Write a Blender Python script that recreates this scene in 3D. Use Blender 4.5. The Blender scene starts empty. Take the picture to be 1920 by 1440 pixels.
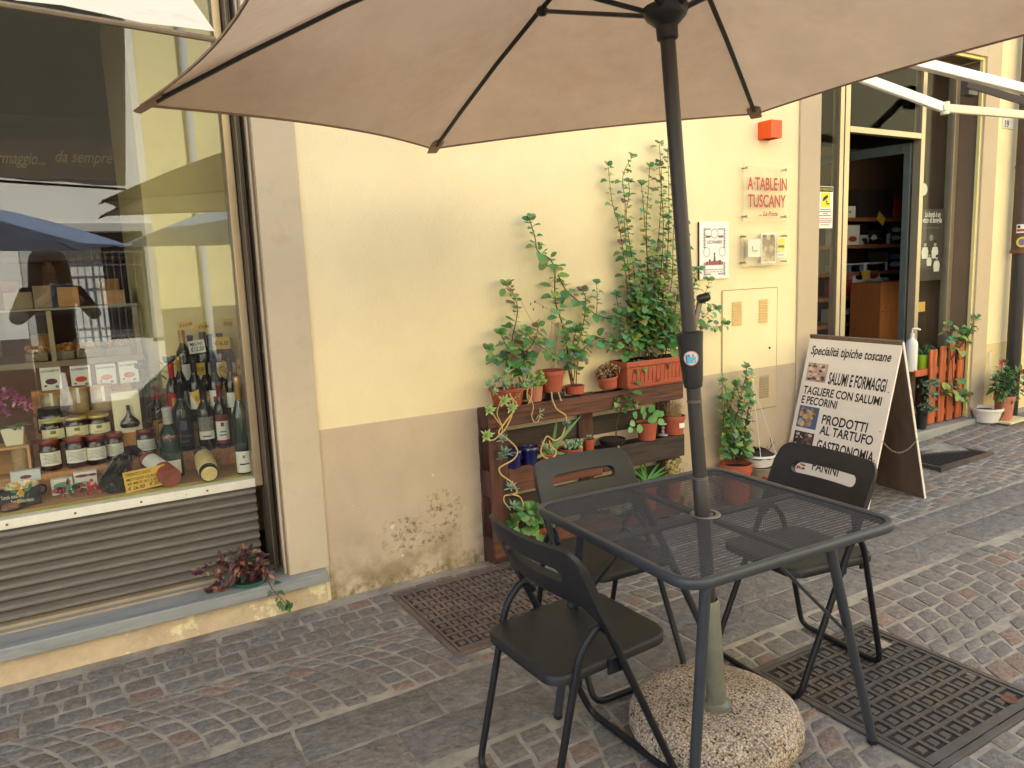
import bpy, bmesh, math, random
from mathutils import Vector, Matrix
V = Vector
rnd = random.Random(11)
scene = bpy.context.scene
COL = scene.collection
PI = math.pi

# ------------------------------------------------------------------ camera
F_PX = 1396.2
YAW, PITCH, ROLL = .5317, -.1478, -.0399
CAM = V((0, -3.136, 1.403))
_f = V((math.sin(YAW)*math.cos(PITCH), math.cos(YAW)*math.cos(PITCH), math.sin(PITCH)))
_r = V((math.cos(YAW), -math.sin(YAW), 0))
_u = _r.cross(_f)
CR = _r*math.cos(ROLL) + _u*math.sin(ROLL)
CU = _u*math.cos(ROLL) - _r*math.sin(ROLL)
CF = _f
cd = bpy.data.cameras.new('camera')
cam = bpy.data.objects.new('camera', cd)
COL.objects.link(cam)
cam.matrix_world = Matrix(((CR.x, CU.x, -CF.x, CAM.x), (CR.y, CU.y, -CF.y, CAM.y), (CR.z, CU.z, -CF.z, CAM.z), (0, 0, 0, 1)))
cd.sensor_width = 36
cd.lens = 36*F_PX/1920
cd.clip_start = .005
cd.clip_end = 400
scene.camera = cam

# ------------------------------------------------------------------ light
SUN_EL, SUN_AZ = math.radians(54), math.radians(22)     # azimuth from +y towards +x
sdir = V((math.sin(SUN_AZ)*math.cos(SUN_EL), math.cos(SUN_AZ)*math.cos(SUN_EL), math.sin(SUN_EL)))
sl = bpy.data.lights.new('sun', 'SUN')
sl.energy = 4.3
sl.angle = math.radians(.55)
sl.color = (1, .975, .94)
so = bpy.data.objects.new('sun', sl)
COL.objects.link(so)
so.rotation_euler = sdir.to_track_quat('Z', 'Y').to_euler()
so.location = (0, 6, 12)
w = bpy.data.worlds.new('World')
scene.world = w
w.use_nodes = True
nt = w.node_tree
sky = nt.nodes.new('ShaderNodeTexSky')
sky.sky_type = 'NISHITA'
sky.sun_disc = False
sky.sun_elevation = SUN_EL
sky.sun_rotation = SUN_AZ
sky.dust_density = 1.0
sky.ozone_density = 1.5
nt.links.new(sky.outputs[0], nt.nodes['Background'].inputs[0])
nt.nodes['Background'].inputs[1].default_value = .15
scene.view_settings.view_transform = 'Standard'
scene.view_settings.look = 'None'
scene.view_settings.exposure = 2.0
scene.view_settings.gamma = 1
scene.cycles.max_bounces = 10
scene.cycles.transparent_max_bounces = 24
scene.cycles.caustics_reflective = False
scene.cycles.caustics_refractive = False

# ------------------------------------------------------------------ helpers
def ray(px, py): return CF + CR*((px-960)/F_PX) - CU*((py-720)/F_PX)
def PY(px, py, y=0.):                 # where the line of sight of a photo point meets the plane y
    d = ray(px, py); return CAM + d*((y-CAM.y)/d.y)
def PZ(px, py, z=0.):
    d = ray(px, py); return CAM + d*((z-CAM.z)/d.z)
def PXX(px, py, x):
    d = ray(px, py); return CAM + d*((x-CAM.x)/d.x)
def MPP(P): return (V(P)-CAM).dot(CF)/F_PX     # metres per photo pixel at a point

def S(r, g, b):
    f = lambda c: (c/12.92 if c <= .04045 else ((c+.055)/1.055)**2.4)
    return tuple(f(c/255) for c in (r, g, b))

def nn(t, kind, **kw):
    n = t.nodes.new('ShaderNode'+kind)
    for k, v in kw.items(): setattr(n, k, v)
    return n
MATS = {}
def mat(name, col, rough=.6, ns=0, na=.15, bs=0, bst=.2, bd=.002, metal=0, spec=.5, stretch=None, transl=0, attr=None, ns2=None, col2=None, thr=(.45, .6), coat=0, alpha=1):
    if name in MATS: return MATS[name]
    m = bpy.data.materials.new(name); m.use_nodes = True
    t = m.node_tree; b = t.nodes['Principled BSDF']; L = t.links.new
    b.inputs['Roughness'].default_value = rough
    b.inputs['Metallic'].default_value = metal
    b.inputs['Specular IOR Level'].default_value = spec
    b.inputs['Coat Weight'].default_value = coat
    b.inputs['Base Color'].default_value = (*col, 1)
    tc = nn(t, 'TexCoord'); src = tc.outputs['Object']
    if stretch:
        mp = nn(t, 'Mapping'); mp.inputs['Scale'].default_value = stretch
        L(src, mp.inputs[0]); src = mp.outputs[0]
    cur = None
    if attr:
        a = nn(t, 'Attribute', attribute_name=attr); cur = a.outputs['Color']
    if col2:
        n = nn(t, 'TexNoise'); n.inputs['Scale'].default_value = ns2 or 5; n.inputs['Detail'].default_value = 6; n.inputs['Roughness'].default_value = .62
        L(src, n.inputs[0])
        r = nn(t, 'MapRange'); r.inputs[1].default_value, r.inputs[2].default_value = thr
        L(n.outputs[0], r.inputs[0])
        mx = nn(t, 'Mix', data_type='RGBA'); L(r.outputs[0], mx.inputs[0])
        if cur: L(cur, mx.inputs[6])
        else: mx.inputs[6].default_value = (*col, 1)
        mx.inputs[7].default_value = (*col2, 1); cur = mx.outputs[2]
    if ns:
        n = nn(t, 'TexNoise'); n.inputs['Scale'].default_value = ns; n.inputs['Detail'].default_value = 8; n.inputs['Roughness'].default_value = .65
        L(src, n.inputs[0])
        r = nn(t, 'MapRange'); r.inputs[1].default_value, r.inputs[2].default_value = .28, .72
        r.inputs[3].default_value, r.inputs[4].default_value = 1-na, 1+na
        L(n.outputs[0], r.inputs[0])
        mx = nn(t, 'Mix', data_type='RGBA', blend_type='MULTIPLY'); mx.inputs[0].default_value = 1
        if cur: L(cur, mx.inputs[6])
        else: mx.inputs[6].default_value = (*col, 1)
        L(r.outputs[0], mx.inputs[7]); cur = mx.outputs[2]
        rr = nn(t, 'MapRange'); rr.inputs[3].default_value, rr.inputs[4].default_value = max(0, rough-.1), min(1, rough+.12)
        L(n.outputs[0], rr.inputs[0]); L(rr.outputs[0], b.inputs['Roughness'])
    if cur: L(cur, b.inputs['Base Color'])
    if bs:
        n = nn(t, 'TexNoise'); n.inputs['Scale'].default_value = bs; n.inputs['Detail'].default_value = 5
        L(src, n.inputs[0])
        bp = nn(t, 'Bump'); bp.inputs['Strength'].default_value = bst; bp.inputs['Distance'].default_value = bd
        L(n.outputs[0], bp.inputs['Height']); L(bp.outputs[0], b.inputs['Normal'])
    if transl:
        tr = nn(t, 'BsdfTranslucent'); ms = nn(t, 'MixShader'); ms.inputs[0].default_value = transl
        if cur: L(cur, tr.inputs[0])
        else: tr.inputs[0].default_value = (*col, 1)
        L(b.outputs[0], ms.inputs[1]); L(tr.outputs[0], ms.inputs[2]); L(ms.outputs[0], t.nodes['Material Output'].inputs[0])
    if alpha < 1: b.inputs['Alpha'].default_value = alpha
    MATS[name] = m
    return m

def glass(name, tint=(.93, .95, .94), refl=1.9, rough=0., edge=.8):
    if name in MATS: return MATS[name]
    m = bpy.data.materials.new(name); m.use_nodes = True
    t = m.node_tree; L = t.links.new; t.nodes.remove(t.nodes['Principled BSDF'])
    tr = nn(t, 'BsdfTransparent'); tr.inputs[0].default_value = (*tint, 1)
    gl = nn(t, 'BsdfGlossy'); gl.inputs['Roughness'].default_value = rough
    geo = nn(t, 'NewGeometry')      # Schlick reflectance, alike from both sides
    dt = nn(t, 'VectorMath', operation='DOT_PRODUCT'); L(geo.outputs['Incoming'], dt.inputs[0]); L(geo.outputs['Normal'], dt.inputs[1])
    ab = nn(t, 'Math', operation='ABSOLUTE'); L(dt.outputs['Value'], ab.inputs[0])
    om = nn(t, 'Math', operation='SUBTRACT'); om.inputs[0].default_value = 1; L(ab.outputs[0], om.inputs[1])
    pw = nn(t, 'Math', operation='POWER'); L(om.outputs[0], pw.inputs[0]); pw.inputs[1].default_value = 5
    mm = nn(t, 'Math', operation='MULTIPLY_ADD', use_clamp=True); L(pw.outputs[0], mm.inputs[0]); mm.inputs[1].default_value = edge; mm.inputs[2].default_value = .04*refl
    ms = nn(t, 'MixShader'); L(mm.outputs[0], ms.inputs[0]); L(tr.outputs[0], ms.inputs[1]); L(gl.outputs[0], ms.inputs[2])
    L(ms.outputs[0], t.nodes['Material Output'].inputs[0])
    MATS[name] = m
    return m

def tag(o, label=None, cat=None, group=None, kind=None):
    if label: o['label'] = label
    if cat: o['category'] = cat
    if group: o['group'] = group
    if kind: o['kind'] = kind
    return o
def thing(name, label, cat, loc=(0, 0, 0), group=None):
    o = bpy.data.objects.new(name, None); COL.objects.link(o); o.location = loc
    o.empty_display_size = .1
    return tag(o, label, cat, group)
def root_loc(o):
    while o.parent: o = o.parent
    return V(o.location)
def copy_tree(o, parent=None):
    c = o.copy(); COL.objects.link(c); c.parent = parent
    for ch in list(o.children): copy_tree(ch, c)
    return c

def fillet(pts, rad, n=5):
    P = [V(p) for p in pts]; out = [P[0]]
    for i in range(1, len(P)-1):
        a, b, c = P[i-1], P[i], P[i+1]
        d1, d2 = (a-b), (c-b); r = min(rad, d1.length*.45, d2.length*.45)
        p0, p1 = b+d1.normalized()*r, b+d2.normalized()*r
        for k in range(n+1):
            t = k/n; out.append(p0*(1-t)**2 + b*2*t*(1-t) + p1*t*t)
    out.append(P[-1]); return out
def smooth(pts, k=5):
    P = [V(p) for p in pts]
    if len(P) < 3: return P
    Q = [P[0]*2-P[1]] + P + [P[-1]*2-P[-2]]; out = []
    for i in range(1, len(Q)-2):
        p0, p1, p2, p3 = Q[i-1:i+3]
        for j in range(k):
            t = j/k
            out.append(.5*((2*p1) + (p2-p0)*t + (2*p0-5*p1+4*p2-p3)*t*t + (3*p1-p0-3*p2+p3)*t**3))
    out.append(P[-1]); return out

class MB:
    def __init__(s): s.v = []; s.f = []; s.s = []; s.c = []; s.col = None
    def add(s, vs, fs, sm=False):
        n = len(s.v); s.v += [V(p) for p in vs]
        for f in fs: s.f.append([i+n for i in f]); s.s.append(sm); s.c.append(s.col)
        return s
    def box(s, x0, x1, y0, y1, z0, z1):
        return s.add([(x0, y0, z0), (x1, y0, z0), (x1, y1, z0), (x0, y1, z0), (x0, y0, z1), (x1, y0, z1), (x1, y1, z1), (x0, y1, z1)],
                     [(0, 3, 2, 1), (4, 5, 6, 7), (0, 1, 5, 4), (1, 2, 6, 5), (2, 3, 7, 6), (3, 0, 4, 7)])
    def obox(s, o, ux, uy, uz):        # corner o and three edge vectors
        o, ux, uy, uz = V(o), V(ux), V(uy), V(uz)
        if ux.cross(uy).dot(uz) < 0: o, ux = o+ux, -ux
        return s.add([o, o+ux, o+ux+uy, o+uy, o+uz, o+ux+uz, o+ux+uy+uz, o+uy+uz],
                     [(0, 3, 2, 1), (4, 5, 6, 7), (0, 1, 5, 4), (1, 2, 6, 5), (2, 3, 7, 6), (3, 0, 4, 7)])
    def quad(s, a, b, c, d): return s.add([a, b, c, d], [(0, 1, 2, 3)])
    def poly(s, pts): return s.add(pts, [tuple(range(len(pts)))])
    def tube(s, pts, r, n=8, cap=True, closed=False, flat=1.):
        P = [V(p) for p in pts]; m = len(P); R = r if isinstance(r, (list, tuple)) else [r]*m
        T = []
        for i in range(m):
            a = P[(i-1) % m] if (i or closed) else P[0]; b = P[(i+1) % m] if (i < m-1 or closed) else P[-1]
            t = b-a; T.append(t.normalized() if t.length > 1e-9 else V((0, 0, 1)))
        up = V((0, 0, 1)) if abs(T[0].z) < .9 else V((0, 1, 0))
        nrm = (up - T[0]*up.dot(T[0])).normalized(); vs = []
        for i in range(m):
            nrm = nrm - T[i]*nrm.dot(T[i])
            nrm = nrm.normalized() if nrm.length > 1e-6 else T[i].orthogonal().normalized()
            bn = T[i].cross(nrm)
            for k in range(n):
                a = 2*PI*k/n; vs.append(P[i] + (nrm*math.cos(a)*flat + bn*math.sin(a))*R[i])
        fs = []
        for i in range(m if closed else m-1):
            j = (i+1) % m
            for k in range(n):
                fs.append((i*n+k, i*n+(k+1) % n, j*n+(k+1) % n, j*n+k))
        s.add(vs, fs, n > 4)
        if cap and not closed:
            s.add(vs[:n], [tuple(reversed(range(n)))]); s.add(vs[-n:], [tuple(range(n))])
        return s
    def lathe(s, prof, o=(0, 0, 0), n=24, M=None, arc=2*PI):
        o = V(o); vs = []; full = abs(arc-2*PI) < 1e-6; nn_ = n if full else n+1
        for r, z in prof:
            for k in range(nn_):
                a = arc*k/n; p = V((r*math.cos(a), r*math.sin(a), z))
                vs.append(o + (M @ p if M else p))
        fs = []
        for i in range(len(prof)-1):
            for k in range(n):
                k2 = (k+1) % n if full else k+1
                fs.append((i*nn_+k, i*nn_+k2, (i+1)*nn_+k2, (i+1)*nn_+k))
        return s.add(vs, fs, True)
    def prism(s, poly, o, ux, uy, dz):    # poly in (u,v), extruded by vector dz
        o, ux, uy, dz = V(o), V(ux), V(uy), V(dz); n = len(poly)
        a = [o+ux*p[0]+uy*p[1] for p in poly]; b = [p+dz for p in a]
        if ux.cross(uy).dot(dz) < 0: a, b = b, a
        s.add(a+b, [tuple(reversed(range(n))), tuple(range(n, 2*n))] + [(i, (i+1) % n, n+(i+1) % n, n+i) for i in range(n)])
        return s
    def sphere(s, c, r, n=8, sq=(1, 1, 1)):
        c = V(c); vs = []; fs = []; m = max(4, n//2+1)
        for i in range(m+1):
            th = PI*i/m
            for k in range(n):
                a = 2*PI*k/n; vs.append(c + V((r*sq[0]*math.sin(th)*math.cos(a), r*sq[1]*math.sin(th)*math.sin(a), r*sq[2]*math.cos(th))))
        for i in range(m):
            for k in range(n): fs.append((i*n+k, (i+1)*n+k, (i+1)*n+(k+1) % n, i*n+(k+1) % n))
        return s.add(vs, fs, True)
    def leaf(s, p, d, up, ln, wd, cup=.12, shape='round'):
        p, d = V(p), V(d).normalized(); x = d.cross(V(up))
        x = x.normalized() if x.length > 1e-5 else d.orthogonal().normalized(); n = x.cross(d)
        if shape == 'round': pr = ((.0, .12), (.22, .85), (.5, 1.), (.8, .7), (1., 0.))
        elif shape == 'blade': pr = ((0., .5), (.3, 1.), (.65, .75), (1., 0.))
        else: pr = ((0., .1), (.35, 1.), (.7, .72), (1., 0.))
        vs = []; h = wd*.5
        for t, ww in pr[:-1]:
            c = p + d*(ln*t) - n*(cup*ln*t*t)
            vs += [c-x*(h*ww)+n*(cup*wd*ww), c, c+x*(h*ww)+n*(cup*wd*ww)]
        vs.append(p+d*ln-n*(cup*ln)); fs = []; m = len(pr)-1
        for i in range(m-1):
            for k in (0, 1): fs.append((i*3+k, i*3+k+1, i*3+k+4, i*3+k+3))
        t = 3*m; b = 3*(m-1); fs += [(b, b+1, t), (b+1, b+2, t)]
        return s.add(vs, fs, True)
    def rosette(s, c, nrm, R, n=14, wd=.3, shape='blade', open_=.55):
        c, nrm = V(c), V(nrm).normalized(); a0 = nrm.orthogonal().normalized(); b0 = nrm.cross(a0)
        for k in range(n):
            a = 2.4*k; q = k/n; el = .2 + open_*(1-q)*1.6
            d = (a0*math.cos(a)+b0*math.sin(a))*math.sin(min(el, 1.45)) + nrm*math.cos(min(el, 1.45))
            s.leaf(c, d, nrm, R*(.55+.45*(1-q)), R*wd, .06, shape)
        return s
    def text(s, body, o, ux, uy, w=None, h=None, shear=0., bold=0., lift=None, sp=1.):
        vs, fs = text_geo(body, shear, bold, sp); o, ux, uy = V(o), V(ux).normalized(), V(uy).normalized()
        if not vs: return s
        xs = [p[0] for p in vs]; ys = [p[1] for p in vs]; x0, x1 = min(xs), max(xs)
        sy = h/.7 if h else None                       # h = capital height
        sx = w/(x1-x0) if w else sy
        if sy is None: sy = sx
        return s.add([o+ux*((p[0]-x0)*sx)+uy*(p[1]*sy) for p in vs], fs)
    def build(s, name, m, parent=None, bevel=0, label=None, cat=None, group=None, kind=None, angle=40, seg=2, solid=0):
        loc = root_loc(parent) if parent else V((0, 0, 0))
        me = bpy.data.meshes.new(name)
        me.from_pydata([tuple(p-loc) for p in s.v], [], s.f); me.materials.append(m)
        if any(s.s):
            me.polygons.foreach_set('use_smooth', s.s); me.update()
            me.set_sharp_from_angle(angle=math.radians(angle))
        if any(c is not None for c in s.c):
            at = me.attributes.new('Col', 'FLOAT_COLOR', 'CORNER'); d = []
            for f, c in zip(s.f, s.c):
                for _ in f: d += [*(c or (1, 1, 1)), 1]
            at.data.foreach_set('color', d)
        me.validate(); me.update()
        o = bpy.data.objects.new(name, me); COL.objects.link(o)
        if parent: o.parent = parent
        if bevel:
            bm = o.modifiers.new('bevel', 'BEVEL'); bm.width = bevel; bm.segments = seg; bm.limit_method = 'ANGLE'; bm.angle_limit = math.radians(50)
        if solid:
            sm = o.modifiers.new('solid', 'SOLIDIFY'); sm.thickness = solid; sm.offset = 0
        return tag(o, label, cat, group, kind)
_tc = {}
def text_geo(body, shear, bold, sp):
    key = (body, shear, bold, sp)
    if key in _tc: return _tc[key]
    c = bpy.data.curves.new('lettering', 'FONT'); c.body = body; c.shear = shear; c.offset = bold; c.size = 1; c.space_character = sp; c.resolution_u = 3
    o = bpy.data.objects.new('lettering', c); COL.objects.link(o)
    dg = bpy.context.evaluated_depsgraph_get(); e = o.evaluated_get(dg); me = e.to_mesh()
    r = ([tuple(v.co) for v in me.vertices], [tuple(p.vertices) for p in me.polygons])
    e.to_mesh_clear(); bpy.data.objects.remove(o); bpy.data.curves.remove(c)
    _tc[key] = r; return r
def rrect(w, h, r, n=5, cx=0, cy=0):
    out = []
    for sx, sy, a0 in ((1, 1, 0), (-1, 1, 90), (-1, -1, 180), (1, -1, 270)):
        for k in range(n+1):
            a = math.radians(a0+90*k/n); out.append((cx+sx*(w/2-r)+r*math.cos(a), cy+sy*(h/2-r)+r*math.sin(a)))
    return out
XA, YA, ZA = V((1, 0, 0)), V((0, 1, 0)), V((0, 0, 1))
def rot_to(d):                        # matrix turning +z to d
    return V(d).to_track_quat('Z', 'Y').to_matrix()

# ------------------------------------------------------------------ materials of the setting
M_yel = mat('yellow plaster', S(245, 226, 182), .9, ns=2.2, na=.05, ns2=1.6, col2=S(238, 218, 174), thr=(.45, .7), bs=70, bst=.35, bd=.004)
M_yel2 = mat('yellow plaster trim', S(236, 218, 150), .85, ns=6, na=.06, bs=60, bst=.2, bd=.002)
M_tan = mat('tan pilaster paint', S(203, 186, 160), .85, ns=3, na=.06, bs=40, bst=.25, bd=.003, ns2=9, col2=S(192, 173, 146), thr=(.55, .75))
M_alu = mat('bronze anodised metal', S(176, 156, 126), .35, metal=.55, ns=14, na=.08)
M_alu_dk = mat('dull window track metal', S(112, 100, 86), .45, metal=.5, ns=20, na=.1)
M_marble = mat('grey marble sill', S(152, 153, 151), .5, ns=3, na=.1, stretch=(1, 5, 5), ns2=4, col2=S(124, 128, 132), thr=(.5, .7), bs=50, bst=.08)
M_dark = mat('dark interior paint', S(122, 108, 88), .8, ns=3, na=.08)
M_glass = glass('shop window glass', (.97, .98, .95), 1.8)
M_pane = glass('door glass', (.93, .94, .93), .3, 0., .25)
M_white = mat('white paint', S(228, 226, 218), .5, ns=8, na=.05)
M_black = mat('black paint', S(34, 33, 33), .45, ns=30, na=.15)

def plinth_material():
    m = bpy.data.materials.new('tan plinth paint'); m.use_nodes = True; t = m.node_tree; L = t.links.new
    b = t.nodes['Principled BSDF']; b.inputs['Roughness'].default_value = .85
    tc = nn(t, 'TexCoord'); O = tc.outputs['Object']
    sep = nn(t, 'SeparateXYZ'); L(O, sep.inputs[0])
    def noise(s, d=6, r=.6):
        n = nn(t, 'TexNoise'); n.inputs['Scale'].default_value = s; n.inputs['Detail'].default_value = d; n.inputs['Roughness'].default_value = r; L(O, n.inputs[0]); return n.outputs[0]
    def mr(src, a, b_, c=0., d=1.):
        n = nn(t, 'MapRange'); n.inputs[1].default_value = a; n.inputs[2].default_value = b_; n.inputs[3].default_value = c; n.inputs[4].default_value = d; L(src, n.inputs[0]); return n.outputs[0]
    def mul(a, c):
        n = nn(t, 'Math', operation='MULTIPLY'); L(a, n.inputs[0])
        if isinstance(c, float): n.inputs[1].default_value = c
        else: L(c, n.inputs[1])
        return n.outputs[0]
    def mix(f, a, c):
        n = nn(t, 'Mix', data_type='RGBA'); L(f, n.inputs[0])
        if isinstance(a, tuple): n.inputs[6].default_value = (*a, 1)
        else: L(a, n.inputs[6])
        n.inputs[7].default_value = (*c, 1); return n.outputs[2]
    def blob(x, z, rx, rz):                # a stain where something was brushed against the wall
        mp = nn(t, 'Mapping'); mp.inputs['Location'].default_value = (-(x-2.5)/rx, 0, -z/rz); mp.inputs['Scale'].default_value = (1/rx, 0, 1/rz)
        L(O, mp.inputs[0]); ln = nn(t, 'VectorMath', operation='LENGTH'); L(mp.outputs[0], ln.inputs[0]); return mr(ln.outputs[1], .55, 1.1, 1., 0.)
    c = mix(mr(noise(3), .35, .7), S(195, 174, 149), S(209, 189, 162))
    c = mix(mul(mr(sep.outputs[2], 0., .35, 1., 0.), mr(noise(7), .42, .62)), c, S(150, 128, 98))
    mud = mr(noise(34, 8, .75), .52, .6)
    for bx in ((1.22, .27, .1, .05), (1.42, .3, .13, .11), (1.32, .2, .22, .09)): c = mix(mul(mul(blob(*bx), mud), .75), c, S(98, 78, 54))
    c = mix(mul(mr(noise(13, 3, .5), .71, .72), mr(sep.outputs[2], .05, .45, 1., .75)), c, S(232, 214, 196))
    c = mix(mul(mr(sep.outputs[2], 0., .09, 1., 0.), mr(noise(25, 6, .7), .45, .6)), c, S(112, 104, 60))
    L(c, b.inputs['Base Color'])
    bp = nn(t, 'Bump'); bp.inputs['Strength'].default_value = .3; bp.inputs['Distance'].default_value = .004
    L(noise(45, 6), bp.inputs['Height']); L(bp.outputs[0], b.inputs['Normal'])
    return m
M_plinth = plinth_material()

# ------------------------------------------------------------------ ground
def hw(x): return 0. if x < 3.6 else min(.125, .052*(x-3.6))
def gh(x, y): return hw(x)*max(0., min(1., (y+.877)/.877)) if y > -.877 else 0.
M_grout = mat('pale mortar', S(160, 152, 141), .95, ns=16, na=.22, bs=120, bst=.5, bd=.003, ns2=5, col2=S(118, 112, 102), thr=(.45, .7))
g = MB()
xs = [-40, -6, -3, 0, 2, 3.6, 4.2, 4.8, 5.4, 6, 7, 9, 12, 40]; ys = [-40, -12, -6, -3, -1.3, -.877, -.6, -.3, 0.05, .6, 40]
for i in range(len(xs)-1):
    for j in range(len(ys)-1):
        g.quad(*[(x, y, gh(x, min(y, .05))-.014) for x, y in ((xs[i], ys[j]), (xs[i+1], ys[j]), (xs[i+1], ys[j+1]), (xs[i], ys[j+1]))])
M_street = mat('worn street stone', S(88, 82, 80), .85, ns=9, na=.3, bs=30, bst=.6, bd=.01)
g.build('ground', M_street, kind='structure')
g = MB()
xs = [-3, 0, 2, 3.6, 4.2, 4.8, 5.4, 6, 7, 9, 11.2]; ys = [-3.4, -1.3, -.877, -.6, -.3, .05]
for i in range(len(xs)-1):
    for j in range(len(ys)-1):
        g.quad(*[(x, y, gh(x, min(y, .05))-.0035) for x, y in ((xs[i], ys[j]), (xs[i+1], ys[j]), (xs[i+1], ys[j+1]), (xs[i], ys[j+1]))])
g.build('mortar_bed', M_grout, kind='structure')

HOLES = [(1.1, 1.73, -.78, -.12), (1.9, 2.53, -2.11, -1.455), (4.72, 5.36, -.52, -.2)]
def stone(mb, cs, jit=.004, edge=.009, sub=2, corner=.05, tilt=.014):
    c = sum((V(p) for p in cs), V((0, 0, 0)))/len(cs)
    for hx0, hx1, hy0, hy1 in HOLES:
        if hx0+.01 < c.x < hx1-.01 and hy0+.01 < c.y < hy1-.01: return
    ring = []
    n = len(cs)
    for i in range(n):
        a, b = V(cs[i]), V(cs[(i+1) % n])
        for k in range(sub):
            p = a.lerp(b, k/sub)
            if k: p += V((rnd.uniform(-jit, jit), rnd.uniform(-jit, jit), 0))
            else: p = p.lerp(c, corner)+V((rnd.uniform(-jit, jit), rnd.uniform(-jit, jit), 0))*.8
            ring.append(p)
    m = len(ring); zt = rnd.uniform(-.0015, .0018); tx, ty = rnd.uniform(-tilt, tilt), rnd.uniform(-tilt, tilt)
    vs = []
    for off, z in ((0., -.016), (edge*.35, -.0015), (edge, 0.)):
        for p in ring:
            pp = p.lerp(c, min(.8, off/max((p-c).length, .01))); zz = z + (zt + (pp.x-c.x)*tx + (pp.y-c.y)*ty if z > -.01 else 0)
            vs.append((pp.x, pp.y, gh(pp.x, pp.y)+zz))
    vs.append((c.x, c.y, gh(c.x, c.y)+zt+.0008))
    fs = [(k*m+i, k*m+(i+1) % m, (k+1)*m+(i+1) % m, (k+1)*m+i) for k in range(2) for i in range(m)]
    fs += [(2*m+i, 2*m+(i+1) % m, 3*m) for i in range(m)]
    mb.add(vs, fs, True)
def stone_col(grey=.5):
    q = rnd.random(); k = rnd.uniform(1.3, 1.62)
    if q < grey: c = (.124, .112, .103)
    elif q < grey+.3: c = (.128, .108, .096)
    elif q < grey+.42: c = (.160, .112, .090)
    else: c = (.106, .100, .097)
    return tuple(x*k for x in c)
def arcs(mb, x0, x1, yc, R, lo, hi, w, sgn, grey, gap, ya=None, yb=None):
    """courses of setts along arcs of radius R about the line y = yc, from angle lo to hi (degrees)"""
    lo, hi = math.radians(lo), math.radians(hi); x = x0
    while x < x1:
        a = lo - rnd.uniform(0, .8)*w/R
        while a < hi-.02:
            st = w*rnd.uniform(.92, 1.22)*(1-.22*abs(math.sin(a)))/R; a0, a1 = max(a, lo), min(a+st, hi); a += st
            if a1-a0 < .4*st: continue
            g_ = gap/R/2; ww = w*rnd.uniform(.97, 1.03)-gap; ps = []
            for aa, xx in ((a0+g_, x), (a0+g_, x+ww), (a1-g_, x+ww), (a1-g_, x)): ps.append((xx+sgn*R*math.cos(aa), yc+R*math.sin(aa), 0))
            A = sum(ps[i][0]*ps[(i+1) % 4][1]-ps[(i+1) % 4][0]*ps[i][1] for i in range(4))
            if A < 0: ps.reverse()
            mb.col = stone_col(grey); stone(mb, ps)
        x += w
def rows(mb, x0, x1, y0, y1, n, L, grey, gap):
    h = (y1-y0)/n
    for r in range(n):
        x = x0+rnd.uniform(-L, 0)
        while x < x1:
            l = L*rnd.uniform(.75, 1.3); dy = .006*math.sin(x*3+r); sk = rnd.uniform(-.008, .008)
            mb.col = stone_col(grey); stone(mb, [(x, y0+r*h+dy, 0), (x+l-gap, y0+r*h+dy, 0), (x+l-gap+sk, y0+(r+1)*h-gap+dy, 0), (x+sk, y0+(r+1)*h-gap+dy, 0)]); x += l
pv = MB()
arcs(pv, -2.8, 10.6, -.89, .60, 2, 50, .084, 1, .5, .008)
rows(pv, -2.3, 11, -.425, -.075, 4, .098, .6, .008)
arcs(pv, -2, 8.5, -1.272, .66, -47, -2, .104, 1, .62, .010)
arcs(pv, -1, 8.5, -2.235, .66, -46, 46, .106, -1, .6, .010)
arcs(pv, -2, 7, -3.19, .66, 0, 46, .106, 1, .6, .010)
M_stone = mat('porphyry cobble', (.15, .13, .12), .8, attr='Col', ns=45, na=.45, bs=95, bst=.9, bd=.006, ns2=7, col2=(.17, .165, .165), thr=(.6, .9))
pv.build('cobblestone_paving', M_stone, kind='structure', angle=60)
sb = MB()
for r, (y0_, y1_) in enumerate(((-1.278, -1.086), (-1.079, -.884))):
    x = -2.5
    while x < 11:
        L = rnd.uniform(.26, .56); kk = rnd.uniform(1.2, 1.42); sb.col = tuple(c*kk for c in rnd.choice(((.142, .129, .120), (.148, .131, .120), (.136, .126, .119))))
        sk = rnd.uniform(-.03, .03); stone(sb, [(x, y0_, 0), (x+L-.006, y0_, 0), (x+L-.006+sk*.4, y1_, 0), (x+sk*.4, y1_, 0)], .005, .009, 6, .008, .006); x += L
M_slab = mat('gutter slab stone', (.15, .14, .13), .8, attr='Col', ns=22, na=.42, bs=48, bst=1., bd=.012, ns2=4, col2=(.175, .155, .14), thr=(.45, .75))
sb.build('slab_gutter', M_slab, kind='structure', angle=60)

# ------------------------------------------------------------------ the yellow building
B = thing('yellow_building', 'yellow plastered shop building with tan plinth, big window and glazed door', 'building', (2.5, 0, 0))
WX = .695        # right edge of the window opening
DX0, DX1, DZ = 4.13, 5.99, 2.83
wl = MB()
T = .2
wl.box(WX, DX0, 0, T, -.3, 8).box(DX1, 14, 0, T, -.3, 8).box(DX0, DX1, 0, T, DZ, 8).box(-3, WX, 0, T, 2.75, 8).box(-10, -3, 0, T, -.3, 8)
wl.box(-3, WX, 0, T, -.3, .105)
wl.build('wall', M_yel, B)
M_in = mat('shop interior paint', S(176, 160, 128), .9, ns=2, na=.06)
sh = MB(); sh.box(-10, 14, 7.8, 8, -.3, 8).box(-10, -9.8, T, 7.8, -.3, 8).box(13.8, 14, T, 7.8, -.3, 8)
sh.build('rear_wall', M_yel, B)
rf = MB(); rf.box(-10.4, 14.4, -.45, 8.3, 8, 8.2); rf.build('roof', mat('roof slab', S(150, 110, 84), .9), B)  # unseen roof; like the rear walls, added to block the sun
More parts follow.
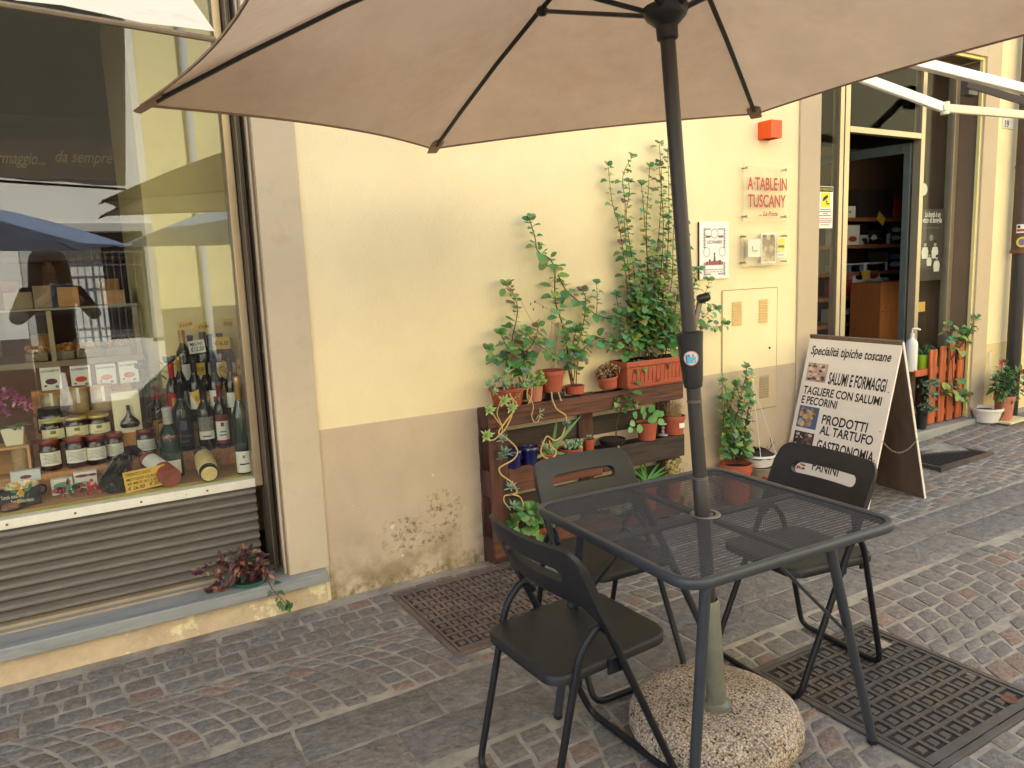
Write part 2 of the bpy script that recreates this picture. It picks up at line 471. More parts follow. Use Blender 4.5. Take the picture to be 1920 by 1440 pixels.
inn = MB(); inn.box(-3.2, 8.5, T, 5.2, 3.0, 3.1).box(-3.3, -3.2, T, 5.2, 0, 3.1).box(8.5, 8.6, T, 5.2, 0, 3.1).box(-3.3, 8.6, 5.2, 5.3, 0, 3.1).box(2.9, 3.0, T, 5.2, 0, 3)
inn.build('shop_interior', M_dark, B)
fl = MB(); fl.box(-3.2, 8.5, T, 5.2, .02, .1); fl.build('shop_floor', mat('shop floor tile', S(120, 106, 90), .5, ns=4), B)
pi = MB(); pi.box(.36, 1.5, .86, 2.4, .1, 2.99); pi.build('inner_pier', M_yel2, B)
# plinth
pl_ = MB(); pl_.box(.868, 3.936, -.004, 0, -.1, .768); pl_.build('plinth', M_plinth, B, bevel=.002)
p2 = MB(); p2.box(6.185, 14, -.004, 0, -.1, .70); p2.build('plinth', mat('pale plinth paint', S(226, 204, 150), .85, ns=5, na=.06), B)
pb = MB(); pb.box(-3, .85, -.012, -.001, -.1, .104)
M_rough = mat('crumbling plaster base', S(208, 184, 152), .95, ns=9, na=.15, bs=26, bst=.9, bd=.012, ns2=6, col2=S(236, 222, 178), thr=(.56, .6))
pb.build('plaster_base', M_rough, B)
# window surround
ws = MB(); ws.box(WX, .868, -.016, -.0005, .157, 2.9).box(-3, WX, -.016, -.0005, 2.75, 2.9)
ws.build('window_surround', M_tan, B, bevel=.004)
wr = MB(); wr.box(WX-.004, WX, .0, .2, .157, 2.75).box(-3, WX-.004, .0, .2, 2.746, 2.75)
wr.build('window_reveal', mat('brown reveal paint', S(160, 134, 106), .8, ns=6, na=.1, ns2=12, col2=S(206, 190, 170), thr=(.66, .7)), B)
wm = MB(); wm.box(WX-.014, WX-.0045, .012, .04, .157, 2.74); wm.build('reveal_moulding', M_tan, B, bevel=.004)
si = MB(); si.box(-3.05, .848, -.062, .24, .107, .156); si.build('window_sill', M_marble, B, bevel=.004)
# window frame, strip and louvre below
fr = MB(); fr.box(.615, .648, .13, .21, .535, 2.746).box(-3, .615, .13, .2, 2.6, 2.746)
frame = fr.build('window_frame', M_alu, B, bevel=.003)
trk = MB()
for k, (a, b_) in enumerate(((.651, .656), (.662, .666), (.672, .678))): trk.box(a, b_, .06+.02*k, .2, .157, 2.746)
trk.box(.649, .69, .19, .2, .157, 2.746)
trk.build('shutter_track', M_alu_dk, B)
bs_ = MB(); bs_.box(-3, .615, .125, .17, .535, .572); bstrip = bs_.build('window_bead', mat('white bead paint', S(226, 220, 204), .5, ns=18, na=.08, ns2=30, col2=S(150, 140, 120), thr=(.68, .72)), B, bevel=.002)
for xx in (.42, .17, -.06, -.28):
    MB().lathe([(0, 0), (.005, 0), (.004, .002), (0, .0025)], (xx, .125, .553), 8, rot_to((0, -1, 0))).build('bead_screw', M_alu_dk, bstrip)
gp = MB(); gp.box(-3, .615, .158, .164, .5725, 2.6); gp.build('window_pane', M_glass, B)
lv = MB(); zt = .533
for k in range(9):
    z1 = zt - k*.0405
    lv.prism([(0, 0), (.032, -.012), (.032, -.024), (.008, -.031), (.006, -.038), (-.004, -.0405), (-.004, 0)], (-3, .165, z1), (0, -1, 0), (0, 0, 1), (3.615, 0, 0))
lv.build('louvre_panel', mat('grey louvre metal', S(130, 123, 115), .5, metal=.25, ns=9, na=.16, stretch=(1, 6, 6)), B)
lb = MB(); lb.box(-3, .62, .12, .2, .1565, .169).box(-3, .648, .07, .085, .1565, .164); lb.build('louvre_rail', mat('pale rail', S(178, 160, 134), .5, metal=.2, ns=10, na=.1), B)

# door surround
ds = MB(); ds.box(3.94, DX0, -.016, -.0005, .05, 2.98).box(DX1, 6.185, -.016, -.0005, .1, 2.98).box(DX0, DX1, -.016, -.0005, DZ, 2.98)
M_tan2 = mat('pale beige pilaster paint', S(196, 176, 148), .85, ns=4, na=.05, bs=40, bst=.2, bd=.003)
ds.build('door_surround', M_tan2, B, bevel=.004)
dm = MB(); dm.box(DX1-.02, DX1, .004, .03, .15, DZ).box(DX0, DX1-.02, .004, .03, DZ-.02, DZ); dm.build('door_moulding', M_yel2, B, bevel=.003)
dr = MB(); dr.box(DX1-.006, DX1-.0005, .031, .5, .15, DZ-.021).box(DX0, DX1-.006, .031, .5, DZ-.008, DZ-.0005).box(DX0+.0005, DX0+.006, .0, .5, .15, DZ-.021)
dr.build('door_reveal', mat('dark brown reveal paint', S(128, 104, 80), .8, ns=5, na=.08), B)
th = MB(); th.box(4.05, 6.02, -.075, .5, .06, .142); th.build('door_threshold', M_marble, B, bevel=.004)
df = MB(); DY = .165
for a, b_ in ((4.565, 4.605), (4.618, 4.668), (5.498, 5.545), (5.925, 5.98)): df.box(a, b_, DY, DY+.06, .145, DZ-.01)
df.box(DX0+.01, DX0+.03, DY, DY+.06, .145, DZ-.01)
df.box(4.669, 5.497, DY, DY+.05, 2.255, 2.295).box(4.669, 5.497, DY, DY+.05, DZ-.05, DZ-.01).box(DX0+.03, 4.564, DY, DY+.05, DZ-.05, DZ-.01).box(5.546, 5.924, DY, DY+.05, DZ-.05, DZ-.01)
df.box(DX0+.03, 4.564, DY, DY+.05, .145, .25).box(5.546, 5.924, DY, DY+.05, .145, .25)
dframe = df.build('door_frame', mat('pale bronze metal', S(188, 172, 144), .35, metal=.5, ns=14, na=.07), B, bevel=.002)
pn = MB(); pn.box(DX0+.03, 4.564, DY+.02, DY+.026, .25, DZ-.05); pn.build('side_pane', M_pane, B)
pn = MB(); pn.box(5.546, 5.924, DY+.02, DY+.026, .25, DZ-.05); pn.build('side_pane', M_pane, B)
pn = MB(); pn.box(4.669, 5.497, DY+.02, DY+.026, 2.2955, DZ-.05); pn.build('transom_pane', M_pane, B)
# door leaf swung inwards, hinged at the right post
dl = MB(); hx, hy = 5.485, DY+.07
dd = V((-.16, .985, 0)); dn = V((.985, .16, 0))
def leafbox(mb, a, b_, z0, z1, th_=.04): mb.obox(V((hx, hy, z0))+dd*a, dd*(b_-a), dn*th_, (0, 0, z1-z0))
leafbox(dl, 0, .05, .15, 2.24); leafbox(dl, .72, .78, .15, 2.24); leafbox(dl, .05, .72, 2.17, 2.24); leafbox(dl, .05, .72, .15, .3)
dleaf = dl.build('door', mat('grey green door metal', S(104, 112, 108), .35, metal=.4, ns=12), B, bevel=.002)
dg_ = MB(); dg_.obox(V((hx, hy, .3))+dd*.05+dn*.017, dd*.67, dn*.006, (0, 0, 1.87)); dg_.build('door_pane', M_pane, dleaf)
hd = MB(); hp = V((hx, hy, 1.05))+dd*.75; hd.tube(fillet([hp-dn*.0, hp-dn*.05, hp-dn*.05+V((0, 0, .25)), hp+V((0, 0, .25))], .03), .009); hd.build('door_handle', M_alu, dleaf)

# meter cupboard set in the wall
cp = MB(); CX0, CX1, CZ0, CZ1 = 3.29, 3.757, .512, 1.25
cp.box(CX0, CX1, -.009, -.0045, CZ0, .766); cpl = cp.build('cupboard_door', mat('cupboard paint', S(206, 184, 150), .7, ns=6, na=.05), B, bevel=.002)
cp = MB(); cp.box(CX0, CX1, -.007, -.0005, .7665, CZ1); cpd = cp.build('cupboard_door', mat('cupboard yellow paint', S(246, 227, 180), .7, ns=6, na=.04), B, bevel=.002)
gpm = mat('cupboard gap', S(176, 152, 112), .9)
gm = MB()
for (a, b_, c_, d_) in ((CX0-.0045, CX0-.001, CZ0, CZ1+.004), (CX1+.001, CX1+.0045, CZ0-.004, CZ1+.004), (CX0, CX1, CZ0-.006, CZ0-.001), (CX0, CX1, CZ1+.001, CZ1+.005)): gm.box(a, b_, -.0062, -.0002 if c_ > .76 else -.0042, c_, d_)
gm.build('cupboard_gap', gpm, B)
M_vent = mat('ochre vent', S(214, 178, 116), .6, ns=20, na=.1); M_vent2 = mat('beige vent', S(170, 148, 116), .6, ns=20, na=.1)
for (a, b_, c_, d_, m_, par, yy) in ((3.365, 3.445, 1.043, 1.187, M_vent, cpd, -.0075), (3.594, 3.671, 1.044, 1.188, M_vent, cpd, -.0075), (3.605, 3.684, .578, .72, M_vent2, cpl, -.0095)):
    vm = MB()
    for k in range(9):
        z0 = c_ + (d_-c_)*k/9; vm.prism([(0, 0), (.007, .001), (.0, (d_-c_)/9*.75)], (a, yy, z0), (0, -1, 0), (0, 0, 1), (b_-a, 0, 0))
    vm.build('vent', m_, par)
lk = MB(); lk.lathe([(0, 0), (.008, 0), (.007, .003), (0, .003)], (PY(1441, 652).x, -.0075, PY(1441, 652).z), 12, rot_to((0, -1, 0))); lk.build('lock', M_black, cpd)

# ------------------------------------------------------------------ manhole covers, drain grate
M_iron = mat('rusty cast iron', S(102, 90, 86), .55, metal=.25, ns=9, na=.3, bs=120, bst=.35, ns2=5, col2=S(122, 104, 94), thr=(.45, .65))
M_iron2 = mat('grey cast iron', S(84, 79, 77), .5, metal=.3, ns=11, na=.3, bs=120, bst=.35, ns2=4, col2=S(104, 90, 80), thr=(.5, .7))
M_irondk = mat('dark iron', S(44, 37, 33), .9, ns=20, na=.3)  # darker than the raised iron around it
def manhole(x0, x1, y0, y1, m, label, nx, ny, patch=None):
    z = .006; t = thing('manhole_cover', label, 'manhole cover', ((x0+x1)/2, (y0+y1)/2, 0), 'square cast iron manhole covers')
    fr_ = MB(); fw = .022
    fr_.box(x0, x1, y0, y0+fw, -.03, z).box(x0, x1, y1-fw, y1, -.03, z).box(x0, x0+fw, y0+fw, y1-fw, -.03, z).box(x1-fw, x1, y0+fw, y1-fw, -.03, z)
    fr_.build('frame', m, t, bevel=.002)
    pl = MB(); pl.box(x0+fw+.004, x1-fw-.004, y0+fw+.004, y1-fw-.004, -.03, -.001); pl.build('plate', M_irondk, t)
    rb = MB(); a0, a1, b0, b1 = x0+fw+.005, x1-fw-.005, y0+fw+.005, y1-fw-.005
    bw = .05; a0 += .012; a1 -= .012; b0 += bw*.6; b1 -= .012
    rb.box(x0+fw+.005, x1-fw-.005, y0+fw+.005, b0, -.001, .004).box(x0+fw+.005, x1-fw-.005, b1, y1-fw-.005, -.001, .004).box(x0+fw+.005, a0, b0, b1, -.001, .004).box(a1, x1-fw-.005, b0, b1, -.001, .004)
    px, py = (a1-a0)/nx, (b1-b0)/ny; g_ = .007
    for i in range(1, nx): rb.box(a0+i*px-g_, a0+i*px+g_, b0, b1, -.001, .004)
    for j in range(1, ny):
        for i in range(nx): rb.box(a0+i*px+(g_ if i else 0), a0+(i+1)*px-(g_ if i < nx-1 else 0), b0+j*py-g_, b0+j*py+g_, -.001, .0037)
    for i in range(nx):
        for j in range(ny):
            cx, cy = a0+(i+.5)*px, b0+(j+.5)*py
            h = px*.19; k = py*.19
            rb.add([(cx-h*1.2, cy-k*1.2, -.001), (cx+h*1.2, cy-k*1.2, -.001), (cx+h*1.2, cy+k*1.2, -.001), (cx-h*1.2, cy+k*1.2, -.001), (cx-h, cy-k, .0036), (cx+h, cy-k, .0036), (cx+h, cy+k, .0036), (cx-h, cy+k, .0036)],
                   [(4, 5, 6, 7), (0, 1, 5, 4), (1, 2, 6, 5), (2, 3, 7, 6), (3, 0, 4, 7)])
    rb.build('raised_grid', m, t)
    if patch:
        q = MB(); q.box(patch[0]-.026, patch[0]+.026, patch[1]-.026, patch[1]+.026, .004, .0065); q.build('marker', mat('pale marker', S(150, 140, 126), .6, ns=60, na=.3), t)
        q = MB(); q.lathe([(.024, .002), (.024, .0062), (.016, .0066), (.012, .0045), (0, .0045)], (x1-.1, y0+.075, 0), 14); q.build('key_hole', mat('rust', S(104, 66, 46), .8, ns=40, na=.3), t)
    return t
manhole(*HOLES[0], M_iron, 'rusty brown square manhole cover along the foot of the wall', 10, 10)
manhole(*HOLES[1], M_iron2, 'dark grey square manhole cover under the right chair beside the round stone base', 9, 9, (2.43, -1.6))
t = thing('drain_grate', 'dark rectangular drain grate in the cobbles behind the menu board', 'drain grate', (5.04, -.36, 0))
x0, x1, y0, y1 = HOLES[2]; zz = .012+gh(5, -.36)
q = MB(); q.box(x0, x1, y0, y0+.03, zz-.05, zz).box(x0, x1, y1-.03, y1, zz-.05, zz).box(x0, x0+.03, y0+.03, y1-.03, zz-.05, zz).box(x1-.03, x1, y0+.03, y1-.03, zz-.05, zz); q.build('frame', M_iron2, t)
q = MB()
for i in range(19): q.box(x0+.03+i*.031, x0+.045+i*.031, y0+.031, y1-.031, zz-.03, zz-.004)
q.build('bars', M_irondk, t)

# ------------------------------------------------------------------ garden table
TH = .712
TC = V((1.497, -1.649, 0)); ta = math.radians(-2.2)
tx, ty = V((math.cos(ta), math.sin(ta), 0)), V((-math.sin(ta), math.cos(ta), 0)); TW, TD = .752, .708
t = thing('garden_table', 'square dark grey metal mesh table with a parasol pole through its middle', 'table', TC)
M_tab = mat('anthracite table paint', S(66, 69, 76), .42, metal=.3, ns=25, na=.1, bs=160, bst=.06)
M_mesh = mat('dark table mesh', S(70, 70, 74), .5, metal=.2, ns=20, na=.15)
loop = [TC+tx*p[0]+ty*p[1]+V((0, 0, TH-.014)) for p in rrect(TW-.024, TD-.024, .055, 7)]
rim = MB()
n = len(loop); sec = [(-.009, -.012), (.009, -.013), (.0125, -.008), (.0125, .008), (.008, .0125), (-.003, .0125), (-.009, .008)]
vs = []
for i in range(n):
    tg = (loop[(i+1) % n]-loop[i-1]).normalized(); out = tg.cross(ZA)
    vs += [loop[i]+out*a+ZA*b_ for a, b_ in sec]
k = len(sec); rim.add(vs, [(i*k+j, i*k+(j+1) % k, ((i+1) % n)*k+(j+1) % k, ((i+1) % n)*k+j) for i in range(n) for j in range(k)], True)
rim.build('rim', M_tab, t, angle=50)
ms = MB()
LX, LY = TW-.04, TD-.04; ncol = 46; nrow = 46; cw, rh = LX/ncol, LY/nrow; sw = .00125
z = TH-.010
def inside(u, v):
    r = .04; du, dv = abs(u)-(LX/2-r), abs(v)-(LY/2-r)
    return not (du > 0 and dv > 0 and du*du+dv*dv > r*r) and u*u+v*v > .034**2
vs, fs = [], []
for j in range(nrow):
    v0 = -LY/2 + j*rh
    for sgn in (0, 1):
        for i in range(2*ncol):
            u0, u1 = -LX/2+i*cw/2, -LX/2+(i+1)*cw/2
            up0 = (i+sgn) % 2
            va, vb = (v0+rh*.12, v0+rh*.88) if up0 == 0 else (v0+rh*.88, v0+rh*.12)
            if not inside((u0+u1)/2, (va+vb)/2): continue
            b0 = len(vs)
            for (uu, vv, o_, dz) in ((u0, va, -sw, -.0006), (u1, vb, -sw, -.0006), (u1, vb, sw, .0008), (u0, va, sw, .0008)):
                vs.append(TC+tx*uu+ty*(vv+o_)+V((0, 0, z+dz)))
            fs.append((b0, b0+1, b0+2, b0+3))
ms.add(vs, fs)
ms.build('mesh_top', M_mesh, t)
ub = MB()
for a, b_ in ((tx, ty), (ty, tx)):
    W_ = (TW if a is tx else TD)-.03
    for s_ in (-1, 1):
        p0 = TC+a*(s_*.04)+V((0, 0, z-.014)); p1 = TC+a*(s_*W_/2)+V((0, 0, z-.014))
        ub.obox(p0-b_*.011, p1-p0, b_*.022, (0, 0, .011))
ub.build('under_bar', M_tab, t)
hr = MB(); hr.lathe([(.029, -.003), (.041, -.003), (.043, 0), (.041, .003), (.029, .003), (.029, -.003)], TC+V((0, 0, z)), 28); hr.build('hole_ring', mat('worn grey metal', S(112, 108, 104), .45, metal=.4, ns=40, na=.2), t)
def tleg(top, foot, brace=None):
    lg = MB(); top, foot = V(top), V(foot); lg.tube([top, foot+V((0, 0, .004))], .0135, 12); o = lg.build('leg', M_tab, t)
    ft = MB(); d = (foot-top).normalized(); ft.tube([foot+V((0, 0, .003))-d*.012, foot+V((0, 0, .0005))], .0148, 12); ft.build('foot_cap', M_black, o)
    if brace:
        br = MB(); br.tube([V(brace), top.lerp(foot, .42)], .008, 8, flat=.45); br.build('brace', M_tab, o)
tleg((1.168, -1.975, .69), (1.160, -1.93, 0))
tleg((1.158, -1.516, .69), (1.20, -1.30, 0), (1.16, -1.69, .685))
tleg((1.59, -1.985, .69), (1.892, -1.925, 0), (1.40, -1.985, .685))
tleg((1.53, -1.315, .69), (1.872, -1.33, 0), (1.34, -1.315, .685))

# ------------------------------------------------------------------ folding chairs
M_chair = mat('black powder coated tube', S(32, 32, 37), .42, spec=.35, metal=.2, ns=30, na=.12)
M_plast = mat('black plastic', S(38, 37, 40), .5, spec=.4, ns=40, na=.06, bs=300, bst=.08, bd=.001)
def make_chair():
    t = thing('folding_chair', 'x', 'chair', (0, 0, 0), 'black folding chairs around the table')
    hy = .193; X = lambda z: .205-.46*z
    f1 = MB(); f1.tube(fillet([(X(.70), -hy, .70), (.205, -hy, .011), (.205, hy, .011), (X(.70), hy, .70)], .045), .0105, 10); f1.build('front_frame', M_chair, t)
    hr_ = .172
    f2 = MB(); f2.tube(fillet([(-.005, -hr_-.008, .485), (-.045, -hr_, .53), (-.105, -hr_, .47), (-.215, -hr_, .011), (-.215, hr_, .011), (-.105, hr_, .47), (-.045, hr_, .53), (-.005, hr_+.008, .485)], .04), .0100, 10); f2.build('rear_frame', M_chair, t)
    st = MB()
    sx0, sx1, sw_ = -.185, .205, .345
    pts = rrect(sx1-sx0, sw_, .055, 7, (sx0+sx1)/2, 0); n = len(pts)
    rings = []
    for ins, dz in ((.006, -.030), (0, -.026), (0, -.006), (.003, -.001), (.012, 0.), (.03, -.0015), (.09, -.004)):
        ring = []
        for x, y in pts:
            cx = (sx0+sx1)/2; f = 1-ins/(sw_/2)
            ring.append((cx+(x-cx)*f, y*f, .428+(x-.0)*.04+dz))
        rings.append(ring)
    vs = [p for r in rings for p in r]; fs = [(i*n+k, i*n+(k+1) % n, (i+1)*n+(k+1) % n, (i+1)*n+k) for i in range(len(rings)-1) for k in range(n)]
    fs.append(tuple(range((len(rings)-1)*n, len(rings)*n))); fs.append(tuple(reversed(range(n))))
    st.add(vs, fs, True); st.build('seat', M_plast, t, angle=60)
    for s_ in (-1, 1):
        MB().box(-.02, .03, s_*.176-.004, s_*.176+.004, .385, .425).build('hinge', M_chair, t)
        MB().box(-.135, -.1, s_*.168-.004, s_*.168+.004, .38, .42).build('hinge', M_chair, t)
    bk = MB(); N = 44; W_ = .205
    def prof(u):
        a = abs(u)
        top = .742 if a < .80 else .742-.05*(1-math.sqrt(max(0, 1-((a-.80)/.2)**2)))
        bot = .568+.012*(1-a*a) if a < .72 else .575-.085*((a-.72)/.28)**1.3
        return bot, top
    def slot(u):
        a = abs(u)
        if a > .66: return None
        c, hh = .664, .0195; e = 1 if a < .56 else math.sqrt(max(0, 1-((a-.56)/.1)**2))
        return c-hh*e, c+hh*e
    us = sorted(set([-1+2*i/N for i in range(N+1)]+[.66, -.66, .645, -.645, .62, -.62, .98, -.98, .95, -.95]))
    th_ = .011
    def P(u, zz, s_):
        x = X(zz)-.034*(1-u*u)+.004; nx = V((1, 0, .46)).normalized(); return V((x, W_*u, zz))+nx*(s_*th_)
    cols = []
    for u in us:
        b_, tp = prof(u); sl_ = slot(u)
        a, c = sl_ if sl_ else (.664, .664)
        cols.append([b_, (b_+a)/2, a, c, (c+tp)/2, tp])
    R_ = len(cols[0]); vs = []
    for s_ in (-1, 1):
        for u, cc in zip(us, cols):
            for r, zz in enumerate(cc):
                edge = r in (0, R_-1); vs.append(P(u, zz, s_*(.55 if edge else 1)))
    nc = len(us); fs = []; id_ = lambda s_, i, r: (s_*nc+i)*R_+r
    for i in range(nc-1):
        open_ = slot(us[i]) is not None and slot(us[i+1]) is not None
        for r in range(R_-1):
            if r == 2:
                if open_:
                    fs += [(id_(0, i, 2), id_(1, i, 2), id_(1, i+1, 2), id_(0, i+1, 2)), (id_(0, i, 3), id_(0, i+1, 3), id_(1, i+1, 3), id_(1, i, 3))]
                continue
            fs += [(id_(0, i, r), id_(0, i, r+1), id_(0, i+1, r+1), id_(0, i+1, r)), (id_(1, i, r), id_(1, i+1, r), id_(1, i+1, r+1), id_(1, i, r+1))]
        fs += [(id_(0, i, 0), id_(0, i+1, 0), id_(1, i+1, 0), id_(1, i, 0)), (id_(0, i, R_-1), id_(1, i, R_-1), id_(1, i+1, R_-1), id_(0, i+1, R_-1))]
    for i in (0, nc-1):
        for r in range(R_-1):
            if r != 2: fs.append((id_(0, i, r), id_(1, i, r), id_(1, i, r+1), id_(0, i, r+1)))
    bk.add(vs, fs, True)
    o = bk.build('backrest', M_plast, t, angle=50)
    bm = bmesh.new(); bm.from_mesh(o.data); bmesh.ops.remove_doubles(bm, verts=bm.verts, dist=.0002); bmesh.ops.recalc_face_normals(bm, faces=bm.faces); bm.to_mesh(o.data); bm.free()
    return t
ch = make_chair()
for i, (x, y, a, lab) in enumerate(((1.09, -1.555, 1.5, 'black folding chair nearest the viewer, its seat in full view left of the table'),
                                    (1.525, -1.13, -92, 'black folding chair between the table and the plant pallet'),
                                    (2.085, -1.505, 176, 'black folding chair in front of the menu board, standing on the grey manhole cover'))):
    c = ch if i == 0 else copy_tree(ch)
    c.location = (x, y, .003); c.rotation_euler = (0, 0, math.radians(a)); c['label'] = lab

# ------------------------------------------------------------------ parasol base
t = thing('concrete_weight', 'round pebble concrete parasol base with a pale grey green tube', 'parasol base', (1.53, -1.655, 0))
def granite():
    m = bpy.data.materials.new('washed pebble concrete'); m.use_nodes = True; tt = m.node_tree; L = tt.links.new; b = tt.nodes['Principled BSDF']; b.inputs['Roughness'].default_value = .75
    tc = nn(tt, 'TexCoord'); v = nn(tt, 'TexVoronoi'); v.inputs['Scale'].default_value = 165; L(tc.outputs['Object'], v.inputs[0])
    r = nn(tt, 'ValToRGB'); L(v.outputs['Color'], r.inputs[0]); e = r.color_ramp.elements
    cols = [(0, S(70, 56, 44)), (.14, S(70, 56, 44)), (.2, S(180, 150, 118)), (.4, S(204, 178, 148)), (.6, S(222, 206, 188)), (.8, S(190, 170, 156)), (1, S(236, 226, 216))]
    e[0].position, e[0].color = cols[0][0], (*cols[0][1], 1); e[1].position, e[1].color = cols[-1][0], (*cols[-1][1], 1)
    for p, c in cols[1:-1]: x = e.new(p); x.color = (*c, 1)
    d = nn(tt, 'MapRange'); d.inputs[1].default_value, d.inputs[2].default_value = .25, .8; d.inputs[3].default_value, d.inputs[4].default_value = 1, .3; L(v.outputs['Distance'], d.inputs[0])
    n = nn(tt, 'TexNoise'); n.inputs['Scale'].default_value = 8; L(tc.outputs['Object'], n.inputs[0])
    mr_ = nn(tt, 'MapRange'); mr_.inputs[1].default_value, mr_.inputs[2].default_value = .35, .65; mr_.inputs[3].default_value, mr_.inputs[4].default_value = .75, 1.05; L(n.outputs[0], mr_.inputs[0])
    mu = nn(tt, 'Math', operation='MULTIPLY'); L(d.outputs[0], mu.inputs[0]); L(mr_.outputs[0], mu.inputs[1])
    mx = nn(tt, 'Mix', data_type='RGBA', blend_type='MULTIPLY'); mx.inputs[0].default_value = 1; L(r.outputs[0], mx.inputs[6]); L(mu.outputs[0], mx.inputs[7]); L(mx.outputs[2], b.inputs['Base Color'])
    bp = nn(tt, 'Bump'); bp.inputs['Strength'].default_value = .8; bp.inputs['Distance'].default_value = -.004; L(v.outputs['Distance'], bp.inputs['Height']); L(bp.outputs[0], b.inputs['Normal']); return m
q = MB(); BC = V((1.553, -1.628, 0))
q.lathe([(0, .001), (.235, .001), (.252, .012), (.258, .03), (.257, .055), (.246, .08), (.218, .1), (.16, .112), (.07, .117), (.04, .118), (0, .118)], BC, 64)
q.build('stone', granite(), t, angle=70)
PB = V((1.519, -1.671, .118)); PW = V((-.069, .025, 1)).normalized(); PM = rot_to(PW)
M_tubegrey = mat('grey green tube', S(122, 122, 108), .4, metal=.35, ns=30, na=.12)
q = MB(); q.lathe([(.043, -.002), (.043, .008), (.032, .013), (.029, .016), (.029, .33), (.026, .335), (.0245, .335), (.0245, .3)], PB, 24, PM); q.build('tube', M_tubegrey, t)

# ------------------------------------------------------------------ parasols
M_canopy = mat('beige parasol fabric', S(213, 186, 158), .95, ns=4.5, na=.1, bs=420, bst=.1, bd=.0008, transl=.42, spec=.1, ns2=2.2, col2=S(194, 163, 133), thr=(.5, .75))
M_pole = mat('dark brown grey pole', S(62, 57, 54), .45, metal=.2, ns=28, na=.14, stretch=(1, 1, .15), bs=200, bst=.12)
def make_parasol(B0, W0, th0, label, full=True, fabric=None, L=1.841, r=1.338, hc=.407):
    t = thing('parasol', label, 'parasol', B0, 'beige parasols')
    W0 = V(W0).normalized(); M0 = rot_to(W0); e1 = YA.cross(W0).normalized(); e2 = W0.cross(e1)
    tips = [B0+W0*L+(e1*math.cos(th0+k*PI/3)+e2*math.sin(th0+k*PI/3))*r for k in range(6)]
    ap = B0+W0*(L+hc)
    cm = MB(); NS, NT = 12, 12
    for k in range(6):
        a, b_ = tips[k], tips[(k+1) % 6]; vs = []
        for i in range(NS+1):
            s_ = i/NS
            for j in range(NT+1):
                tt_ = j/NT; p = ap.lerp(a.lerp(b_, tt_), s_); q4 = 4*tt_*(1-tt_)
                mid = B0+W0*L; inw = (mid-a.lerp(b_, tt_)); p = p + inw*(.07*q4*s_**3) + W0*(-.012*q4*s_*(1-s_)*4 + .03*math.sin(PI*s_))
                vs.append(p)
        cm.add(vs, [(i*(NT+1)+j, i*(NT+1)+j+1, (i+1)*(NT+1)+j+1, (i+1)*(NT+1)+j) for i in range(NS) for j in range(NT)], True)
    can = cm.build('canopy', fabric or M_canopy, t, angle=25)
    if full:
        hm = MB()
        for k in range(6):
            a, b_ = tips[k], tips[(k+1) % 6]; pts = []
            for j in range(15):
                tt_ = j/14; p = a.lerp(b_, tt_); pts.append(p+(B0+W0*L-p)*(.07*4*tt_*(1-tt_)) - W0*.003)
            hm.tube(pts, .0035, 5)
        hm.build('hem', mat('brown hem', S(150, 122, 100), .9), can)
        for k in range(6):
            pk = MB()
            d = (tips[k]-(B0+W0*L)).normalized(); sd = d.cross(W0); c = tips[k]
            pts = [c+d*.012-W0*.018+sd*(.022*math.sin(i*PI/4))*1.0+d*(.006*math.cos(i*PI/4)) for i in range(8)]
            pts2 = [c-d*.06+W0*.016+sd*(.03*math.sin(i*PI/4))+W0*(.006*math.cos(i*PI/4)) for i in range(8)]
            pk.add(pts+pts2, [(i, (i+1) % 8, 8+(i+1) % 8, 8+i) for i in range(8)]+[tuple(reversed(range(8)))], True)
            pk.build('tip_pocket', mat('tip pocket fabric', S(176, 142, 116), .95, ns=60, na=.2), can, angle=30)
    cl = PB if False else None
    hub_s = 1.915*L/1.841
    po = MB(); po.tube([B0+W0*.02, B0+W0*(L+hc)], .0195, 16); pole = po.build('pole', M_pole, t)
    hb = MB(); hb.lathe([(.021, -.055), (.027, -.05), (.028, -.02), (.05, .0), (.056, .012), (.056, .03), (.03, .036), (.021, .036)], B0+W0*hub_s, 20, M0); hb.build('runner', M_black, pole)
    hb = MB(); hb.lathe([(0.0, .03), (.03, .028), (.05, .01), (.05, -.02), (.022, -.04)], ap-W0*.01, 16, M0); hb.build('top_hub', M_black, pole)
    for k in range(6):
        d = (ap-tips[k]); rb = MB(); sag = -W0*.012
        pts = [tips[k]+d*f_+sag+W0*(.03*math.sin(PI*(1-f_))) for f_ in (.03, .2, .4, .6, .8, .97)]
        rb.tube(pts, .0085, 8, flat=.7); rib = rb.build('rib', M_black, t)
        sb_ = MB(); j = tips[k]+d*.615+sag+W0*.02; c0 = B0+W0*(hub_s+.02)+(tips[k]-B0-W0*L).normalized()*.05
        sb_.tube([c0, j], .0085, 8, flat=.75); sb_.build('strut', M_black, rib)
        jb = MB(); jb.sphere(j, .02, 8, (1, 1, .8)); jb.build('joint', M_black, rib)
    return t, tips, pole
par, TIPS, pole = make_parasol(PB, PW, .561, 'beige parasol whose pole stands in the stone base through the table')
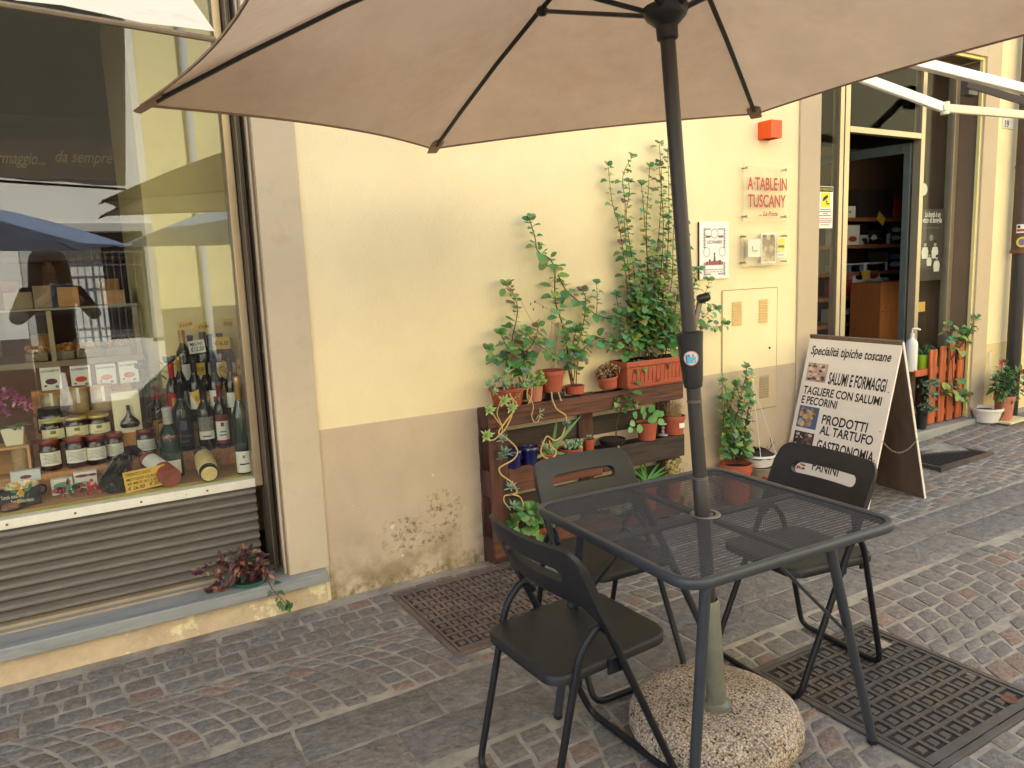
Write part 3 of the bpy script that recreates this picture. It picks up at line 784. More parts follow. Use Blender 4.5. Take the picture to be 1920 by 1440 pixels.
# crank housing, joints and sticker on the pole
hz = .957
q = MB(); q.lathe([(.0200, .0), (.0245, .002), (.0275, .022), (.0300, .06), (.0335, .115), (.0362, .147), (.0368, .151), (.034, .154), (.0200, .157)], PB+PW*hz, 28, PM); house = q.build('crank_housing', mat('black housing plastic', S(38, 37, 37), .5, ns=40, na=.08), pole)
q = MB(); kr = PB+PW*(hz+.153); ka = V((.028, .01, 0)); q.obox(kr+ka-V((.009, 0, 0)), (.018, 0, 0), (0, .008, 0), V((.028, 0, .085))); crank = q.build('crank_handle', mat('grey crank', S(120, 112, 104), .4, metal=.4), house, bevel=.003)
q = MB(); kp = kr+ka+V((.032, -.004, .09)); q.lathe([(0, -.018), (.011, -.017), (.0125, -.01), (.0125, .012), (.01, .016), (0, .017)], kp, 14, rot_to((.9, -.3, .2))); q.build('crank_knob', M_black, crank)
q = MB(); dv = (CAM-(PB+PW*hz)); dv.z = 0; dv.normalize(); a0 = math.atan2(dv.y, dv.x)
def on_house(u, v):                       # u across (m), v up (m) on the front of the housing
    rr = .031; a = a0+u/rr
    rr = .0275+(v-.02)*.066+.0008; return PB+PW*(hz+v)+PM @ V((rr*math.cos(a_l(a)), rr*math.sin(a_l(a)), 0))
XL = PM @ XA; YL = PM @ YA
off = math.atan2(YL.dot(XA) if False else -YA.dot(XL), XA.dot(XL))
def a_l(a):
    d = V((math.cos(a), math.sin(a), 0)); return math.atan2(d.dot(YL), d.dot(XL))
def patch(name, m, pts, lift, par_):
    q = MB(); q.poly([on_house(u-.004, v)+dv*lift for u, v in pts]); return q.build(name, m, par_)
def disc(r, cu, cv, n=26): return [(cu+r*math.cos(2*PI*i/n), cv+r*math.sin(2*PI*i/n)) for i in range(n)]
scl = []
q = MB(); cu, cv = 0, .086
for r, nm, m_ in ((.0200, 'sticker', mat('sticker pink edge', S(214, 150, 140), .5)),):
    vs = [on_house(0, cv)+dv*.0015]+[on_house(u, v)+dv*.0012 for u, v in disc(r, cu, cv, 32)]
    stk = q.add(vs, [(0, 1+i, 1+(i+1) % 32) for i in range(32)]).build(nm, m_, house)
q = MB(); q.add([on_house(0, cv)+dv*.0021]+[on_house(u, v)+dv*.0018 for u, v in disc(.0178, cu, cv, 32)], [(0, 1+i, 1+(i+1) % 32) for i in range(32)]).build('sticker_face', mat('sticker pale', S(206, 212, 214), .5), stk)
q = MB()
def hq(m_, u0, u1, v0, v1, l):
    q = MB(); n = 6; vs = []
    for i in range(n+1):
        u = u0+(u1-u0)*i/n; vs += [on_house(u, cv+v0)+dv*l, on_house(u, cv+v1)+dv*l]
    q.add(vs, [(2*i, 2*i+2, 2*i+3, 2*i+1) for i in range(n)]).build('sticker_print', m_, stk)
Mb_, Mr_, Md_ = mat('sticker blue', S(96, 186, 224), .5), mat('sticker red', S(188, 92, 88), .5), mat('sticker ink', S(40, 54, 84), .5)
hq(Mb_, -.012, .012, -.013, .004, .0026); hq(Mb_, -.012, -.006, .004, .010, .0026); hq(Md_, -.013, -.011, -.012, .009, .003)
for k in range(4): hq(Mr_ if k % 2 == 0 else M_white, -.007+k*.005, -.002+k*.005, .005, .0105, .003)
q = MB(); q.poly([on_house(u, cv+v)+dv*.0031 for u, v in ((.002, -.011), (.011, -.011), (.0065, -.002))]).build('sticker_print', Mr_, stk)
q = MB(); q.poly([on_house(u, cv+v)+dv*.0035 for u, v in ((.0038, -.0098), (.0092, -.0098), (.0065, -.0045))]).build('sticker_print', M_white, stk)
for s_ in (.70, .92): MB().lathe([(.0196, -.004), (.0212, -.003), (.0212, .003), (.0196, .004)], PB+PW*s_, 18, PM).build('pole_ring', mat('worn pole ring', S(110, 100, 92), .4, metal=.4), pole)
q = MB(); q.lathe([(.0197, -.055), (.0222, -.053), (.0222, .05), (.0197, .054)], PB+PW*.645, 20, PM); q.build('pole_sleeve', M_pole, pole)

# ------------------------------------------------------------------ shop awning over the window
t = thing('shop_awning', 'cream fabric awning above the shop window, its front edge at the top left', 'awning', (-1, 0, 2.7))
AY, AZ, AX0, AX1 = -1.285, 1.962, -2.6, .352
fb = MB(); NX, NY = 40, 12; vs = []
for i in range(NX+1):
    x = AX0+(AX1-AX0)*i/NX
    for j in range(NY+1):
        q = j/NY; y = -.03+(AY+.03)*q; z = 2.80+(AZ+.02-.05*(x+.05)-2.80)*q - .03*math.sin(PI*q) + .004*math.sin(x*23)*q*q
        vs.append((x, y, z))
fb.add(vs, [(i*(NY+1)+j, i*(NY+1)+j+1, (i+1)*(NY+1)+j+1, (i+1)*(NY+1)+j) for i in range(NX) for j in range(NY)], True)
fab = fb.build('fabric', mat('cream awning fabric', S(238, 228, 206), .95, ns=2, na=.04, transl=.25, spec=.1, ns2=6, col2=S(206, 184, 152), thr=(.56, .8)), t)
hm = MB(); hm.tube([(AX0, AY, AZ+.006-.05*(AX0+.05)), (AX1, AY, AZ+.006-.05*(AX1+.05))], .007, 8); hm.build('hem', mat('dark hem', S(120, 104, 82), .8, ns=30), fab)
ar = MB(); ar.tube([(AX1-.6, -.02, 2.35), (AX1-.6, AY+.03, AZ+.02)], .011, 8); ar.build('arm', M_black, t)
ar = MB(); ar.tube([(AX0+.04, -.02, 2.35), (AX0+.04, AY+.03, AZ+.02)], .011, 8); ar.build('arm', M_black, t)

# ------------------------------------------------------------------ folding awning arms above the door
M_arm = mat('white enamelled arm', S(236, 234, 230), .35, ns=20, na=.03)
t = thing('door_awning', 'white folding awning arms over the shop door at the upper right', 'awning', (5, 0, 2.6))
def bar(mb, a, b_, w_, h_):
    a, b_ = V(a), V(b_); d = (b_-a).normalized(); s_ = d.cross(ZA).normalized(); u = s_.cross(d)
    mb.obox(a-s_*w_/2-u*h_/2, b_-a, s_*w_, u*h_)
q = MB(); bar(q, PY(1560, 78, -.62), PY(2000, 187, -.62), .05, .055); q.build('front_rail', M_arm, t, bevel=.006)
e = PY(1772, 203, -.75); a_ = PY(1560, 125, -.55); b2 = PY(2000, 222, -.78)
q = MB(); bar(q, a_, e, .028, .05); q.build('arm', M_arm, t, bevel=.006)
q = MB(); bar(q, e+(b2-e).normalized()*.025, b2, .026, .046); q.build('forearm', mat('cream arm', S(212, 200, 178), .4, ns=20, na=.04), t, bevel=.006)
q = MB(); q.tube([e-V((0, 0, .032)), e+V((0, 0, .032))], .022, 14); bar(q, e-V((.03, 0, 0)), e+(b2-e).normalized()*.03, .03, .03); q.build('elbow', mat('elbow metal', S(200, 192, 178), .4, metal=.3), t, bevel=.003)
q = MB(); bar(q, PY(1815, 158, -.05), PY(1960, 202, -.5), .03, .05); q.build('arm', mat('painted shade arm', S(96, 80, 64), .5), t, bevel=.005)  # shadow side of this arm put into its colour as brown
q = MB(); c = PY(1818, 158, -.03); q.obox(c-V((.06, .03, .08)), (.12, 0, 0), (0, .06, 0), (0, 0, .16)); q.tube([c+V((.02, -.05, -.03)), c+V((.02, -.05, .06))], .016, 10); q.tube(fillet([c+V((.04, -.06, .02)), c+V((.09, -.09, .04)), c+V((.1, -.1, -.02))], .03), .006, 8); q.build('wall_bracket', mat('dark bracket', S(92, 86, 76), .5, metal=.3), t, bevel=.004)

# ------------------------------------------------------------------ drainpipe, wall lamp, house number
t = thing('drainpipe', 'dark brown drainpipe with stickers at the right edge', 'drainpipe', (6.46, -.09, .1))
PX_, PY_ = 6.46, -.085
M_pipe = mat('brown pipe paint', S(78, 60, 52), .45, metal=.15, ns=12, na=.2)
q = MB(); q.tube([(PX_, PY_, 1.42), (PX_, PY_, 5)], .062, 20); q.build('upper_pipe', M_pipe, t)
q = MB(); q.tube([(PX_, PY_, .1), (PX_, PY_, 1.42)], .052, 20); q.build('lower_pipe', mat('black pipe paint', S(44, 40, 40), .4, metal=.15, ns=12, na=.2), t)
q = MB(); q.tube([(PX_, PY_, 1.40), (PX_, PY_, 1.425)], .068, 20); q.build('rusty_collar', mat('rusty collar', S(120, 74, 48), .8, ns=40, na=.3), t)
q = MB(); q.tube([(PX_, PY_, 2.05), (PX_, PY_, 2.07)], .066, 20); q.build('collar', M_pipe, t)
def pipe_patch(name, m, a0, a1, z0, z1, rr):
    q = MB(); vs = []
    for i in range(9):
        a = a0+(a1-a0)*i/8; vs += [(PX_+rr*math.cos(a), PY_+rr*math.sin(a), z0), (PX_+rr*math.cos(a), PY_+rr*math.sin(a), z1)]
    q.add(vs, [(2*i, 2*i+2, 2*i+3, 2*i+1) for i in range(8)]); return q.build(name, m, t)
am = math.radians(-155)
pipe_patch('sticker', M_white, am-.5, am+.9, 1.555, 1.62, .0635); pipe_patch('sticker', mat('sticker rust red', S(172, 74, 62), .6), am-.45, am+.85, 1.565, 1.585, .0642); pipe_patch('sticker', M_black, am-.4, am-.1, 1.592, 1.612, .0642)
def pipe_disc(name, m, r, rr, zc):
    q = MB(); vs = [(PX_+rr*math.cos(am+.2), PY_+rr*math.sin(am+.2), zc)]
    for i in range(24):
        a = am+.2+r*math.cos(2*PI*i/24)/.062; vs.append((PX_+rr*math.cos(a), PY_+rr*math.sin(a), zc+r*math.sin(2*PI*i/24)))
    q.add(vs, [(0, 1+i, 1+(i+1) % 24) for i in range(24)]); return q.build(name, m, t)
pipe_disc('round_sticker', mat('sticker yellow', S(226, 196, 40), .5), .04, .0645, 1.485)
pipe_disc('round_sticker', mat('sticker violet', S(110, 100, 140), .5), .026, .0652, 1.485)

t = thing('wall_lamp', 'orange red cube wall lamp above the shop sign', 'wall lamp', (3.625, 0, 2.167))
M_lamp = mat('orange red lamp paint', S(236, 82, 8), .4, ns=10, na=.03)
q = MB(); lx0, lx1, lz0, lz1, ld = 3.58, 3.672, 2.117, 2.215, .097
q.box(lx0, lx0+.004, -ld, -.001, lz0, lz1).box(lx1-.004, lx1, -ld, -.001, lz0, lz1).box(lx0+.004, lx1-.004, -ld, -ld+.004, lz0, lz1).box(lx0+.004, lx1-.004, -.005, -.001, lz0, lz1).box(lx0+.004, lx1-.004, -ld+.004, -.005, lz1-.02, lz1-.004)
q.build('lamp_body', M_lamp, t)
q = MB(); q.box(lx0+.006, lx1-.006, -ld+.006, -.007, lz0+.012, lz0+.016); q.build('lamp_lens', mat('frosted lens', S(210, 206, 196), .3), t)

t = tag(MB().box(*sorted((PY(1879, 225).x, PY(1899, 225).x)), -.008, -.0005, PY(1890, 242).z, PY(1890, 219).z).build('house_number', mat('white enamel', S(222, 220, 214), .3), bevel=.002), 'white enamel house number plate 19 above the right pot', 'house number')
a_ = PY(1884, 238, -.009); MB().text('19', a_, XA, ZA, h=(PY(1884, 225).z-a_.z)*.95, bold=.02).build('lettering', mat('enamel ink', S(60, 56, 60), .4), t)

# ------------------------------------------------------------------ across the street: only seen mirrored in the shop window
OY = -7.3
ob = thing('pale_building', 'sunlit pale plastered building across the street, mirrored in the shop window', 'building', (0, OY, 0))
M_pale = mat('pale cream plaster', S(240, 236, 222), .9, ns=2, na=.05)
q = MB(); w0, w1, z0, z1 = -.30, .93, .75, 2.12
q.box(-14, w0, OY-.3, OY, -.2, 7.5).box(w1, 34, OY-.3, OY, -.2, 7.5).box(w0, w1, OY-.3, OY, -.2, z0).box(w0, w1, OY-.3, OY, z1, 7.5); q.build('wall', M_pale, ob)
q = MB(); q.box(-14, w0-.13, OY+.0007, OY+.012, -.1, .85).box(w1+.13, 34, OY+.0007, OY+.012, -.1, 1.12); q.build('plinth', mat('reflection dimming plinth', S(112, 100, 90), .9), ob)  # invented plinth, dark and raised to weaken the reflection in the window
q = MB(); q.box(1.06, 34, OY+.0005, OY+.006, 1.121, 7.5); q.build('painted_front', mat('sunny yellow plaster', S(240, 226, 170), .9, ns=2, na=.05), ob)
q = MB(); q.box(w0-.12, w0, OY+.001, OY+.03, z0, z1+.1).box(w1, w1+.12, OY+.001, OY+.03, z0, z1+.1).box(w0, w1, OY+.001, OY+.03, z1, z1+.1); q.build('window_surround', mat('grey surround', S(190, 188, 178), .8), ob)
q = MB(); q.box(w0, w1, OY-.28, OY-.27, z0, z1); wo = q.build('window', mat('dark window', S(40, 36, 36), .25), ob)
q = MB(); q.box(w0+.3, w0+.75, OY-.26, OY-.255, z0, z1-.12); q.build('curtain', M_white, wo)
gr = MB()
for k in range(15): gr.tube([(w0+.06+k*.08, OY-.05, z0), (w0+.06+k*.08, OY-.05, z1-.25)], .006, 6)
for zz in (z0+.05, 1.2, z1-.42, z1-.26): gr.box(w0, w1, OY-.057, OY-.043, zz, zz+.014)
for xx in (w0+.02, (w0+w1)/2, w1-.04): gr.box(xx, xx+.025, OY-.06, OY-.04, z0, z1-.25)
gr.build('grille', mat('grey iron grille', S(120, 122, 124), .5, metal=.4), wo)
q = MB(); q.box(-14.3, 34.3, OY-5, OY+.25, 7.5, 7.7); q.build('roof', mat('tile roof', S(150, 96, 70), .9), ob)
q = MB(); q.box(w0-.52, w0-.36, OY+.001, OY+.05, 1.5, 1.66); q.build('meter_box', mat('white box', S(220, 216, 206), .5), ob)
t = thing('gutter_pipe', 'white gutter pipe on the facade mirrored in the shop window', 'drainpipe', (1.62, OY+.07, 0))
q = MB(); q.tube([(1.62, OY+.07, .05), (1.62, OY+.07, 7.4)], .05, 14); q.build('pipe', mat('pale grey pipe', S(206, 208, 206), .4), t)
q = MB(); q.tube([(1.62, OY+.07, 2.2), (1.62, OY+.07, 2.26)], .058, 14); q.build('collar', mat('pipe collar', S(170, 172, 170), .4), t)
M_skyfab = mat('sky tinted parasol fabric', S(122, 138, 164), .95, transl=.2, spec=.1)  # beige fabric with the blue sky light put into its colour
make_parasol(V((-.75, -5.35, .02)), (.02, 0, 1), .2, 'sky tinted beige parasol mirrored in the shop window, left of the grille', False, M_skyfab)
make_parasol(V((1.75, -5.2, .02)), (-.02, .02, 1), .5, 'sky tinted beige parasol mirrored in the shop window, right of the grille', False, M_skyfab)

# ------------------------------------------------------------------ the person taking the picture, mirrored in the shop window
def skinned(name, verts, edges, radii, m, parent, sub=2):
    me = bpy.data.meshes.new(name); loc = root_loc(parent) if parent else V((0, 0, 0))
    me.from_pydata([tuple(V(p)-loc) for p in verts], edges, []); me.materials.append(m)
    o = bpy.data.objects.new(name, me); COL.objects.link(o); o.parent = parent
    sk = o.modifiers.new('skin', 'SKIN'); sk.use_smooth_shade = True
    d = me.skin_vertices[0].data
    for i, r in enumerate(radii):
        d[i].radius = (r, r) if not isinstance(r, tuple) else r
        d[i].use_root = (i == 0)
    ss = o.modifiers.new('subsurf', 'SUBSURF'); ss.levels = ss.render_levels = sub
    dg = bpy.context.evaluated_depsgraph_get(); e_ = o.evaluated_get(dg); nm = bpy.data.meshes.new_from_object(e_)
    o.modifiers.clear(); o.data = nm; nm.materials.clear(); nm.materials.append(m)
    return o
px0, py0 = -.09, -3.47
person = thing('person', 'person with long brown hair and dark clothes photographing, mirrored in the shop window', 'person', (px0, py0, 0))
M_skin = mat('skin', S(206, 156, 128), .5, ns=8, na=.05); M_cloth = mat('dark red brown top', S(72, 44, 42), .9, ns=20, na=.15); M_trou = mat('dark trousers', S(46, 44, 52), .9, ns=20, na=.12); M_hair = mat('brown hair', S(58, 40, 32), .5, ns=40, na=.3, stretch=(1, 1, .1))
def A(x, y, z): return (px0+x, py0+y, z)
HL, HR = CAM - CR*.085 - CF*.035 - CU*.03, CAM + CR*.085 - CF*.035 - CU*.03
bv = [A(0, 0, .92), A(0, .01, 1.1), A(0, -.01, 1.28), A(0, -.005, 1.40), A(0, 0, 1.46), A(0, .03, 1.53), A(0, .035, 1.60), A(0, .02, 1.68),
      A(-.17, -.01, 1.38), A(-.27, .06, 1.18), HL, A(.17, -.01, 1.38), A(.29, .07, 1.19), HR,
      A(-.095, 0, .86), A(-.11, .02, .48), A(-.12, -.01, .07), A(-.13, .12, .035), A(.095, 0, .86), A(.11, .02, .48), A(.12, -.01, .07), A(.14, .12, .035)]
be = [(0, 1), (1, 2), (2, 3), (3, 4), (4, 5), (5, 6), (6, 7), (3, 8), (8, 9), (9, 10), (3, 11), (11, 12), (12, 13), (0, 14), (14, 15), (15, 16), (16, 17), (0, 18), (18, 19), (19, 20), (20, 21)]
br_ = [(.14, .1), (.115, .085), (.14, .1), (.1, .075), .05, (.062, .07), (.076, .085), (.06, .07), .058, .042, .026, .058, .042, .026, .085, .055, .037, .03, .085, .055, .037, .03]
# hands: palm and five fingers closing on the phone
for base, sd in ((10, 1), (13, -1)):
    H = V(bv[base]); inw = CR*sd
    pc = len(bv); bv.append(H + CU*.045 - CF*.004); br_.append(.02); be.append((base, pc))
    for k in range(4):
        a = len(bv); p0 = bv[pc]+CU*(.028-.019*k)-CF*.012; p1 = p0+inw*(.024+.002*k)-CF*.010; p2 = p1+inw*.022+CF*.006
        bv += [p0, p1, p2]; br_ += [.009, .008, .0065]; be += [(pc, a), (a, a+1), (a+1, a+2)]
    a = len(bv); p0 = V(bv[pc])-CU*.02+CF*.004+inw*.012; bv += [p0, p0+inw*.026+CU*.012-CF*.0]; br_ += [.011, .008]; be += [(pc, a), (a, a+1)]
skinned('body', bv, be, br_, M_skin, person)
# clothes follow the body
cv = [A(0, 0, .84), A(0, .01, 1.1), A(0, -.01, 1.28), A(0, -.005, 1.40), A(0, 0, 1.43), A(-.17, -.01, 1.385), A(-.27, .06, 1.18), V(HL).lerp(V(A(-.27, .06, 1.18)), .25), A(.17, -.01, 1.385), A(.29, .07, 1.19), V(HR).lerp(V(A(.29, .07, 1.19)), .25)]
skinned('top', cv, [(0, 1), (1, 2), (2, 3), (3, 4), (3, 5), (5, 6), (6, 7), (3, 8), (8, 9), (9, 10)], [(.165, .12), (.135, .102), (.158, .115), (.115, .09), (.066, .06), .072, .054, .04, .072, .054, .04], M_cloth, person)
tv = [A(0, 0, .93), A(-.095, 0, .85), A(-.11, .02, .48), A(-.12, -.01, .1), A(.095, 0, .85), A(.11, .02, .48), A(.12, -.01, .1)]
skinned('trousers', tv, [(0, 1), (1, 2), (2, 3), (0, 4), (4, 5), (5, 6)], [(.15, .115), .098, .068, .055, .098, .068, .055], M_trou, person)
for s_ in (-1, 1): skinned('shoe', [A(s_*.12, -.05, .05), A(s_*.12, .02, .045), A(s_*.135, .13, .035), A(s_*.14, .2, .03)], [(0, 1), (1, 2), (2, 3)], [.045, .05, .042, .03], M_black, person)
hv = [A(0, .0, 1.735), A(0, -.06, 1.65), A(-.05, -.08, 1.5), A(-.08, -.09, 1.25), A(.06, -.08, 1.5), A(.09, -.09, 1.27), A(-.08, .06, 1.64), A(-.115, .06, 1.36), A(.08, .06, 1.64), A(.11, .06, 1.4)]
skinned('hair', hv, [(0, 1), (1, 2), (2, 3), (1, 4), (4, 5), (0, 6), (6, 7), (0, 8), (8, 9)], [(.095, .1), (.095, .07), (.085, .05), (.06, .035), (.085, .05), (.06, .035), (.05, .065), (.045, .05), (.05, .065), (.045, .05)], M_hair, person)
fc = MB(); fc.sphere(A(0, .125, 1.585), .016, 8, (.8, 1.1, 1.3)); fc.build('nose', M_skin, person)
for s_ in (-1, 1):
    MB().sphere(A(s_*.031, .098, 1.612), .012, 10).build('eye', mat('eye', S(60, 44, 36), .2), person)
    MB().sphere(A(s_*.078, .03, 1.59), .022, 8, (.4, .7, 1.2)).build('ear', M_skin, person)
MB().sphere(A(0, .108, 1.535), .022, 10, (1.1, .5, .32)).build('mouth', mat('lips', S(150, 80, 76), .5), person)
ph = MB(); c = CAM - CF*.030; ph.obox(c-CR*.078-CU*.037-CF*.004, CR*.156, CU*.074, CF*.008)
tag(ph.build('phone', M_black, bevel=.003), 'black phone held up in both hands by the mirrored person', 'phone')

# ------------------------------------------------------------------ menu board
AC, APH, AW, AH, AS = V((3.984, -.38, 0)), 1.475, .647, .945, .242
au = V((math.cos(APH), math.sin(APH), 0)); an = V((-au.y, au.x, 0))      # au: near -> far, an: towards the viewer's left
brd = thing('menu_board', 'white wooden A-frame menu board with black hand lettering, standing by the door pilaster', 'menu board', (AC.x, AC.y, .002))
def zg(p): return gh(p.x, p.y)
NR, NL = AC-au*AW/2, AC+au*AW/2         # near and far end below the ridge
R0 = V((0, 0, AH))
M_bw = mat('white board paint', S(240, 228, 214), .7, ns=6, na=.05, ns2=14, col2=S(190, 176, 160), thr=(.66, .74)); M_bb = mat('brown plywood', S(122, 98, 80), .75, ns=5, na=.2, stretch=(1, 1, .2), ns2=4, col2=S(84, 64, 52), thr=(.45, .7))
M_ink = mat('black paint lettering', S(28, 26, 26), .6)
def panel(name, side):
    foot = NR+an*(AS*side); top = NR+R0; vv = top-foot; nr = (au.cross(vv)).normalized()
    if nr.dot(an)*side < 0: nr = -nr
    q = MB(); q.obox(foot+V((0, 0, .004)), au*AW, vv-V((0, 0, .004)), -nr*.012); return q, nr, vv
q, fn, fv = panel('f', 1); fp = q.build('front_panel', M_bw, brd, bevel=.001)
q, bn, bv_ = panel('b', -1); bp_ = q.build('back_panel', M_bb, brd, bevel=.001)
q = MB(); foot = NR+an*(-AS)
q.obox(foot-au*.004+V((0, 0, .006)), -au*.004, bv_*.985, -bn*.014); q.build('white_edge', M_bw, bp_)
q = MB(); foot = NR+an*AS; q.obox(foot-fn*.0125+au*.02+fv*.02, au*(AW-.04), fv*.96, -fn*.002); q.build('plywood_back', M_bb, fp)
q = MB(); q.tube([NR+R0-V((0, 0, .001))-au*.002, NL+R0-V((0, 0, .001))+au*.002], .005, 8); q.build('top_hinge', mat('hinge metal', S(120, 112, 104), .5, metal=.4), brd)
fu = -au          # reading direction on the front: from far to near
FO = NL+an*AS     # lower left corner of the front
fvn = fv.normalized(); FH = fv.length
def FP(u, v, l=.0012): return FO + fu*(u*AW) + fv*v + fn*l
def fline(body, u, v, wd, hh, bold=.02, shear=.12): q = MB(); q.text(body, FP(u, v), fu, fvn, wd*AW, hh*FH, shear, bold); return q
# the board tilts in the picture: rows measured along the panel
for body, u, v, wd, hh in (('Specialità tipiche toscane', .045, .875, .88, .055), ('SALUMI E FORMAGGI', .315, .70, .62, .073), ('TAGLIERE CON SALUMI', .05, .618, .87, .05), ('E PECORINI', .05, .555, .42, .048),
                           ('PRODOTTI', .335, .450, .50, .056), ('AL TARTUFO', .335, .384, .58, .054), ('GASTRONOMIA', .335, .285, .62, .062), ('PANINI', .335, .155, .30, .058), ('VINI E BIBITE', .335, .03, .52, .05)):
    fline(body, u, v, wd, hh, .022 if 'O' in body else .018, .2 if body[1:2].islower() else .05).build('lettering', M_ink, fp)
def speckle(name, u0, u1, v0, v1, base, cols, n, smin, smax, sq=1.):
    q = MB(); q.poly([FP(u0, v0, .0008), FP(u1, v0, .0008), FP(u1, v1, .0008), FP(u0, v1, .0008)]); ph_ = q.build('photo_print', mat(name+' base', base, .5), fp)
    q = MB()
    for k in range(n):
        r_ = rnd.uniform(smin, smax); u = rnd.uniform(u0+r_/AW, u1-r_/AW); v = rnd.uniform(v0+r_/FH*sq, v1-r_/FH*sq); q.col = rnd.choice(cols); c = FP(u, v, .0010+k*.00002); m_ = 7; a0 = rnd.random()*6
        q.add([c]+[c+fu*(r_*math.cos(a0+2*PI*i/m_)*rnd.uniform(.75, 1.1))+fvn*(r_*sq*math.sin(a0+2*PI*i/m_)*rnd.uniform(.75, 1.1)) for i in range(m_)], [(0, 1+i, 1+(i+1) % m_) for i in range(m_)])
    q.build('photo_detail', mat('print ink', (.5, .5, .5), .5, attr='Col'), ph_)
speckle('cold cuts', .045, .285, .70, .82, S(190, 170, 160), [S(150, 60, 66), S(214, 196, 180), S(120, 84, 76), S(226, 206, 160), S(80, 60, 58), S(196, 150, 140)], 60, .008, .02, .6)
speckle('truffles', .045, .285, .40, .54, S(70, 96, 150), [S(176, 146, 100), S(150, 120, 78), S(196, 170, 128), S(110, 84, 54), S(206, 186, 150)], 34, .012, .02)
speckle('barrels', .045, .285, .255, .375, S(64, 52, 50), [S(40, 34, 34), S(110, 92, 84), S(150, 60, 60), S(196, 190, 176), S(84, 70, 66)], 34, .007, .02, .7)
speckle('sandwich', .05, .285, .13, .215, S(216, 176, 160), [S(190, 90, 90), S(230, 206, 190), S(226, 196, 90), S(160, 60, 70)], 26, .01, .018, .5)
speckle('meadow', .03, .5, .02, .10, S(140, 146, 120), [S(120, 130, 96), S(170, 176, 160), S(200, 206, 216), S(96, 110, 80)], 36, .01, .022, .6)
for u, v in ((.965, .70), (.965, .47), (.965, .30), (.035, .30), (.035, .06), (.5, .012), (.75, .012), (.965, .06)):
    MB().add([FP(u, v, .0015)+fu*(.004*math.cos(k))+fvn*(.004*math.sin(k)) for k in [2*PI*i/8 for i in range(8)]], [tuple(range(8))]).build('nail_head', M_ink, fp)
# chain between the two panels
cA = NR+an*AS+fv*.42-au*.004; cB = NR-an*AS+bv_*.40-au*.008; q = MB(); N = 26
for i in range(N):
    t_ = (i+.5)/N; p = cA.lerp(cB, t_)-V((0, 0, .075*4*t_*(1-t_))); p2 = cA.lerp(cB, t_+.02)-V((0, 0, .075*4*(t_+.02)*(1-t_-.02))); d = (p2-p).normalized(); s_ = d.cross(au).normalized() if i % 2 else au
    q.tube([p+d*(.0085*math.cos(a))+s_*(.0042*math.sin(a)) for a in [2*PI*k/8 for k in range(8)]], .0013, 5, closed=True)
q.build('chain', mat('chain metal', S(150, 140, 126), .4, metal=.6), brd)

# ------------------------------------------------------------------ signs on the wall
M_acr = glass('acrylic sheet', (.95, .945, .93), 1.2, .05)
M_steel = mat('steel standoff', S(150, 146, 140), .25, metal=.8)
t = thing('shop_sign', 'clear acrylic sign with red lettering A TABLE IN TUSCANY', 'sign', (3.62, 0, 1.81))
sx0, sx1, sz0, sz1, sy = 3.425, 3.816, 1.647, 1.978, -.032
q = MB(); q.box(sx0, sx1, sy-.005, sy, sz0, sz1); q.build('acrylic_panel', M_acr, t)
M_red = mat('red lettering', S(176, 34, 30), .4)
q = MB(); q.text('A·TABLE·IN', (sx0+.03, sy-.006, 1.828), XA, ZA, .338, .071, 0, .02); q.build('lettering', M_red, t)
q = MB(); q.text('TUSCANY', (sx0+.035, sy-.006, 1.73), XA, ZA, .325, .071, 0, .02); q.build('lettering', M_red, t)
q = MB(); q.text('... La Posta', (sx0+.13, sy-.006, 1.679), XA, ZA, .16, .026, .35, .016); q.build('lettering', M_red, t)
def standoffs(par, x0, x1, z0, z1, y, e=.028):
    for xx in (x0+e, x1-e):
        for zz in (z0+e, z1-e):
            MB().lathe([(0, .012), (.008, .011), (.0085, .006), (.0085, .0055), (.005, .005), (.005, y)], (xx, y-.0, zz), 12, rot_to((0, -1, 0))).build('standoff', M_steel, par)
standoffs(t, sx0, sx1, sz0, sz1, sy)
t = thing('leaflet_holder', 'clear acrylic leaflet holder with three leaflets below the red shop sign', 'leaflet holder', (3.62, 0, 1.48))
hx0, hx1, hz0, hz1 = 3.42, 3.812, 1.388, 1.583
q = MB(); q.box(hx0, hx1, -.034, -.03, hz0, hz1).box(hx0, hx1, -.058, -.054, hz0, hz1-.03).box(hx0, hx1, -.054, -.034, hz0, hz0+.004); q.build('acrylic_panel', M_acr, t); standoffs(t, hx0, hx1, hz0, hz1, -.034, .022)
def card(name, x0, x1, z0, z1, y, m, label, parts, par=None):
    o = tag(MB().box(x0, x1, y, y+.0015, z0, z1).build(name, m, par), label, 'leaflet' if not par else None)
    for (a, b_, c, d, mm) in parts: MB().poly([(x0+(x1-x0)*a, y-.0006, z0+(z1-z0)*c), (x0+(x1-x0)*b_, y-.0006, z0+(z1-z0)*c), (x0+(x1-x0)*b_, y-.0006, z0+(z1-z0)*d), (x0+(x1-x0)*a, y-.0006, z0+(z1-z0)*d)]).build('print', mm, o)
    return o
M_pap = mat('white paper', S(240, 238, 230), .6); M_sep = mat('sepia print', S(126, 96, 74), .6, ns=30, na=.5, ns2=18, col2=S(206, 184, 150), thr=(.45, .6)); M_yl = mat('yellow print', S(232, 220, 40), .6); M_olv = mat('olive print', S(120, 130, 40), .6); M_grn = mat('green print', S(150, 180, 90), .6)
card('leaflet', 3.452, 3.56, 1.44, 1.545, -.048, M_pap, 'white leaflet with a small green drawing, left in the acrylic holder', ((.3, .75, .3, .38, M_grn), (.3, .38, .4, .6, M_olv)))
card('leaflet', 3.568, 3.694, 1.40, 1.578, -.045, M_pap, 'brown sepia photo leaflet in the middle of the acrylic holder', ((.06, .95, .06, .95, M_sep),))
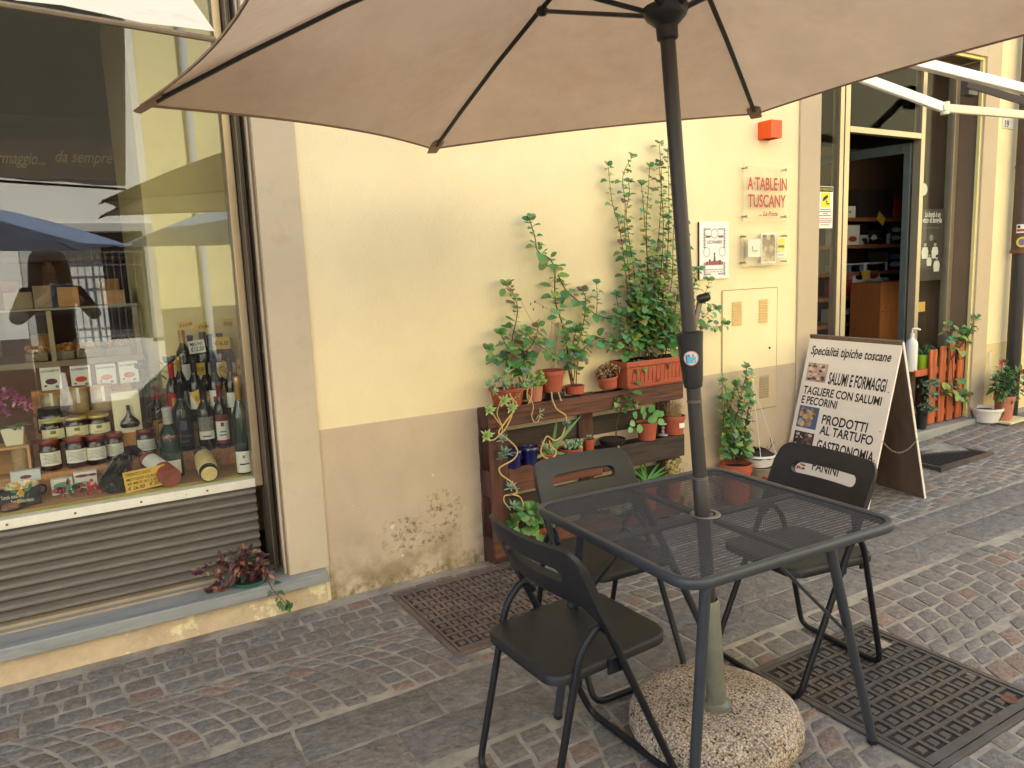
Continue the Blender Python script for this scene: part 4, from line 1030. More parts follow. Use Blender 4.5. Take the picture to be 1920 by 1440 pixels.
card('leaflet', 3.70, 3.772, 1.43, 1.55, -.048, M_pap, 'yellow and white leaflet, right in the acrylic holder', ((.05, .95, .3, .95, M_yl), (.1, .9, .5, .62, M_olv), (.15, .85, .12, .16, mat('blue print', S(110, 120, 190), .6))))
# enamel plate
t = thing('poster', 'white enamel plate with ornate dark and red print beside the acrylic signs', 'poster', (3.213, 0, 1.48))
ex0, ex1, ez0, ez1 = 3.098, 3.332, 1.322, 1.645
plate = MB().box(ex0, ex1, -.014, -.001, ez0, ez1).build('plate', mat('plate white', S(240, 234, 228), .35), t, bevel=.003)
MB().box(ex0-.0015, ex0-.0003, -.014, -.001, ez0, ez1).build('plate_edge', mat('plate edge', S(70, 56, 48), .6), plate)
M_pk, M_gy = mat('dusky red print', S(150, 80, 92), .6), mat('grey print', S(126, 116, 122), .6)
EP = lambda u, v, l=.0152: V((ex0+(ex1-ex0)*u, -l, ez0+(ez1-ez0)*v))
q = MB()
for u0, u1 in ((.13, .2), (.8, .87)):
    for v0, v1 in ((.07, .30), (.55, .90)):
        for k in range(12):
            a = v0+(v1-v0)*k/12; q.quad(EP(u0+.01*(k % 2), a), EP(u1-.01*(k % 2), a), EP(u1-.01*(k % 2), a+(v1-v0)/12*.7), EP(u0+.01*(k % 2), a+(v1-v0)/12*.7))
for u0 in (.2, .62):
    for v0 in (.08, .865):
        for k in range(6): q.quad(EP(u0+k*.03, v0), EP(u0+k*.03+.02, v0), EP(u0+k*.03+.02, v0+.025), EP(u0+k*.03, v0+.025))
for k in range(20):
    a = 2*PI*k/20; b_ = 2*PI*(k+1)/20
    q.quad(EP(.5+.11*math.cos(a), .80+.075*math.sin(a)), EP(.5+.125*math.cos(a), .80+.085*math.sin(a)), EP(.5+.125*math.cos(b_), .80+.085*math.sin(b_)), EP(.5+.11*math.cos(b_), .80+.075*math.sin(b_)))
    for cu in (.24, .76): q.quad(EP(cu+.1*math.cos(a), .48+.075*math.sin(a)), EP(cu+.112*math.cos(a), .48+.083*math.sin(a)), EP(cu+.112*math.cos(b_), .48+.083*math.sin(b_)), EP(cu+.1*math.cos(b_), .48+.075*math.sin(b_)))
q.build('ornament', M_gy, plate)
q = MB(); q.text('LEONARDI', EP(.25, .625), XA, ZA, .5*(ex1-ex0), .018, 0, .01); q.build('lettering', mat('dark print', S(84, 74, 82), .6), plate)
for vv in (.165, .125):
    q = MB()
    for k in range(22):
        if rnd.random() < .85: q.quad(EP(.2+k*.027, vv), EP(.2+k*.027+.02, vv), EP(.2+k*.027+.02, vv+.012), EP(.2+k*.027, vv+.012))
    q.build('fine_print', M_gy, plate)
q = MB()
for k, (u, v, w_, h_) in enumerate(((.2, .25, .1, .06), (.3, .25, .08, .10), (.38, .25, .08, .07), (.46, .25, .09, .09), (.55, .25, .08, .07), (.63, .25, .1, .085), (.73, .25, .06, .06))): q.quad(EP(u, v), EP(u+w_*.9, v), EP(u+w_*.9, v+h_), EP(u, v+h_))
q.build('drawing', M_pk, plate)
for s_, cu in ((1, .3), (-1, .7)):
    q = MB(); q.poly([EP(cu-s_*.09, .735), EP(cu-s_*.06, .725), EP(cu+s_*.06, .73), EP(cu+s_*.09, .76), EP(cu+s_*.05, .765), EP(cu-s_*.05, .765), EP(cu-s_*.09, .775)]); q.build('drawing', M_pk, plate)
MB().quad(EP(.47, .33), EP(.53, .33), EP(.52, .42), EP(.48, .42)).build('drawing', mat('dark figure print', S(80, 74, 84), .6), plate); q = MB(); q.poly([EP(.5+.03*math.cos(k), .445+.025*math.sin(k)) for k in [2*PI*i/8 for i in range(8)]]); q.build('drawing', mat('dark figure print', S(80, 74, 84), .6), plate)
# warning notice on the side pane
t = thing('camera_notice', 'white and yellow ATTENZIONE camera notice stuck inside the side pane of the door', 'notice', (4.45, .17, 1.75))
a_, b2 = PY(1532, 428, DY+.018), PY(1562, 350, DY+.018); cx0, cx1, cz0, cz1 = a_.x, b2.x, a_.z, b2.z; yy = DY+.016
sheet = MB().box(cx0, cx1, yy, yy+.002, cz0, cz1).build('sheet', M_pap, t)
CP = lambda u, v, l=.0008: V((cx0+(cx1-cx0)*u, yy-l, cz0+(cz1-cz0)*v))
def cq(m_, *a, l=.0008): MB().poly([CP(u, v, l) for u, v in a]).build('print', m_, sheet)
cq(M_ink, (.04, .87), (.97, .87), (.97, .985), (.04, .985)); MB().text('ATTENZIONE', CP(.1, .9, .0016), XA, ZA, (cx1-cx0)*.8, (cz1-cz0)*.055).build('lettering', M_yl, sheet)
cq(M_yl, (.22, .5), (.8, .5), (.8, .85), (.22, .85)); cq(M_ink, (.3, .67), (.36, .74), (.62, .8), (.66, .74), (.36, .64), l=.0016); cq(M_ink, (.5, .66), (.55, .62), (.55, .57), (.78, .57), (.78, .6), (.6, .6), (.6, .66), l=.0016)
for k, (vv, c_, n_) in enumerate(((.44, M_ink, 7), (.39, M_ink, 8), (.34, M_ink, 3), (.29, M_ink, 8), (.22, M_red, 9), (.17, M_gy, 9), (.13, M_red, 8), (.07, M_gy, 6))):
    q = MB()
    for j in range(n_): q.quad(CP(.5-n_*.05+j*.1+.01, vv), CP(.5-n_*.05+j*.1+.085, vv), CP(.5-n_*.05+j*.1+.085, vv+.022), CP(.5-n_*.05+j*.1+.01, vv+.022))
    q.build('fine_print', c_, sheet)

# ------------------------------------------------------------------ pallet planter against the wall
def wood(name, a, b_, st):
    return mat(name, a, .62, ns=9, na=.4, stretch=st, ns2=5, col2=b_, thr=(.42, .62), bs=26, bst=.35, bd=.004)
M_wood = wood('stained red brown wood', S(108, 62, 44), S(58, 38, 31), (.7, 6, 9)); M_woodv = wood('stained upright wood', S(92, 56, 44), S(54, 36, 32), (6, 6, .7)); M_woodk = wood('dark stained wood', S(62, 48, 44), S(42, 34, 32), (.7, 6, 9))
PX0, PX1, PYF = 1.635, 2.865, -.125
t = thing('pallet_planter', 'dark stained wooden pallet leaning on the wall as a plant shelf', 'pallet', ((PX0+PX1)/2, -.07, 0))
def plank(x0, x1, y0, y1, z0, z1, m, name='board'):
    q = MB(); n = 9; vs = []
    q.box(x0, x1, y0, y1, z0, z1); return q.build(name, m, t, bevel=.004)
for z0, z1, x1, m_ in ((.682, .775, PX1, M_wood), (.352, .475, 2.30, M_wood), (.358, .482, PX1+.005, M_woodk), (.03, .125, PX1, M_wood)):
    if m_ is M_woodk: plank(2.301, x1, PYF-.002, PYF+.018, z0, z1, m_)
    else: plank(PX0+.10 if z1 == .475 else PX0+.005, x1, PYF, PYF+.02, z0, z1, m_)
for x0, x1 in ((PX0, PX0+.095), (2.22, 2.315), (2.76, 2.86)):
    m_ = M_woodv
    for z0, z1 in ((.01, .135), (.34, .47), (.676, .768)): plank(x0+.004, x1-.004, PYF+.021, -.028, z0, z1, m_, 'block')
    plank(x0, x1, -.0275, -.016, .0, .772, m_, 'upright')
plank(PX0+.002, PX0+.10, PYF+.002, PYF+.0205, .126, .68, M_woodv, 'upright')
for z0, z1 in ((.535, .635), (.12, .30), (.40, .475), (.69, .765)): plank(PX0+.003, PX1-.003, -.0155, -.006, z0, z1, M_woodk, 'back_board')
SH = ((.752, M_woodk), (.452, M_woodk), (.10, M_woodk))
for zt, m_ in SH: plank(PX0+.1, PX1-.01, PYF+.021, -.029, zt-.016, zt, m_, 'shelf')

# ------------------------------------------------------------------ pots and plants
M_ter = mat('terracotta plastic', S(172, 84, 58), .6, ns=14, na=.14, ns2=20, col2=S(184, 112, 86), thr=(.6, .8)); M_ter2 = mat('faded terracotta', S(190, 120, 96), .7, ns=16, na=.1); M_terd = mat('brown terracotta', S(150, 66, 46), .6, ns=14, na=.15)
M_blue = mat('cobalt glaze', S(26, 26, 84), .12, ns=10, na=.25, coat=.6); M_blk = mat('black pot plastic', S(34, 32, 32), .45, ns=20, na=.1); M_soil = mat('potting soil', S(60, 44, 34), .95, ns=60, na=.5, bs=90, bst=1, bd=.01)
M_lf = mat('green leaf', S(78, 122, 58), .42, attr='Col', ns=30, na=.12, transl=.22); M_stem = mat('brown stem', S(84, 52, 40), .7, ns=40, na=.2); M_suc = mat('succulent leaf', S(120, 160, 110), .45, attr='Col', transl=.12); M_dry = mat('dry plant', S(150, 116, 84), .9, attr='Col'); M_runner = mat('pale runner', S(206, 172, 112), .6, ns=30, na=.15)
GREENS = [S(92, 146, 82), S(112, 162, 90), S(84, 134, 78), S(128, 168, 92), S(104, 156, 112), S(150, 172, 88), S(122, 166, 124), S(96, 150, 88), S(170, 176, 96), S(140, 116, 92)]
SUCC = [S(140, 168, 140), S(156, 186, 120), S(120, 150, 130), S(166, 190, 150)]; LIME = [S(168, 196, 110), S(150, 186, 100), S(178, 200, 130)]; DRY = [S(150, 116, 84), S(124, 92, 68), S(176, 146, 108), S(96, 72, 56)]
def pot(label, px, pyb, pyt, rt, rb, y, m=None, group='flower pots around the pallet', name='flower_pot', cat='flower pot', rim=True, soil=.9, z=None, soil_m=None, tilt=None, square=False):
    """bottom centre at photo point (px, pyb), rim at pyt, radii in photo pixels"""
    P = PY(px, pyb, y); k = MPP(P)
    if z is not None:
        P = V((P.x, y, z)); H = abs(PY(px, pyt, y).z-z)
    else: H = (pyb-pyt)*k*1.0
    Rt, Rb = rt*k, rb*k; t = thing(name, label, cat, P, group)
    rh = H*.2; prof = [(0, .0), (Rb*.9, 0), (Rb, .003)]
    if rim: prof += [(Rb+(Rt*.94-Rb)*(1-rh/H), H-rh), (Rt, H-rh+.002), (Rt, H-.002), (Rt*.97, H), (Rt*.92, H-.002), (Rt*.88, H*soil-.004)]
    else: prof += [(Rt*.98, H-.004), (Rt, H), (Rt*.94, H-.002), (Rt*.90, H*soil-.004)]
    M = Matrix.Rotation(tilt, 3, 'Y') if tilt else None
    MB().lathe(prof, P, 28, M).build('pot', m or M_ter, t)
    q = MB(); n = 20; vs = [P+(M or Matrix.Identity(3)) @ V((0, 0, H*soil+.006))]
    for i in range(n): vs.append(P+(M or Matrix.Identity(3)) @ V((Rt*.9*math.cos(2*PI*i/n), Rt*.9*math.sin(2*PI*i/n), H*soil-.003)))
    q.add(vs, [(0, 1+i, 1+(i+1) % n) for i in range(n)], True).build('soil', soil_m or M_soil, t)
    return t, P+V((0, 0, H*soil)), Rt
class Plant:
    def __init__(s): s.st, s.lf = MB(), MB()
    def branch(s, pts, r=.0025, leaf=.03, n=10, start=.12, cols=GREENS, shape='round', out=1., wd=.9, taper=.5, both=True, k=5, gap=None):
        P = smooth(pts, k); m = len(P); R = [r*(1-taper*i/(m-1)) for i in range(m)]; s.st.tube(P, R, 6)
        acc = [0]
        for a, b_ in zip(P, P[1:]): acc.append(acc[-1]+(b_-a).length)
        n = int(n*1.7)
        for i in range(n):
            tt = start+(1-start)*(i+.5)/n; d = tt*acc[-1]; j = max(1, next((q for q in range(m) if acc[q] >= d), m-1)); f = (d-acc[j-1])/max(1e-6, acc[j]-acc[j-1]); p = P[j-1].lerp(P[j], f); tg = (P[j]-P[j-1]).normalized()
            for sd in ((1, -1) if both else (rnd.choice((1, -1)),)):
                a = rnd.uniform(0, PI) if i % 2 else rnd.uniform(-.4, .4); ref = tg.orthogonal().normalized(); ref = (ref*math.cos(a)+tg.cross(ref)*math.sin(a))*sd
                dr = (ref*out+tg*.25+V((0, -.25, rnd.uniform(-.25, .35)))).normalized(); L = leaf*1.5*rnd.uniform(.45, 1.22)*(1-.38*tt)
                s.lf.col = tuple(c*rnd.uniform(.8, 1.2) for c in rnd.choice(cols)); pe = p+dr*L*.35; s.st.tube([p, pe], .0008, 4, cap=False)
                s.lf.leaf(pe, dr+V((0, 0, -.25)), V((rnd.uniform(-.3, .3), -.55, 1)), L, L*wd, rnd.uniform(.02, .3), shape)
        for a in range(5):
            dr = V((math.cos(a*1.26), math.sin(a*1.26)*.8-.3, rnd.uniform(.1, 1.1))).normalized(); s.lf.col = rnd.choice(cols); s.lf.leaf(P[-1], dr, V((0, -.8, .6)), leaf*.9, leaf*.75, .1, shape)
        return s
    def done(s, t, mst=None, mlf=None, n1='stem', n2='foliage'):
        if s.st.v: s.st.build(n1, mst or M_stem, t)
        if s.lf.v: s.lf.build(n2, mlf or M_lf, t, angle=80)
def PL(y, *pp, wob=.0): return [PY(a, b_, y+rnd.uniform(-wob, wob)) for a, b_ in pp]
YT = -.075
# 1 trailing succulent
t, top, R = pot('terracotta pot of trailing pale succulents at the left end of the pallet top', 952, 760, 724, 35, 26, YT, M_terd)
q, rn = MB(), MB()
for a, b_, s_, c in ((922, 733, .055, SUCC), (940, 722, .06, SUCC), (962, 712, .055, SUCC), (916, 720, .05, SUCC), (975, 725, .05, SUCC), (950, 700, .05, SUCC), (968, 736, .05, LIME), (990, 716, .045, SUCC), (930, 708, .045, SUCC), (960, 758, .045, SUCC)):
    for _ in range(2):
        q.col = rnd.choice(c); p = PY(a+rnd.uniform(-4, 4), b_+rnd.uniform(-4, 4), -.12+rnd.uniform(-.03, .04)); q.rosette(p, (rnd.uniform(-.5, .5), -.8, .5), s_*.75, 12, .26)
    rn.tube(smooth([top+V((rnd.uniform(-.03, .03), rnd.uniform(-.03, .0), 0)), top.lerp(p, .5)+V((0, -.02, .045)), p]), .0018, 5)
for a, b_, s_, c in ((917, 769, .05, LIME), (945, 752, .055, LIME), (958, 765, .05, LIME), (912, 817, .055, LIME)): q.col = rnd.choice(c); q.rosette(PY(a, b_, -.15), (-.2, -.9, .4), s_*.85, 16, .3)
runs = [((955, 735), (963, 765), (950, 800), (937, 815), (925, 825), (913, 824)), ((960, 745), (968, 762), (945, 795), (935, 812), (950, 822), (967, 838), (970, 850), (962, 862), (944, 872)), ((944, 872), (936, 878), (940, 890), (960, 905), (969, 920), (967, 925), (962, 928)), ((940, 750), (932, 775), (942, 800), (940, 815)), ((920, 768), (930, 785), (940, 798))]
for r_ in runs: rn.tube(smooth(PL(-.15, *r_)), .0038 if len(r_) > 5 else .0025, 7)
rn.tube(smooth(PL(-.16, (955, 928), (946, 930), (945, 940), (951, 948), (957, 956))), .003, 7); rn.tube(smooth(PL(-.16, (960, 927), (975, 932), (981, 948), (975, 968), (970, 985), (976, 998), (990, 1010), (1002, 1018))), .0036, 7)
rn.tube(smooth(PL(-.16, (970, 985), (965, 995), (964, 1006))), .0025, 6)
for a, b_, s_ in ((942, 825, .05), (946, 850, .06), (958, 915, .055), (962, 950, .055), (940, 858, .04)):
    q.col = rnd.choice(SUCC); q.rosette(PY(a, b_, -.16), (rnd.uniform(-.4, .4), -.5, .7), s_*.9, 13, .2, open_=.8)
rn.build('runner', M_runner, t); q.build('foliage', M_suc, t, angle=80)
# 2 pale pot of rosettes
t, top, R = pot('pale faded terracotta pot of light green rosettes, second from the left on the pallet', 1002, 752, 722, 17, 14, -.085, M_ter2, rim=False)
q, rn = MB(), MB()
for a, b_, s_ in ((995, 706, .05), (1010, 710, .05), (1016, 716, .045), (1003, 722, .05), (990, 724, .045), (1012, 702, .04), (985, 697, .05)):
    q.col = rnd.choice(LIME if a > 993 else SUCC); p = PY(a, b_, -.12); q.rosette(p, (rnd.uniform(-.4, .5), -.8, .5), s_*.8, 14, .3); rn.tube(smooth([top, top.lerp(p, .6)+V((0, 0, .02)), p]), .002, 5)
for r_ in (((992, 722), (988, 742), (995, 756)), ((998, 724), (996, 745), (990, 758)), ((990, 740), (1000, 760), (997, 780), (1003, 792), (1010, 788), (1012, 778))): rn.tube(smooth(PL(-.14, *r_)), .0025, 6)
q.col = SUCC[0]
for a, b_, d in ((1012, 776, (1, 0, -.4)), (1012, 774, (.2, 0, 1)), (1014, 772, (1, 0, .5)), (1010, 778, (-.6, 0, -.8)), (1012, 780, (.9, 0, -.8))): q.leaf(PY(a, b_, -.142), d, (0, -1, .2), .028, .006, .05, 'blade')
rn.build('runner', M_runner, t); q.build('foliage', M_suc, t, angle=80)
# 3 pot on a black pot, dry flower stalks
t, top, R = pot('black pot under a terracotta pot on the pallet top', 1040, 750, 732, 20, 17, -.07, M_blk)
t, top, R = pot('terracotta pot of dry flower stalks stacked in a black pot on the pallet', 1036, 735, 693, 24, 17, -.07, M_ter)
p = Plant(); q = MB()
for pts in (((1036, 690), (1032, 640), (1035, 590), (1020, 575), (1003, 566)), ((1038, 690), (1043, 640), (1040, 600)), ((1034, 690), (1020, 640), (990, 590), (975, 560)), ((1039, 690), (1040, 650), (1048, 620), (1030, 600))): p.st.tube(smooth(PL(-.06, *pts, wob=.01)), .0011, 5)
for a, b_ in ((1003, 566), (1000, 580), (1018, 576), (1010, 600), (995, 570)): q.col = rnd.choice(DRY); q.sphere(PY(a, b_, -.06), .0055, 6, (.7, .7, 1.3))
rn = MB()
for r_ in (((1034, 735), (1036, 750), (1045, 768), (1060, 778), (1062, 792), (1058, 806), (1054, 818)), ((1047, 735), (1051, 748), (1053, 751)), ((1054, 818), (1040, 826), (1026, 818), (1018, 832), (1014, 848), (1022, 858), (1035, 860), (1043, 846), (1034, 838), (1030, 826))): rn.tube(smooth(PL(-.15, *r_)), .0036, 7)
rn.build('runner', M_runner, t); p.done(t, mat('straw stalk', S(170, 130, 90), .8)); q.build('seed_head', M_dry, t)
q = MB()
for a, b_ in ((1056, 800), (1062, 797)): q.col = rnd.choice(SUCC); q.rosette(PY(a, b_, -.155), (.3, -.5, .7), .045, 12, .22)
q.build('foliage', M_suc, t, angle=80)
# plectranthus with long stem left (rooted in the fourth pot)
t, top, R = pot('low terracotta pot with a black inner rim and a tall leaning leafy stem', 1078, 738, 722, 19, 17, -.07, M_ter)
p = Plant()
p.branch(PL(-.05, (1072, 722), (1066, 690), (1063, 650), (1052, 600), (1042, 570), (1040, 540), (1040, 505), (1030, 485), (1008, 470), (1003, 445), (993, 412), wob=.01), .0042, .046, 15, .3)
p.branch(PL(-.05, (1046, 515), (1062, 545), (1085, 565), (1110, 585), (1140, 597), (1160, 590), (1157, 565), (1155, 552), wob=.01), .0032, .036, 9, .1)
p.branch(PL(-.06, (1076, 722), (1070, 680), (1085, 640), (1095, 600), (1098, 560), (1092, 545), wob=.01), .003, .042, 9, .3)
p.branch(PL(-.05, (1118, 592), (1120, 560), (1118, 530)), .002, .03, 4, .3)
p.branch(PL(-.09, (1080, 722), (1082, 690), (1090, 660), (1120, 635), (1150, 640), wob=.01), .0028, .042, 9, .2)
p.branch(PL(-.09, (1074, 722), (1078, 690), (1074, 650), (1080, 620)), .0028, .05, 8, .2)
p.branch(PL(-.09, (1076, 722), (1060, 680), (1030, 660), (1000, 640), (985, 620)), .003, .042, 6, .35)
p.branch(PL(-.06, (1055, 650), (1062, 640), (1058, 630)), .002, .03, 2)
p.done(t)
# cluster behind the first pots
t2, top, R = pot('black pot behind the trailing succulents holding a sprawling leafy plant', 980, 748, 722, 17, 14, -.04, M_blk)
p = Plant()
p.branch(PL(-.045, (982, 722), (978, 690), (968, 665), (960, 640), (968, 600), (970, 575), (960, 545), (948, 535)), .0032, .044, 11, .2)
p.branch(PL(-.07, (980, 722), (965, 690), (955, 660), (945, 640), (938, 625)), .003, .042, 8, .2)
p.branch(PL(-.07, (960, 660), (945, 655), (935, 678), (925, 665), (915, 655)), .002, .042, 4, .4)
p.branch(PL(-.06, (985, 722), (990, 690), (975, 670), (995, 650), (1005, 630), (1010, 610)), .003, .042, 9, .2)
p.branch(PL(-.06, (975, 722), (972, 690), (990, 672), (1000, 668)), .002, .04, 5, .2)
p.done(t2)
# 5 dried plant
t, top, R = pot('small terracotta pot of a withered brown plant on the pallet top', 1141, 727, 705, 20, 16, -.075, M_ter, tilt=-.12)
q = MB(); st = MB()
for k in range(110):
    a = rnd.uniform(-1.2, 1.1); c = top+V((rnd.uniform(-.02, .02), rnd.uniform(-.02, .02), 0)); L = rnd.uniform(.03, .085); d = V((math.sin(a)*1.2-.25, rnd.uniform(-.6, .5), math.cos(a)*.9)).normalized(); e = c+d*L; st.tube(smooth([c, c+d*L*.6+V((0, 0, .015)), e]), .0013, 4, cap=False)
    for _ in range(3): q.col = rnd.choice(DRY); q.leaf(e, V((rnd.uniform(-1, 1), rnd.uniform(-1, 1), rnd.uniform(-1.3, .3))), (0, -1, .3), rnd.uniform(.012, .03), .006, .3, 'blade')
st.build('stem', M_stem, t); q.build('withered_leaves', M_dry, t, angle=80)
# 6 long planter box
a_, b2 = PY(1168, 714, -.11), PY(1279, 692, -.11); zb = .777; LX0, LX1 = a_.x-.005, b2.x+.005; H = .145; t = thing('planter_box', 'long terracotta planter box of tall bushy plants at the right end of the pallet', 'planter', ((LX0+LX1)/2, -.075, zb))
y0, y1 = -.15, -.004; q = MB()
def ring(e, z): return [(LX0+.012-e, y0+.012-e, z), (LX1-.012+e, y0+.012-e, z), (LX1-.012+e, y1-.004, z), (LX0+.012-e, y1-.004, z)]
rg = [ring(-.006, zb), ring(.002, zb+H-.03), ring(.012, zb+H-.028), ring(.013, zb+H), ring(.006, zb+H), ring(.0, zb+H-.03)]; vs = [p for r_ in rg for p in r_]; q.add(vs, [(i*4+k, i*4+(k+1) % 4, (i+1)*4+(k+1) % 4, (i+1)*4+k) for i in range(5) for k in range(4)]+[(3, 2, 1, 0)]); box = q.build('box', M_ter, t, bevel=.003)
q = MB(); n = 14
for i in range(1, n): xx = LX0+.02+(LX1-LX0-.04)*i/n; q.box(xx-.0015, xx+.0015, y0+.0095, y0+.0125, zb+.03, zb+H-.034)
q.box(LX0+.012, LX1-.012, y0+.004, y0+.012, zb+.012, zb+.018); q.build('ribbing', M_ter, box)
MB().add([(p[0], p[1], zb+H-.010) for p in ring(.0, 0)], [(0, 1, 2, 3)]).build('soil', M_soil, t)
cx = PY(1254, 680, y0).x; cz = PY(1254, 680, y0).z; q = MB()
for dx, dz, l in ((0, .03, .03), (-.012, .026, .026), (.012, .026, .026), (-.02, .016, .02), (.02, .016, .02)): q.leaf((cx, y0+.003, cz-.012), (dx, 0, dz), (0, -1, 0), l, .011, .05, 'leaf')
q.box(cx-.004, cx+.004, y0-.002, y0+.006, cz-.034, cz-.012); q.build('emblem', mat('brown relief', S(120, 72, 48), .7, ns=60, na=.4), box)
p_ = PY(1236, 691, y0); MB().lathe([(0, .003), (.007, .003), (.009, 0)], (p_.x, y0+.004, zb+.032), 12, rot_to((0, -1, 0))).build('drain_plug', M_terd, box)
p = Plant(); YB = -.06
tall = [((1178, 655), (1180, 600), (1176, 540), (1172, 500), (1160, 420), (1148, 380), (1140, 310)), ((1185, 655), (1188, 600), (1180, 520), (1172, 440), (1172, 380), (1168, 330), (1186, 292)), ((1190, 655), (1196, 600), (1190, 520), (1178, 440), (1174, 400), (1180, 360), (1178, 340)),
        ((1205, 655), (1212, 600), (1216, 520), (1210, 440), (1206, 380), (1202, 345)), ((1210, 655), (1216, 590), (1214, 500), (1212, 420), (1216, 350), (1218, 312)), ((1220, 655), (1226, 580), (1232, 480), (1238, 400), (1240, 330), (1236, 268)), ((1224, 655), (1232, 580), (1240, 500), (1244, 420), (1240, 360), (1236, 310)),
        ((1232, 655), (1240, 580), (1250, 500), (1254, 420), (1254, 360), (1252, 285)), ((1238, 655), (1250, 590), (1260, 520), (1262, 450), (1264, 400), (1260, 350)), ((1246, 655), (1262, 600), (1272, 540), (1282, 470), (1286, 420)), ((1216, 655), (1222, 600), (1226, 540), (1230, 470)),
        ((1198, 655), (1202, 610), (1206, 560), (1202, 500)), ((1256, 655), (1275, 600), (1292, 560), (1300, 520), (1312, 505)), ((1240, 655), (1246, 600), (1244, 540), (1250, 480))]
for k, b_ in enumerate(tall): p.branch([PY(a, c+(15 if c == 655 else 0), YB+rnd.uniform(-.045, .03)) for a, c in b_], .0028, .034, 17, .12, taper=.55, wd=1.)
for k in range(19):
    a = rnd.uniform(1172, 1275); d = rnd.uniform(-40, 40); h = rnd.uniform(50, 130); p.branch([PY(a, 672, -.06), PY(a+d*.3, 655-h*.5, -.08+rnd.uniform(-.03, .03)), PY(a+d, 655-h, -.10+rnd.uniform(-.04, .04))], .0022, .04, 8, .1)
p.branch(PL(-.1, (1262, 650), (1290, 610), (1310, 600), (1330, 612), (1350, 612), (1362, 608)), .002, .034, 7, .3); p.branch(PL(-.1, (1262, 650), (1300, 580), (1322, 550), (1330, 525)), .002, .04, 6, .3); p.branch(PL(-.1, (1268, 650), (1305, 610), (1330, 585), (1345, 580)), .002, .036, 7, .3)
p.branch(PL(-.12, (1180, 655), (1160, 640), (1150, 655), (1140, 640)), .002, .03, 4, .3)
p.done(t); q = MB(); q.tube([PY(1192, 662, -.1), PY(1180, 605, -.09)], .006, 6); q.build('cane', mat('pale cane', S(176, 112, 66), .7), t)
# second shelf
for px, lab in ((960, 'cobalt blue glazed pot, the left one of the pair on the middle shelf'), (994, 'cobalt blue glazed pot, the right one of the pair on the middle shelf')):
    pot(lab, px, 876 if px < 970 else 872, 842 if px < 970 else 836, 21 if px < 970 else 18, 17 if px < 970 else 14, -.09, M_blue, 'blue glazed pots', rim=True)
t, top, R = pot('terracotta pot of grey spiky succulents in the middle of the pallet shelf', 1029, 868, 848, 17, 14, -.09, M_ter)
q = MB()
for k in range(16): q.col = rnd.choice(SUCC+[S(100, 130, 84)]); a = rnd.uniform(-1.2, 1.2); q.leaf(top+V((rnd.uniform(-.02, .02), rnd.uniform(-.02, .0), 0)), (math.sin(a), rnd.uniform(-.4, .2), math.cos(a)), (0, -1, .2), rnd.uniform(.05, .1), .012, .2, 'blade')
for (a, b_), (c, d) in ((((1036, 840), (1092, 778))), ((1036, 835), (1046, 785)), ((1030, 845), (1000, 862)), ((1040, 850), (1060, 850))):
    A_, B_ = PY(a, b_, -.1), PY(c, d, -.13); q.col = S(110, 150, 86); q.leaf(A_, B_-A_, (0, -1, .4), (B_-A_).length, .02, .05, 'blade')
q.build('leaves', M_suc, t, angle=80)
t, top, R = pot('wide terracotta pot of shrivelled round succulents behind the far chair', 1070, 862, 838, 24, 20, -.085, M_terd)
q = MB(); st = MB()
for k in range(22):
    c = top+V((rnd.uniform(-.045, .045), rnd.uniform(-.05, .0), rnd.uniform(.005, .045))); q.col = rnd.choice(SUCC+[S(180, 160, 116), S(150, 140, 104)]); q.sphere(c, rnd.uniform(.007, .013), 7, (1, 1, 1.2)); st.tube([V((c.x, c.y, top.z)), c], .0015, 4)
    if k % 2: q.leaf(c, (rnd.uniform(-1, 1), -.4, rnd.uniform(-1, .6)), (0, -1, .2), .03, .009, .2, 'blade')
st.build('stem', M_stem, t); q.build('leaves', M_suc, t, angle=80)
pot('small terracotta pot standing behind the blue pots', 1016, 862, 836, 15, 12, -.06, M_terd)
t, top, R = pot('tiny upright terracotta pot of a grey green succulent at the middle of the shelf', 1104, 848, 822, 11.5, 9, -.095, M_ter, rim=False)
q = MB()
for k in range(4): q.col = rnd.choice(SUCC); q.rosette(top+V((rnd.uniform(-.02, .015), -.01, .008)), (rnd.uniform(-.4, .4), -.3, 1), .03, 9, .3)
q.build('foliage', M_suc, t, angle=80)
t, top, R = pot('black bowl of soil with one tall leafy stem on the middle shelf', 1148, 832, 822, 25, 22, -.085, M_blk, rim=False)
p = Plant(); p.branch(PL(-.12, (1155, 822), (1156, 800), (1163, 770), (1175, 745), (1185, 715), (1192, 695), (1200, 684)), .0038, .042, 10, .3, cols=[S(84, 140, 80), S(98, 150, 86), S(70, 120, 70)])
p.branch(PL(-.12, (1166, 770), (1160, 758), (1155, 752)), .002, .032, 2, .4); p.branch(PL(-.12, (1168, 765), (1190, 755)), .002, .03, 3, .4); p.done(t)
q = MB(); q.tube(smooth(PL(-.14, (1153, 828), (1160, 838), (1164, 860), (1166, 872), (1172, 878))), .004, 7); q.build('runner', M_runner, t)
t, top, R = pot('terracotta pot of a plant with big round fleshy leaves on the middle shelf', 1213, 824, 790, 20, 16, -.10, M_ter, rim=False)
q = MB()
